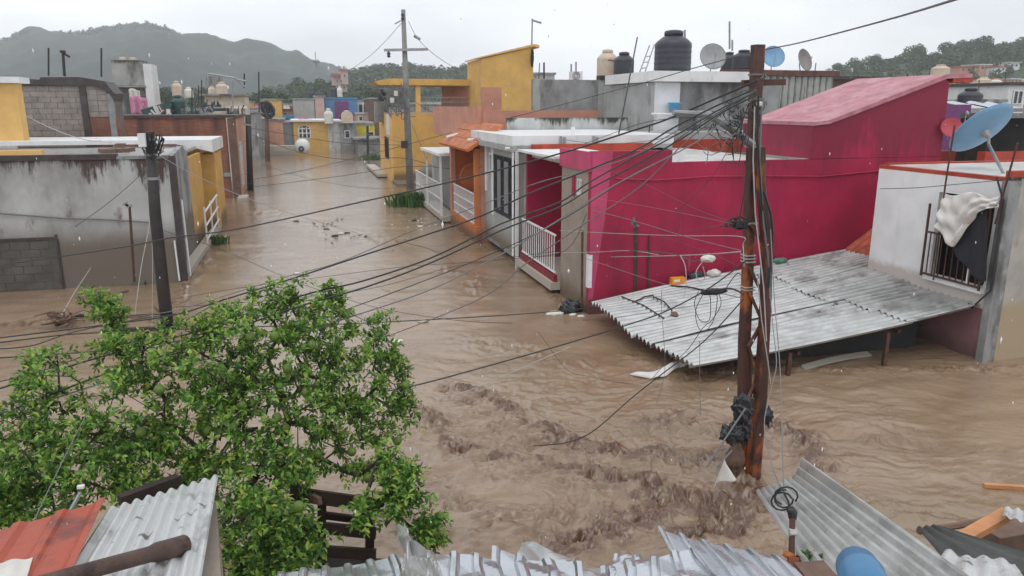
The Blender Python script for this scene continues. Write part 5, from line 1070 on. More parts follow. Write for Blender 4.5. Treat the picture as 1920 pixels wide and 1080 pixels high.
t = thing('wooden_pole', 'black pole standing in the street beside the brick house', 'utility pole', at(468, 357, y=38.9)); part('shaft', MB().tube([at(470, 365, y=38.9), at(465, 215, y=38.9)], [.16, .13], 10), M['black_wood'], t, smooth=True)
part('cross_piece', MB().beam(at(455, 232, y=38.8), at(476, 236, y=38.8), .08), M['steel'], t)
t = thing('wooden_pole', 'far brown pole with a dark ball of coiled cable at its top', 'utility pole', at(500, 302, y=60)); part('shaft', MB().tube([at(502, 306, y=60), at(499, 195, y=60)], [.2, .16], 10), M['wood_old'], t, smooth=True)
cb = MB(); c = at(502, 205, y=59.7)
for k in range(20): a0 = random.random() * 6; rr = .15 + .45 * random.random(); sx_ = random.uniform(.3, 1); ox = random.uniform(-.2, .2); cb.tube([(c[0] + ox + sx_ * rr * math.cos(a0 + q * .45), 59.7 + rr * math.sin(k + q * .3), c[2] + rr * 1.1 * math.sin(a0 + q * .4)) for q in range(13)], .07, 5)
part('cable_coil', cb, M['cable'], t)
t = thing('wooden_pole', 'thin far post in the water before the lemon house', 'utility pole', at(690, 302, y=62)); part('shaft', MB().tube([at(690, 305, y=62), at(689, 236, y=62)], .1, 8), M['black_wood'], t); part('lamp_arm', MB().beam(at(680, 236, y=62), at(700, 235, y=62), .12), M['steel'], t)
t = thing('concrete_pole', 'tall grey concrete utility pole with crossarm by the yellow house', 'utility pole', at(768, 355, y=37.3))
part('shaft', MB().tube([at(770, 365, y=37.3), at(763, 210, y=37.3), at(756, 18, y=37.3)], [.19, .155, .10], 12), M['pole_conc'], t, smooth=True)
part('crossarm', MB().beam(at(720, 94, y=37.15), at(802, 92.5, y=37.15), .12, .12), M['steel'], t)
part('insulator', MB().lathe(at(729, 108, y=37.15), [(.04, 0), (.09, .05), (.06, .12), (.1, .18), (.05, .26), (.02, .36)], 8), M['tank_black'], t)
part('insulator', MB().lathe(at(755, 38, y=37.2), [(.03, 0), (.09, .08), (.05, .16), (.08, .25), (.02, .32)], 8), M['tank_black'], t)
part('bracket', MB().tube([at(740, 45, y=37.2), at(756, 36, y=37.2)], .03, 4).tube([at(776, 67, y=37.2), at(788, 74, y=37.2)], .07, 5), M['steel'], t)
part('junction_box', MB().box(at(752, 272, y=37)[0], 36.95, at(752, 278, y=37)[2], at(764, 268, y=37)[0], 37.1, at(764, 264, y=37)[2]), M['tank_black'], t)
mb = MB()
for k in range(70):
    a = Vector(at(745 + random.uniform(-22, 20), 190 + random.uniform(-22, 22), y=37.0)); b = a + Vector((random.uniform(-.5, .5), random.uniform(-.2, .2), random.uniform(-.35, .35))); c = (a + b) / 2 + Vector((0, 0, -.18)); mb.tube([a, c, b], .022, 4)
part('wire_tangle', mb, M['cable_grey'], t)
for px, py in ((742, 175), (735, 188)): part('small_box', MB().box(*(lambda q: (q[0] - .09, 36.9, q[2] - .12, q[0] + .09, 37.0, q[2] + .12))(at(px, py, y=37))), M['tank_white'], t)

# the rusty double pole
t = thing('rusty_double_pole', 'tall rust streaked double steel pole rising out of the churning water', 'utility pole', at(1400, 880, y=6.72))
YP = 6.72
def leg(pts, wds, y, name, cap=True):
    mb = MB(); P_ = [Vector(at(px, py, y=y)) for px, py in pts]
    for k in range(len(P_) - 1):
        pass
    vs = []; fs = []
    for i, (p, w_) in enumerate(zip(P_, wds)):
        h = w_ * .5
        for dx, dy in ((-h, -h * .8), (-h * .75, -h), (h * .75, -h), (h, -h * .8), (h, h), (-h, h)): vs.append((p.x + dx, p.y + dy, p.z))
    n_ = 6
    for i in range(len(P_) - 1):
        for k in range(n_): fs.append((i * n_ + k, i * n_ + (k + 1) % n_, (i + 1) * n_ + (k + 1) % n_, (i + 1) * n_ + k))
    fs += [tuple(range(n_))[::-1], tuple((len(P_) - 1) * n_ + k for k in range(n_))]
    mb.add(vs, fs); return part(name, mb, M['rust'], t)
leg([(1388, 930), (1393, 820), (1397, 750), (1396, 640), (1400, 560), (1404, 460), (1407, 360), (1412, 280), (1422, 84)], [.15, .135, .12, .10, .095, .09, .09, .095, .105], YP, 'rear_leg')
leg([(1408, 925), (1420, 800), (1426, 740), (1432, 640), (1436, 560), (1438, 460), (1427, 350), (1427, 275)], [.14, .12, .11, .095, .09, .088, .075, .07], YP - .15, 'front_leg')
lat = [((1404, 545), (1432, 610)), ((1432, 600), (1404, 650)), ((1404, 650), (1425, 720)), ((1428, 690), (1404, 745)), ((1404, 500), (1434, 560)), ((1404, 745), (1425, 830)), ((1408, 420), (1436, 470)), ((1426, 360), (1412, 320))]
for a, b in lat: part('lattice_bar', MB().beam(at(*a, y=YP - .06), at(*b, y=YP - .12), .035, .03), M['rust'], t)
part('crossarm', MB().beam(at(1392, 156, y=YP + .1), at(1471, 154, y=YP + .1), .05, .06), M['rust_thin'], t)
def band(px, py, w_, h=.025, m='cable_white', y=YP): p = at(px, py, y=y); part('band', MB().box(p[0] - w_ / 2, y - w_ / 2, p[2] - h / 2, p[0] + w_ / 2, y + w_ / 2, p[2] + h / 2), M[m], t)
for py in (478, 484, 490): band(1403, py, .115, .012)
for py in (537, 542): band(1401, py, .12, .01)
band(1406, 418, .115, .02); band(1406, 424, .115, .015, 'cable'); band(1417, 186, .12, .02, 'cable_grey'); band(1419, 140, .122, .018, 'cable_grey'); band(1412, 275, .115, .02)
part('insulator', MB().lathe(at(1424, 196, y=YP - .14), [(.012, -.02), (.028, -.01), (.028, .02), (.012, .03)], 10), M['foam'], t)
part('lamp_arm', MB().tube([at(1410, 272, y=YP - .05), at(1370, 240, y=YP - .15), at(1330, 216, y=YP - .25), at(1262, 211, y=YP - .35)], [.045, .042, .036, .024], 8), M['steel'], t)
mb = MB()
for k in range(22):
    a = Vector(at(1372 + random.uniform(-8, 34), 418 + random.uniform(-8, 10), y=YP - .1)); b = a + Vector((random.uniform(-.12, .12), random.uniform(-.06, .06), random.uniform(-.04, .04))); mb.tube([a, (a + b) / 2 + Vector((0, 0, random.uniform(-.04, .05))), b], .009, 4)
mb.box(*(lambda p: (p[0] - .06, p[1] - .05, p[2] - .03, p[0] + .08, p[1] + .05, p[2] + .03))(at(1385, 420, y=YP - .1)))
part('splice_cluster', mb, M['cable'], t)
rs = random.Random(11)
def tangle(cx, cy, sx, sy, n, r_, m, y, name='wire_tangle', loop=.5):
    mb = MB()
    for k in range(n):
        x, y_ = cx + rs.gauss(0, sx), cy + rs.gauss(0, sy); pts = []; a = rs.random() * 6.28
        L_ = rs.randint(5, 9)
        for q in range(L_):
            pts.append(at(x, y_, y=y + .08 * math.sin(k + q))); x += sx * loop * math.cos(a); y_ += sy * loop * math.sin(a) + 2; a += rs.gauss(0, .7)
        mb.tube(pts, r_, 4, caps=False)
    return part(name, mb, M[m], t, kind='stuff')
tangle(1378, 200, 13, 18, 22, .0045, 'cable', YP - .15, loop=.45); tangle(1352, 226, 20, 14, 12, .004, 'cable', YP - .2, loop=.45); tangle(1360, 262, 20, 14, 7, .004, 'cable_grey', YP - .15, loop=.5)
tangle(1390, 250, 8, 26, 10, .0045, 'cable', YP - .16, loop=.4); tangle(1420, 215, 7, 20, 8, .005, 'cable_grey', YP - .16, loop=.4)
# cables running down the legs
for i, (pts, m, r_) in enumerate([([(1415, 200), (1412, 300), (1416, 400), (1424, 470), (1432, 540), (1437, 640)], 'cable_white', .007), ([(1428, 200), (1424, 300), (1432, 420), (1445, 520), (1443, 560)], 'cable_grey', .009), ([(1422, 180), (1420, 260), (1428, 380), (1438, 430)], 'cable', .012), ([(1432, 360), (1445, 400), (1449, 440), (1440, 540)], 'cable', .014), ([(1400, 330), (1396, 360), (1384, 420)], 'cable', .007), ([(1420, 520), (1428, 600), (1440, 680), (1445, 720)], 'cable_white', .006)]):
    part('leg_cable', MB().tube([at(*p, y=YP - .26) for p in pts], r_, 5), M[m], t)

# rags and bags caught on the pole
def cp(px, py, y=YP - .3): return at(px, py, y=y)
blob(cp(1392, 765), .11, M['bag'], 'rubbish_bag', 'black torn bag wrapped round the pole at chest height', 'bag', (.9, .7, 1.3), 21, lump=.6, n=26)
blob(cp(1375, 812), .11, M['bag'], 'rubbish_bag', 'black torn bag hanging lowest on the left of the pole', 'bag', (1.2, .7, .9), 22, lump=.6, n=26)
blob(cp(1395, 800), .10, M['bag'], 'rubbish_bag', 'black torn bag wedged between the two pole legs', 'bag', (.8, .7, 1.9), 23, lump=.6, n=26)
blob(cp(1440, 780), .075, M['bag'], 'rubbish_bag', 'small black scrap sticking out right of the pole', 'bag', (.6, .6, 1.2), 24, lump=.7, n=14)
blob(cp(1378, 860, YP - .15), .10, M['wood_old'], 'rubbish_heap', 'grey brown wad at the foot of the pole', 'rubbish', (1, .8, 1.7), 25, lump=.5)
def wc(u, v):
    a = at(1358 + 3 * u, 862 + 8 * u, y=YP - .66); l_ = at(1338 + 42 * u, 915 - 7 * math.sin(u * 2.2) - 10 * u, y=YP - .7)
    return (a[0] * (1 - v) + l_[0] * v, a[1] * (1 - v) + l_[1] * v + .035 * math.sin(u * 6) * v, a[2] * (1 - v) + l_[2] * v)
mb = MB(); mb.grid(wc, 12, 12, .004); solo('white_rag', mb, M['cloth_white'], 'white triangular rag flapping at the foot of the rusty pole', 'rag', smooth=True)
for i, (a, b) in enumerate([((1398, 765), (1325, 875)), ((1372, 845), (1345, 875))]): solo('stick', MB().tube([cp(*a, YP - .45), cp(*b, YP - .6)], .010, 5), M['cable_grey'], ['long grey stick leaning across the black bags', 'short pale stick below the black bags'][i], 'stick')
# ================================================================== CABLES
def cable(px_pts, d0, d1, r_, m, label, sub=5, name='cable'):
    """smooth cable through points seen in the photo, its distance running from d0 to d1"""
    n = len(px_pts); ds = [d0 + (d1 - d0) * ((p[0] - px_pts[0][0]) / (px_pts[-1][0] - px_pts[0][0] + 1e-9) if abs(px_pts[-1][0] - px_pts[0][0]) > 60 else i / (n - 1)) for i, p in enumerate(px_pts)]
    K = [Vector(at(p[0], p[1], d=d)) for p, d in zip(px_pts, ds)]; pts = []
    for i in range(n - 1):
        a, b, c, e = K[max(i - 1, 0)], K[i], K[i + 1], K[min(i + 2, n - 1)]
        for q in range(sub):
            s = q / sub; pts.append(.5 * ((2 * b) + (c - a) * s + (2 * a - 5 * b + 4 * c - e) * s * s + (3 * b - a - 3 * c + e) * s ** 3))
    pts.append(K[-1]); return solo(name, MB().tube(pts, r_ * .74, 5), M[m], label, 'cable', 'overhead cables across the street')
CB = [
 ([(1372, 416), (1300, 390), (1220, 350), (1160, 325), (1110, 318)], 6.6, 13.3, .0035, 'cable', 'hair thin wire from the pole splice to the top of the beige strip'),
 ([(1372, 419), (1290, 402), (1200, 385), (1120, 372)], 6.6, 13.0, .0035, 'cable_grey', 'hair thin wire from the pole splice across the middle of the magenta wall'),
 ([(1372, 422), (1300, 432), (1210, 470), (1150, 520), (1120, 560)], 6.6, 12.6, .0035, 'cable', 'hair thin wire from the pole splice down to the awning corner'),
 ([(1385, 500), (1320, 470), (1225, 440), (1150, 436), (1095, 434)], 6.6, 12.9, .0035, 'cable', 'thin dark wire from the pole bands to the thin post'),
 ([(1160, 560), (1150, 500), (1160, 420), (1190, 340), (1215, 300)], 12.6, 12.6, .004, 'cable', 'dark wire curving down the magenta wall to the awning'),
 ([(470, 300), (560, 330), (680, 352), (800, 346), (905, 312)], 37, 22, .008, 'cable', 'thin dark wire from the far black pole to the grey house window'),
 ([(480, 385), (560, 430), (650, 452), (760, 470), (860, 512), (980, 520)], 34, 17, .007, 'cable_grey', 'thin grey wire sagging over the middle of the street'),
 ([(330, 560), (450, 540), (600, 520), (760, 500), (900, 490), (1050, 470)], 14.5, 13.5, .006, 'cable', 'thin level wire between left pole foot and the beige strip'),
 ([(300, 430), (420, 470), (560, 530), (700, 575), (850, 600), (960, 606)], 14.5, 12.0, .006, 'cable', 'thin wire from the middle of the left pole down to the water'),
 ([(1400, 182), (1300, 240), (1180, 330), (1040, 420), (900, 485), (760, 540), (600, 600), (470, 660)], 6.7, 6.4, .006, 'cable', 'thin black cable beneath the bundle running into the tree'),
 ([(1398, 186), (1310, 236), (1230, 262), (1130, 270), (1060, 262)], 6.7, 13.2, .005, 'cable', 'thin dark wire from the pole to the magenta fascia'),
 ([(1800, -4), (1660, 38), (1500, 80), (1412, 98), (1300, 128), (1200, 157), (1000, 210), (900, 234), (760, 272), (640, 303), (540, 325), (476, 336)], 5.2, 36, .014, 'cable', 'thick black cable rising to the top right past the rusty pole top'),
 ([(1422, 150), (1330, 190), (1250, 224), (1180, 247), (1060, 285), (902, 327), (780, 356), (680, 378), (560, 405), (430, 432), (320, 446), (240, 462), (120, 480), (-20, 500)], 6.8, 12, .013, 'cable', 'black cable from the rusty pole dipping across the left pole and stained wall'),
 ([(1420, 165), (1340, 200), (1262, 240), (1180, 287), (1002, 359), (902, 405), (800, 440), (680, 479), (540, 525), (420, 562), (330, 590), (230, 605), (110, 620), (-20, 636)], 6.8, 7.4, .011, 'cable', 'black cable passing just above the top of the lime tree'),
 ([(1420, 172), (1350, 205), (1270, 252), (1180, 300), (1100, 345), (1050, 379), (939, 420), (810, 483), (680, 527), (600, 545), (500, 575), (420, 608), (240, 655), (120, 690), (-20, 735)], 6.7, 5.2, .010, 'cable', 'black cable crossing the upper part of the lime tree'),
 ([(1420, 178), (1352, 212), (1275, 262), (1190, 310), (1110, 352), (1050, 388), (940, 432), (810, 492), (690, 537), (560, 575), (430, 620), (310, 665), (200, 700), (90, 742), (-20, 785)], 6.7, 4.9, .010, 'cable', 'black cable lying deepest across the lime tree crown'),
 ([(1420, 180), (1360, 225), (1300, 270), (1158, 344), (987, 450), (865, 516), (790, 550), (680, 587), (560, 625), (430, 665), (300, 690), (180, 722), (60, 760), (-20, 776)], 6.7, 5.0, .008, 'cable_grey', 'grey cable below the bundle ending at the left edge'),
 ([(1418, 168), (1345, 208), (1268, 246), (1185, 293), (1100, 320), (1010, 342), (900, 385), (780, 430), (640, 490), (540, 518), (430, 552), (330, 582), (240, 595)], 6.75, 10, .007, 'cable_grey', 'thin grey cable in the upper bundle between rusty pole and left pole foot'),
 ([(1100, 578), (1030, 585), (900, 594), (680, 606), (560, 610), (380, 616), (230, 622), (120, 628), (-20, 645)], 11.5, 8, .011, 'cable', 'nearly level black cable just above the water from the magenta corner'),
 ([(1400, 488), (1330, 540), (1250, 583), (1180, 608), (1060, 645), (930, 682), (790, 720), (700, 738)], 6.6, 6.5, .009, 'cable', 'black cable hanging low from the rusty pole bands over the swirling water'),
 ([(1395, 560), (1320, 640), (1230, 710), (1180, 750), (1110, 810), (1060, 830), (1000, 836)], 6.5, 7.0, .008, 'cable', 'cable from the rusty pole foot ending in the swirling water'),
 ([(-20, 672), (90, 665), (220, 655), (330, 640), (420, 625), (500, 620)], 6.0, 6.5, .009, 'cable', 'short black cable above the left part of the lime tree'),
 ([(-20, 720), (80, 695), (180, 660), (300, 625), (420, 560)], 6.0, 8, .007, 'cable', 'thin cable rising from the left edge past the tree sprig'),
 ([(476, 362), (560, 398), (650, 430), (740, 452), (860, 465), (1000, 482), (1180, 481), (1300, 478), (1388, 472)], 36, 6.7, .009, 'cable_white', 'pale cable sagging from the far black pole to the rusty pole'),
 ([(474, 372), (540, 400), (620, 425), (720, 448), (800, 465), (850, 492)], 36, 17, .012, 'cable', 'thin dark wire from the far black pole toward the grey house'),
 ([(474, 350), (520, 345), (640, 330), (760, 312), (860, 318)], 37, 27, .014, 'cable', 'dark wire from the far black pole to the canopy house'),
 ([(466, 240), (540, 252), (640, 268), (750, 272)], 38, 37, .016, 'cable', 'upper dark wire between the far black pole and the concrete pole'),
 ([(466, 250), (560, 285), (660, 300), (752, 296), (815, 312)], 38, 30, .016, 'cable', 'lower dark wire dipping between far pole and concrete pole'),
 ([(505, 225), (600, 246), (690, 252), (755, 268)], 59, 38, .02, 'cable_grey', 'grey wire from the coiled far pole to the concrete pole'),
 ([(752, 44), (720, 80), (690, 108), (655, 132)], 38, 60, .02, 'cable_grey', 'thin wire slanting down left from the concrete pole top'),
 ([(766, 40), (780, 68), (800, 90), (825, 110), (852, 127)], 37.5, 34, .018, 'cable_grey', 'thin wire slanting down right from the concrete pole top'),
 ([(762, 200), (775, 240), (790, 275), (800, 298)], 36.5, 29, .015, 'cable', 'drop wire from the concrete pole tangle to the canopy house'),
 ([(765, 180), (800, 205), (850, 225), (930, 232)], 36.5, 31, .013, 'cable', 'short wire from the concrete pole to the salmon wall'),
 ([(28, 205), (70, 228), (120, 250), (165, 263), (190, 264)], 25, 19, .016, 'cable_white', 'pale rope sagging from the yellow pillar to the white roof edge'),
 ([(300, 292), (340, 315), (400, 345), (480, 378), (560, 405), (680, 440)], 14.5, 24, .010, 'cable_white', 'pale wire leaving the left pole toward the street'),
 ([(288, 300), (300, 306), (340, 330), (372, 338), (440, 332), (470, 322)], 14.5, 37, .012, 'cable', 'dark wire from the left pole to the pole by the brick house'),
 ([(283, 272), (350, 278), (420, 292), (466, 258)], 14.5, 37, .010, 'cable', 'upper dark wire from the left pole to the pole by the brick house'),
 ([(190, 470), (165, 510), (140, 548), (112, 598)], 17.6, 13.5, .014, 'cable_white', 'pale guy wire slanting left of the thin post'),
 ([(288, 330), (280, 420), (265, 500), (253, 590)], 14.3, 13.8, .012, 'cable_white', 'pale guy wire dropping left of the black pole'),
 ([(283, 290), (284, 400), (286, 500), (285, 640)], 14.3, 13.2, .007, 'cable_white', 'thin pale wire hanging along the black pole'),
 ([(284, 285), (270, 320), (210, 375), (140, 425), (70, 465), (30, 500)], 14.6, 18.0, .010, 'cable_grey', 'grey wire slanting down left over the stained wall'),
 ([(-20, 408), (60, 396), (160, 385), (260, 372), (330, 362), (440, 350), (560, 322), (700, 300)], 17, 35, .008, 'cable_grey', 'thin grey wire across the stained wall and the flooded street'),
 ([(1390, 470), (1280, 442), (1185, 413), (1110, 394)], 6.6, 12, .005, 'cable_grey', 'thin pinkish wire from the pole bands to the magenta wall'),
 ([(1395, 500), (1393, 460), (1385, 443), (1280, 442), (1160, 438), (1050, 432)], 6.6, 13.5, .006, 'cable_white', 'pale level wire in front of the magenta wall at rail height'),
 ([(1235, 478), (1180, 470), (1110, 473), (1040, 474), (990, 478)], 9.5, 15, .006, 'cable_white', 'pale wire ending in the wire splice over the awning'),
 ([(1100, 485), (1180, 512), (1260, 536), (1340, 548), (1395, 560)], 12.5, 6.7, .006, 'cable_grey', 'grey wire sagging over the orange box'),
 ([(1258, 536), (1290, 538), (1330, 545), (1370, 541), (1395, 552)], 7.2, 6.7, .012, 'cable', 'dark twisted splice cable over the awning beside the pole'),
 ([(1180, 470), (1225, 472), (1270, 478), (1300, 490), (1322, 486)], 9.5, 7.2, .008, 'cable', 'dark twisted cable ending in a pale insulator over the awning'),
 ([(1275, 478), (1285, 500), (1286, 540), (1280, 560)], 7.4, 7.2, .006, 'cable_white', 'pale hanging wire end left of the pale insulator'),
 ([(1318, 490), (1305, 510), (1312, 528), (1322, 520), (1318, 500)], 7.2, 7.1, .006, 'cable_white', 'pale wire loop under the insulator'),
 ([(1322, 545), (1305, 580), (1308, 610), (1320, 622), (1338, 600), (1345, 560), (1340, 545)], 7.1, 7.0, .005, 'cable', 'dark wire loop hanging over the awning, the widest one'),
 ([(1310, 545), (1302, 570), (1312, 600), (1330, 600), (1332, 560), (1325, 545)], 7.1, 7.0, .005, 'cable', 'dark wire loop inside the widest loop over the awning'),
 ([(1345, 545), (1352, 570), (1335, 600), (1318, 615), (1290, 655), (1262, 680)], 7.1, 7.3, .005, 'cable', 'dark wire trailing from the loops down to the awning corner'),
 ([(1358, 548), (1368, 530), (1385, 512), (1396, 530)], 7.0, 6.7, .006, 'cable', 'short dark wire arch between the loops and the pole'),
 ([(1312, 640), (1312, 700), (1313, 780)], 7.0, 7.0, .004, 'cable_grey', 'hair thin wire hanging straight down left of the pole'),
 ([(1240, 545), (1241, 590), (1245, 640), (1246, 700), (1230, 760)], 7.6, 7.6, .004, 'cable_grey', 'hair thin wire hanging over the awning corner'),
 ([(1415, 180), (1398, 210), (1385, 260), (1380, 285), (1365, 290)], 6.6, 6.6, .006, 'cable', 'curled dark wire end below the rusty pole top'),
 ([(1300, 260), (1320, 278), (1350, 285), (1362, 262), (1390, 245)], 6.6, 6.6, .005, 'cable_grey', 'grey wire loop over the white roof of the magenta house'),
 ([(1405, 195), (1360, 290), (1320, 350), (1260, 405), (1210, 440)], 6.6, 12.5, .005, 'cable', 'faint dark wire crossing the magenta wall diagonally'),
 ([(1443, 540), (1450, 620), (1456, 680), (1448, 720), (1436, 770), (1434, 810), (1450, 880), (1470, 925)], 6.3, 3.62, .005, 'cable_grey', 'pale service wire falling from the rusty pole to the sheet metal mast, left one'),
 ([(1445, 430), (1452, 560), (1462, 680), (1466, 800), (1470, 925)], 6.4, 3.62, .005, 'cable_grey', 'pale service wire falling from the rusty pole to the sheet metal mast, right one'),
 ([(180, 745), (150, 800), (110, 880), (60, 985), (20, 1090)], 4.6, 2.9, .004, 'cable_grey', 'thin grey wire slanting over the left side of the tree and red sheet'),
 ([(1405, 170), (1300, 215), (1200, 232), (1100, 268), (1000, 300), (900, 326)], 6.8, 22, .008, 'cable', 'dark wire from the rusty pole to the grey house roof'),
 ([(1405, 176), (1290, 262), (1200, 350), (1080, 430), (985, 495), (900, 560), (700, 640), (640, 655)], 6.7, 9, .008, 'cable_grey', 'grey cable sagging low from the rusty pole across the white balcony'),
 ([(1100, 400), (1060, 470), (960, 485), (850, 500), (700, 540), (540, 560), (330, 576)], 12.5, 14.5, .007, 'cable', 'dark wire from the magenta corner to the foot of the left pole'),
 ([(-20, 655), (60, 648), (140, 622), (250, 600), (330, 588)], 9, 14, .012, 'cable', 'dark cable from the left edge to the left pole foot'),
 ([(1650, 354), (1720, 352), (1800, 345), (1930, 333)], 10.2, 8.3, .006, 'cable', 'thin dark wire stretched across the white house front'),
 ([(930, 905), (800, 745), (870, 735), (1000, 680), (1070, 650)][1:], 7, 7.4, .005, 'cable_white', 'pale string slanting above the swirling water'),
 ([(1010, 622), (1060, 690), (1100, 705), (1200, 720), (1240, 690)], 8.6, 8.2, .004, 'cable', 'thin wire trailing in the water off the awning tip'),
]
for c in CB: cable(*c)
blob(at(1328, 485, d=7.15), .05, M['foam'], 'insulator', 'pale insulator hanging in the wires above the awning', 'insulator', (1.5, .8, .7), 31)
blob(at(1338, 547, d=7.0), .06, M['cable'], 'splice_box', 'dark cable splice above the awning left of the rusty pole', 'splice', (2.2, .7, .5), 32)

# posts by the magenta corner
t = thing('thin_post', 'thin dark post with a clip before the beige strip of the magenta house', 'post', at(1092, 570, y=12.9)); part('post', MB().tube([at(1091, 575, y=12.9), at(1092, 432, y=12.9)], .022, 6), M['rust_thin'], t); part('clip', MB().beam(at(1086, 433, y=12.9), at(1098, 433, y=12.9), .03), M['steel'], t)
t = thing('thin_post', 'thin dark bracket post standing before the magenta wall above the awning edge', 'post', at(1190, 560, y=13.0)); part('post', MB().tube([at(1189, 555, y=13.0), at(1191, 415, y=13.0)], .022, 6), M['rust_thin'], t); part('clip', MB().beam(at(1184, 418, y=13.0), at(1198, 424, y=13.0), .04).beam(at(1188, 408, y=13.0), at(1190, 426, y=13.0), .04), M['cable_grey'], t)
blob(at(1070, 580, z=.05), .2, M['bag'], 'rubbish_bag', 'black bag floating at the magenta house corner', 'bag', (1.1, 1.0, .8), 41, lump=.7, n=18)
blob(at(1040, 588, z=.02), .12, M['foam'], 'foam_tray', 'long white foam piece left of the floating black bag', 'foam', (1.5, .8, .4), 42)
for i, (px, py) in enumerate([(1090, 593), (1075, 590), (650, 437), (560, 513), (793, 602), (612, 430), (640, 438), (778, 413), (790, 425), (628, 442), (555, 415), (470, 318), (745, 640)]):
    p = at(px, py, z=.01); blob(p, .05 if i < 2 else .07, [M['foam'], M['foam'], M['wood_dark'], M['foam'], M['tank_beige'], M['wood_dark'], M['foam'], M['wood_dark'], M['foam'], M['wood_dark'], M['wood_dark'], M['wood_dark'], M['foam']][i], 'floating_litter',
      ['white bit of litter at the foot of the magenta corner', 'small white scrap between bag and magenta corner', 'dark scrap floating mid street, right of two', 'white scrap floating above the tree top', 'pale bottle floating alone right of the tree top', 'dark scrap floating mid street, upper left one', 'pale scrap among dark ones mid street', 'dark scrap floating by the green shrub', 'white scrap floating by the green shrub', 'dark scrap floating mid street, lowest one', 'dark scrap floating left in the street', 'dark scrap far up the street by the black pole', 'small white scrap floating right of the tree'][i], 'litter', (1.6, 1, .5), 50 + i, 'litter floating on the flood', n=8)
for i, (px, py, n_, sp, lab) in enumerate([(600, 420, 16, .5, 'dark leaf litter drifting in mid street beyond the tree'), (660, 447, 14, .6, 'dark litter raft drifting just below the other in mid street'), (790, 420, 20, .5, 'pale and dark scraps drifting off the green shrub')]):
    c = at(px, py, z=.02); rr = random.Random(70 + i); mb = MB()
    for k in range(n_):
        x, y = c[0] + rr.gauss(0, sp), c[1] + rr.gauss(0, sp * 1.2); a = rr.random() * 3; l_ = rr.uniform(.03, .12); mb.beam((x, y, .02), (x + l_ * math.cos(a), y + l_ * math.sin(a), .03), .03, .015, rr.randrange(2) if i == 2 else 0)
    solo('litter_raft', mb, [M['wood_dark'], M['foam']], lab, 'litter', kind='stuff')
# branch snag at the left and weeds
def weed(px, py, z, n, h, sp, label, name='weed', m=None, seed=0):
    rr = random.Random(seed); c = Vector(at(px, py, z=z)); mb = MB()
    for k in range(n):
        a = rr.random() * 6.28; b0 = c + Vector((rr.gauss(0, sp * .5), rr.gauss(0, sp * .35), -.05)); hh = h * rr.uniform(.5, 1.1); tip = b0 + Vector((math.cos(a) * hh * .5, math.sin(a) * hh * .4, hh)); md = b0.lerp(tip, .5) + Vector((0, 0, hh * .12)); w_ = Vector((math.sin(a), -math.cos(a), 0)) * .02 * (1 + h)
        mb.add([b0 - w_ * .6, b0 + w_ * .6, md + w_, md - w_, tip, b0.lerp(md, .5) + w_ * 1.4], [(0, 1, 2, 3), (3, 2, 4)])
    return solo(name, mb, m or M['weed'], label, 'plant')
weed(782, 385, 0, 900, .62, .85, 'bushy green shrub rising from the water by the canopy house', 'shrub', seed=1)
weed(408, 455, .05, 120, .3, .3, 'small green plant at the end of the white stair rail', seed=2)
weed(50, 525, 0, 260, .4, .7, 'low green weeds before the lower left of the stained wall', seed=3)
weed(262, 528, 0, 120, .25, .4, 'small weeds round the foot of the thin post', seed=4)
weed(700, 300, .2, 160, .5, .8, 'dark green bush far up the street on the right', seed=5)
t = thing('driftwood', 'brown snag of roots and a long branch drifting left of the black pole', 'driftwood', at(150, 605, z=0))
part('branch', MB().tube([at(105, 608, z=.08), at(150, 592, z=.1), at(210, 596, z=.06), at(300, 588, z=.02)], [.05, .04, .03, .015], 6), M['wood_dark'], t)
rt = MB()
for k in range(16):
    a = Vector(at(118, 604, z=.1)); rt.tube([a, a + Vector((random.uniform(-.3, .3), random.uniform(-.2, .2), random.uniform(0, .2))), a + Vector((random.uniform(-.5, .5), random.uniform(-.3, .3), random.uniform(-.1, .25)))], [.03, .02, .008], 5)
part('roots', rt, M['wood_old'], t)
solo('floating_board', MB().beam(at(225, 618, z=.02), at(335, 614, z=.02), .12, .04), M['wood_dark'], 'dark board floating across the foot of the left pole', 'board')
solo('floating_board', MB().beam(at(1845, 910, z=.03), at(1960, 917, z=.03), .05, .04), M['wood_fresh'], 'pale pole floating at the right edge of the flood', 'pole')
for i, (a, b, r_) in enumerate([((195, 565), (240, 545), .02), ((290, 575), (315, 600), .03), ((185, 535), (228, 530), .02)]): solo('driftwood', MB().tube([at(*a, z=.02), at((a[0] + b[0]) / 2, (a[1] + b[1]) / 2 - 4, z=.05), at(*b, z=.02)], r_, 6), M['wood_old'], ['small stick drifting below the thin post', 'pale stump at the foot of the black pole', 'thin stick against the stained wall'][i], 'driftwood')

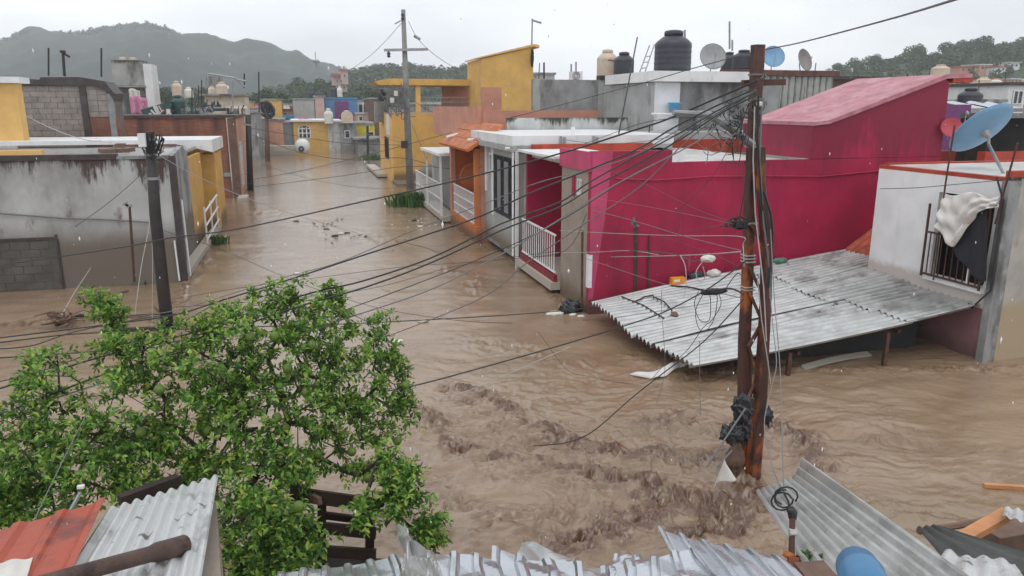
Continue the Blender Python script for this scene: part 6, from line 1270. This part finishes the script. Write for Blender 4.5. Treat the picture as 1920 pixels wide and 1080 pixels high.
# ================================================================== FOREGROUND METAL AND TIMBER
def metal(name, label, c, zs, nrib, amp, m, prof='sine', crump=0, seed=0, nb=None, na=26, holes=False, curl=None):
    """corrugated sheet through four photo corners (far-left, far-right, near-right, near-left) at heights zs; ribs run far to near"""
    dz = (seed % 5) * .018 if crump else 0
    P_ = [Vector(at(px, py, z=z + dz)) for (px, py), z in zip(c, zs)]
    def fn(u, v):
        p = P_[0] * (1 - u) * (1 - v) + P_[1] * u * (1 - v) + P_[2] * u * v + P_[3] * (1 - u) * v
        ph = u * nrib
        if prof == 'sine': k = math.sin(2 * math.pi * ph)
        else: f = ph % 1; k = (1 if f < .22 else max(-1, 1 - (f - .22) / .08 * 2) if f < .30 else -1 if f < .92 else -1 + (f - .92) / .08 * 2)
        if crump:
            tri = lambda q: abs((q % 2) - 1) * 2 - 1
            f1 = tri(u * 1.7 + v * 2.9 + seed * .37); f2 = tri(u * 2.6 - v * 4.3 + seed * .71); k *= 1 - .5 * crump * max(0, f2)
            p = p + Vector((.03 * crump * f1, .02 * crump * f2, .03 * crump * f1 + .02 * crump * f2 ))
        p = p + Vector((0, 0, k * amp))
        if curl: p = p + Vector(curl(u, v))
        return p
    mb = MB(); mb.grid(fn, nb or int(nrib * (8 if prof == 'sine' else 12)), na, .004); return solo(name, mb, m, label, 'metal sheet')
metal('corrugated_sheet', 'white corrugated roof sheet under the log at the lower left', [(205, 955), (408, 893), (372, 1110), (90, 1130)], [1.95, 1.98, 2.15, 2.12], 9.5, .012, M['sheet_white'])
metal('corrugated_sheet', 'red painted metal sheet at the lower left corner', [(-60, 1010), (198, 936), (110, 1130), (-200, 1180)], [2.0, 2.02, 2.18, 2.15], 3.2, .009, M['sheet_red'], 'trap')
metal('corrugated_sheet', 'off white scrap sheet in the bottom left corner', [(-40, 1062), (62, 1046), (40, 1120), (-60, 1130)], [2.12, 2.12, 2.2, 2.2], 2, .006, M['tank_white'])
t = thing('own_wall', 'narrow pale concrete wall end under the white corrugated sheet', 'wall', at(390, 1080, z=1.2))
a = at(390, 940, z=1.9); b = at(372, 1110, z=2.1); W_ = MB(); W_.add([(a[0] - .1, a[1], 1.9), (a[0] + .04, a[1], 1.9), (b[0] + .14, b[1] - .4, 2.05), (b[0] - .1, b[1] - .4, 2.05), (a[0] - .1, a[1], -2.4), (a[0] + .04, a[1], -2.4), (b[0] + .14, b[1] - .4, -2.4), (b[0] - .1, b[1] - .4, -2.4)], [(0, 1, 2, 3), (4, 7, 6, 5), (0, 4, 5, 1), (1, 5, 6, 2), (2, 6, 7, 3), (3, 7, 4, 0)]); part('wall_body', W_, M['beige'], t)
# the viewer's own house below the frame
t = thing('near_roof', 'flat concrete roof of the near house under the loose sheets', 'roof', (0, 1, 1.5))
part('slab', MB().box(-6, -6, 1.3, 6, 1.9, 1.5), M['concrete'], t); part('wall', MB().box(-5.9, -5.9, -2.4, 5.9, 1.8, 1.295), M['beige'], t)
# log
L0, L1 = Vector(at(85, 1092, z=2.32)), Vector(at(345, 1022, z=2.12)); ax = (L1 - L0)
mb = MB(); pts = [L0 - ax * .3, L0, L0 + ax * .4, L0 + ax * .72, L0 + ax * .78, L0 + ax * .9, L1, L1 + ax * .012]; mb.tube(pts, [.031, .031, .033, .034, .043, .044, .045, .032], 14)
solo('log', mb, M['wood_log'], 'brown wet log lying across the white corrugated sheet', 'log', smooth=True)
L0, L1 = Vector(at(225, 940, z=1.75)), Vector(at(335, 900, z=1.75)); solo('beam', MB().beam(L0, L1, .06, .07), M['wood_dark'], 'dark wet beam behind the top edge of the white corrugated sheet', 'beam')
t = thing('lamp_tube', 'short grey pipe with a white clip above the red sheet', 'pipe', at(140, 960, z=1.9)); part('pipe', MB().tube([at(128, 965, z=1.95), at(150, 925, z=1.95)], .011, 6), M['steel'], t); part('clip', MB().box(*(lambda p: (p[0] - .017, p[1] - .012, p[2], p[0] + .017, p[1] + .012, p[2] + .015))(at(152, 915, z=1.98))), M['foam'], t)
# wooden pallet frame
t = thing('wooden_pallet', 'dark wet wooden pallet standing on edge under the tree', 'pallet', at(630, 1045, d=4.7))
def pal(px, py, dd=0): return at(px, py, d=4.7 + dd)
for a, b, h in [((545, 925), (712, 948), .10), ((560, 985), (705, 1000), .085), ((560, 1030), (705, 1040), .085)]: part('slat', MB().beam(pal(*a), pal(*b), .025, h), M['wood_dark'], t)
for a, b in [((604, 925), (602, 1050)), ((695, 940), (692, 1062)), ((552, 920), (548, 1040))]: part('stile', MB().beam(pal(*a, .06), pal(*b, .06), .06, .06), M['wood_dark'], t)
part('slat', MB().beam(pal(600, 965, .14), pal(700, 978, .14), .03, .05), M['wood_dark'], t); part('slat', MB().beam(pal(540, 905, .3), pal(600, 940, -.1), .03, .05), M['wood_old'], t)
part('base', MB().beam(pal(600, 1062, .02), pal(720, 1070, .02), .14, .10), M['wood_dark'], t)
# crumpled bright sheets
def trap(*a, **k): return metal(*a, prof='trap', **k)
trap('zinc_sheet', 'bright ribbed zinc sheet at the bottom below the tree, leftmost', [(520, 1078), (752, 1042), (800, 1180), (500, 1190)], [1.92, 1.95, 2.1, 2.1], 5.5, .0085, M['zinc'], crump=0.14, seed=5)
metal('zinc_sheet', 'dull bent zinc flap rising to a point beside the pallet', [(748, 985), (756, 988), (850, 1100), (760, 1110)], [1.85, 1.85, 2.15, 2.1], 1.2, .012, M['galv'], crump=.5, seed=7, nb=14)
trap('zinc_sheet', 'bright ribbed zinc sheet bulging right of the pointed flap', [(800, 1035), (935, 1045), (960, 1180), (800, 1180)], [1.98, 1.96, 2.1, 2.1], 3, .0085, M['zinc'], crump=0.19, seed=9)
metal('zinc_sheet', 'dull grey zinc flap behind the bright ones at the bottom middle', [(975, 1018), (1130, 1066), (1130, 1140), (960, 1120)], [1.8, 1.8, 2.0, 2.0], 2, .012, M['galv'], crump=.4, seed=10, nb=20)
trap('zinc_sheet', 'white crumpled zinc sheet at the bottom middle', [(920, 1032), (1085, 1055), (1120, 1180), (930, 1190)], [1.98, 1.98, 2.1, 2.1], 3.2, .0085, M['zinc'], crump=0.30, seed=11)
trap('zinc_sheet', 'crumpled zinc sheet folded upward left of the big white one', [(1155, 1036), (1235, 1052), (1260, 1180), (1110, 1190)], [2.02, 2.0, 2.12, 2.1], 2.4, .0085, M['zinc'], crump=0.39, seed=13)
trap('zinc_sheet', 'largest white ribbed zinc sheet at the bottom right of centre', [(1232, 992), (1470, 1048), (1640, 1190), (1350, 1190)], [2.02, 1.98, 2.1, 2.12], 5.5, .0085, M['zinc'], crump=0.12, seed=17)
trap('zinc_sheet', 'low crumpled white zinc sheet at the very bottom centre', [(1130, 1062), (1300, 1030), (1420, 1200), (1100, 1200)], [2.04, 2.06, 2.16, 2.15], 4, .0085, M['zinc'], crump=0.33, seed=19)
# big grey corrugated sheet, its right edge curled up
def curl(u, v): k = max(0, u - .62) / .38; return (-.05 * k * k, 0, .13 * k * k * (1 - v * .75))
metal('corrugated_sheet', 'big grimy grey corrugated sheet sloping down at the lower right', [(1418, 922), (1512, 888), (1850, 1105), (1600, 1200)], [1.35, 1.42, 1.85, 2.0], 9.5, .017, M['galv_worn'], curl=curl, na=34)
metal('corrugated_sheet', 'dark curled sheet edge behind the big corrugated one', [(1720, 990), (1760, 985), (2000, 1060), (1800, 1085)], [1.25, 1.3, 1.5, 1.4], 3, .012, mat('dark_sheet', (.07, .075, .07), .45, .2, 4, .1, 14, metal=.3), na=16)
metal('corrugated_sheet', 'pale sheet in the bottom right corner', [(1775, 1032), (1900, 1058), (2000, 1150), (1700, 1170)], [1.5, 1.5, 1.75, 1.75], 4, .012, M['sheet_white'], crump=.3, seed=23)
metal('corrugated_sheet', 'small corrugated scrap at the right edge above the timber', [(1885, 952), (1960, 962), (1960, 990), (1880, 968)], [1.25, 1.25, 1.3, 1.3], 4, .01, M['sheet_white'], na=8)
solo('timber', MB().beam(at(1795, 1016, z=1.2), at(1890, 962, z=1.2), .09, .05), M['wood_fresh'], 'orange brown timber propped at the right edge', 'timber')
solo('timber', MB().tube([at(1722, 996, z=.95), at(1800, 985, z=.95), at(1850, 975, z=.95)], .025, 6), M['wood_old'], 'thin grey branch reaching left from the orange timber', 'branch')
solo('debris_box', MB().box(*(lambda p: (p[0], p[1], p[2] - .5, p[0] + .5, p[1] + .25, p[2]))(at(1875, 1010, z=.95))), M['wood_old'], 'brown box end under the scrap at the right edge', 'box')

# mast with weatherhead
t = thing('service_mast', 'rusty service mast with a black cable cap at the lower right', 'mast', at(1482, 1080, d=3.4))
part('pipe', MB().tube([at(1487, 1100, d=3.38), at(1484, 1040, d=3.45), at(1486, 965, d=3.55)], .016, 10), M['rust_thin'], t)
part('cap', MB().tube([at(1486, 972, d=3.55), at(1486, 962, d=3.55), at(1483, 956, d=3.55), at(1476, 956, d=3.55)], [.021, .026, .022, .014], 10), M['cable'], t)
part('white_tie', MB().tube([at(1480, 998, d=3.5), at(1492, 998, d=3.5)], .02, 6), M['cable_white'], t)
mb = MB()
for (x0_, y0_, k_) in ((1470, 935, 0), (1466, 940, 1), (1474, 930, 2)):
    mb.tube([at(x0_ + 22 * math.cos(q * .55 + k_) * (.8 + .1 * k_), y0_ + 17 * math.sin(q * .55 + k_), d=3.58) for q in range(10)], .005, 5)
mb.tube([at(1470, 925, d=3.62), at(1478, 940, d=3.6), at(1482, 958, d=3.57)], .006, 5); part('cable_loop', mb, M['cable'], t)
mb = MB().beam(at(1487, 1044, d=3.42), at(1490, 1140, d=3.3), .05, .05); solo('brick_post', mb, mat('red_brown_block', (.22, .07, .035), .8, .3, 8, .3), 'red brown brick post at the foot of the service mast', 'post')
solo('board', MB().beam(at(1500, 1072, z=1.9), at(1556, 1068, z=1.9), .12, .02), M['wood_old'], 'brown board end right of the brick post', 'board')
weed(1512, 1040, 1.75, 60, .055, .06, 'tuft of green grass right of the service mast', seed=9)
blob(at(1480, 1040, d=3.45), .025, mat('orange_mud', (.35, .12, .04), .8), 'clay_lump', 'orange clay lump round the service mast', 'lump', (1.3, 1, .7), 61)
# blue drum, lying, top end visible
t = thing('blue_drum', 'blue plastic drum lying at the bottom beside the big corrugated sheet', 'drum', at(1620, 1090, z=1.95))
d0_, d1_ = Vector(at(1602, 1052, z=2.13)), Vector(at(1650, 1150, z=2.2)); dd_ = (d1_ - d0_).normalized()
part('barrel', MB().tube([d0_ - dd_ * .0, d0_ + dd_ * .015, d0_ + dd_ * .05, d0_ + dd_ * .12, d0_ + dd_ * .135, d0_ + dd_ * .15, d0_ + dd_ * .5], [.05, .072, .084, .088, .092, .088, .088], 24), M['blue'], t, smooth=True)
part('bung', MB().tube([d0_ - dd_ * .012 + Vector((.03, 0, .02)), d0_ + dd_ * .01 + Vector((.03, 0, .02))], .014, 10), M['blue'], t)

# ================================================================== LIME TREE
rt_ = random.Random(5)
tree = thing('lime_tree', 'leafy green lime tree filling the lower left, hung with unripe fruit', 'tree', at(400, 960, z=0)); TB = Vector(tree.location)
BL = [((590, 610), 62, 5.7, 10), ((560, 680), 95, 5.5, 26), ((430, 660), 62, 5.2, 12), ((660, 660), 55, 5.8, 9), ((690, 740), 68, 5.7, 13), ((520, 780), 120, 5.2, 36), ((640, 800), 70, 5.5, 12), ((300, 760), 115, 4.9, 30), ((400, 800), 90, 5.0, 18), ((110, 800), 100, 4.8, 22), ((30, 870), 90, 4.6, 20), ((190, 860), 85, 4.6, 16), ((60, 770), 60, 5, 8), ((240, 680), 50, 5.2, 8),
      ((480, 900), 72, 4.6, 14), ((480, 990), 80, 4.2, 24), ((545, 1010), 55, 4.2, 12), ((450, 1060), 70, 4.0, 12), ((330, 880), 60, 4.7, 8), ((270, 900), 50, 4.5, 6), ((90, 930), 70, 4.3, 12), ((0, 960), 50, 4.2, 8),
      ((215, 590), 26, 5.5, 5), ((175, 572), 14, 5.6, 2), ((370, 640), 30, 5.4, 4), ((420, 600), 24, 5.6, 4), ((90, 680), 24, 5.2, 3), ((230, 640), 22, 5.4, 3), ((500, 570), 30, 5.8, 5), ((550, 560), 24, 5.9, 4), ((620, 560), 20, 5.9, 3), ((735, 690), 25, 5.9, 4), ((758, 770), 20, 5.8, 4), ((705, 640), 16, 5.9, 2), ((712, 600), 8, 6.0, 1), ((725, 820), 10, 5.8, 1),
      ((742, 890), 24, 4.7, 6), ((730, 945), 24, 4.6, 6), ((765, 925), 22, 4.6, 5), ((795, 985), 16, 4.6, 4), ((802, 1018), 12, 4.6, 3), ((680, 965), 18, 4.5, 3), ((725, 855), 12, 4.8, 2), ((560, 880), 30, 4.8, 3), ((620, 870), 26, 5.2, 2), ((675, 880), 18, 5.2, 2)]
cl = []
for (px, py), rp, d, n_ in BL:
    c = Vector(at(px, py, d=d)); rr = rp / F * d * 1.12
    for k in range(int(n_ * 2.5)):
        v = Vector((rt_.gauss(0, 1), rt_.gauss(0, 1), rt_.gauss(0, 1))).normalized() * rr * (rt_.uniform(.35, 1.0) ** .6 if rt_.random() < .8 else rt_.uniform(1.0, 1.3))
        cl.append(c + Vector((v.x, v.y * 1.25, v.z * .95)))
# skeleton: trunk, then join each cluster to the nearest node
fork = TB + Vector((.05, -.1, .55)); nodes = [TB + Vector((0, 0, -.6)), TB + Vector((.02, -.04, .1)), fork]; par = {1: 0, 2: 1}
cen = Vector(at(420, 760, d=5.1)); dirs = []
for (px, py, d) in ((560, 700, 5.5), (300, 780, 4.9), (120, 830, 4.8), (480, 900, 4.7), (600, 850, 5.2), (430, 680, 5.2), (640, 720, 5.6), (480, 800, 5.2)):
    e = Vector(at(px, py, d=d)); prev = 2
    for q in (.35, .7, 1.0):
        p = fork.lerp(e, q) + Vector((rt_.gauss(0, .04), rt_.gauss(0, .04), .08 * math.sin(q * 3))); nodes.append(p); par[len(nodes) - 1] = prev; prev = len(nodes) - 1
for c in sorted(cl, key=lambda c: (c - fork).length):
    n_a = np.array(nodes[2:]); ca = np.array(c); bi = 2 + int(np.argmin(np.linalg.norm(n_a - ca, axis=1) + .12 * np.linalg.norm(n_a - np.array(fork), axis=1))); b = nodes[bi]; prev = bi; L_ = (c - b).length
    st_ = max(1, int(L_ / .16))
    for q in range(1, st_ + 1):
        p = b.lerp(c, q / st_) + Vector((rt_.gauss(0, .014), rt_.gauss(0, .014), rt_.gauss(0, .014))); nodes.append(p); par[len(nodes) - 1] = prev; prev = len(nodes) - 1
load = [1] * len(nodes)
for i in range(len(nodes) - 1, 0, -1): load[par[i]] += load[i]
rad = [min(.055, .0026 * l_ ** .42) for l_ in load]
br = MB(); tr_ = MB()
for i in range(1, len(nodes)):
    (tr_ if i < 3 else br).tube([nodes[par[i]], nodes[i]], [min(rad[par[i]], rad[i] * 1.5), rad[i]], 5 if rad[i] < .02 else 7, caps=False)
part('trunk', tr_, M['bark'], tree, smooth=True); part('branches', br, M['bark'], tree, smooth=True)
def leaf_geo(L_, W_, cup):
    return [(0, 0, 0), (-W_ * .42, L_ * .28, cup), (-W_ * .5, L_ * .55, cup), (0, L_, -cup), (W_ * .5, L_ * .55, cup), (W_ * .42, L_ * .28, cup), (0, L_ * .3, 0), (0, L_ * .6, -cup * .2)], [(0, 6, 1), (1, 6, 7, 2), (2, 7, 3), (0, 5, 6), (5, 4, 7, 6), (4, 3, 7)]
LV, LF = leaf_geo(.052, .023, .005)
LM = [M['leafA'], M['leafB'], M['leafC'], M['leafD']]; lme = []
for k in range(4): mb = MB(); mb.add(LV, LF); lme.append(mb.mesh('leaf', LM[k]))
Ls = []
zc = sum(c.z for c in cl) / len(cl); CT = sum(cl, Vector()) / len(cl)
for ci, c in enumerate(cl):
    twd = [Vector((rt_.gauss(0, 1), rt_.gauss(0, 1), rt_.gauss(0, .8) + .5)).normalized() for _ in range(3)]
    bright = rt_.random()
    for tw in twd:
        tw = (tw + (c - CT).normalized() * .5).normalized(); LL = rt_.uniform(.09, .17)
        for k in range(12):
            q = (k + 1) / 12; base = c + tw * LL * q + Vector((0, 0, -.02 * q * q))
            a = k * 2.4 + rt_.random(); s1 = tw.orthogonal().normalized(); s2 = tw.cross(s1); out_ = (s1 * math.cos(a) + s2 * math.sin(a))
            dv = (out_ * .85 + tw * (.35 + .5 * q) + Vector((rt_.gauss(0, .2), rt_.gauss(0, .2), rt_.gauss(0, .2) - .08))).normalized()
            up = Vector((rt_.gauss(0, .35), rt_.gauss(0, .35), 1)); xx = dv.cross(up).normalized(); zz = xx.cross(dv)
            s_ = rt_.uniform(.65, 1.25) * (1 if q < .85 else .7); r_ = rt_.random() + (.22 if q > .7 else 0) + .25 * (bright - .5)
            mi = 3 if r_ > 1.13 or rt_.random() < .02 else 2 if r_ > .8 else 1 if r_ > .42 else 0
            Ls.append((base, xx, dv, zz, s_, mi))
order = sorted(range(len(Ls)), key=lambda i: -Ls[i][4] / max(.5, (Ls[i][0] - Vector((0, 0, H))).length))
top = set(order[:290])
V = []; Fc = []; Mi = []
for i, (b_, xx, yy, zz, s_, mi) in enumerate(Ls):
    if i in top:
        o = inst('leaf', lme[mi], tree, b_); o.rotation_euler = Matrix((xx, yy, zz)).transposed().to_euler(); o.scale = (s_, s_, s_)
    else:
        k = len(V)
        for lx, ly, lz in LV: V.append(b_ + xx * lx * s_ + yy * ly * s_ + zz * lz * s_)
        Fc += [tuple(j + k for j in f) for f in LF]; Mi += [mi] * len(LF)
mb = MB(); mb.v = V; mb.f = Fc; mb.m = Mi
part('leaves', mb, LM, tree, kind='stuff')
fm = MB().lathe((0, 0, 0), [(.004, 0), (.018, .005), (.028, .018), (.031, .032), (.028, .046), (.018, .058), (.005, .064)], 12).mesh('lime', M['lime'], smooth=True)
for (px, py, d) in [(215, 727, 4.75), (745, 835, 5.6), (705, 835, 5.6), (640, 770, 5.3), (575, 745, 5.0), (525, 815, 4.9), (535, 812, 4.9), (520, 792, 4.9), (660, 855, 5.2), (595, 860, 5.1), (760, 730, 5.7), (470, 640, 5.1), (515, 640, 5.2), (685, 665, 5.6), (455, 770, 4.9), (718, 745, 5.6), (390, 815, 4.8), (560, 960, 4.1), (300, 740, 4.7), (690, 905, 5.0), (672, 945, 4.6), (540, 700, 5.1), (585, 655, 5.4), (265, 820, 4.6)]:
    inst('lime', fm, tree, at(px, py, d=d), (0, 0, 0), (1.15,) * 3)
# raindrops in the air
rd = MB(); rr = random.Random(9)
for k in range(260):
    d = rr.uniform(1.8, 9); p = at(rr.uniform(-50, 1970), rr.uniform(0, 1080), d=d); s_ = rr.uniform(.0016, .0032); h = s_ * rr.uniform(1.5, 3.5)
    rd.add([(p[0] - s_, p[1], p[2]), (p[0], p[1] - s_, p[2]), (p[0] + s_, p[1], p[2]), (p[0], p[1] + s_, p[2]), (p[0], p[1], p[2] + h), (p[0], p[1], p[2] - h)], [(0, 1, 4), (1, 2, 4), (2, 3, 4), (3, 0, 4), (1, 0, 5), (2, 1, 5), (3, 2, 5), (0, 3, 5)])
solo('raindrops', rd, mat('rain_water', (.75, .77, .8), .15, .02, 2, 0, spec=.8), 'falling raindrops', None, kind='stuff')
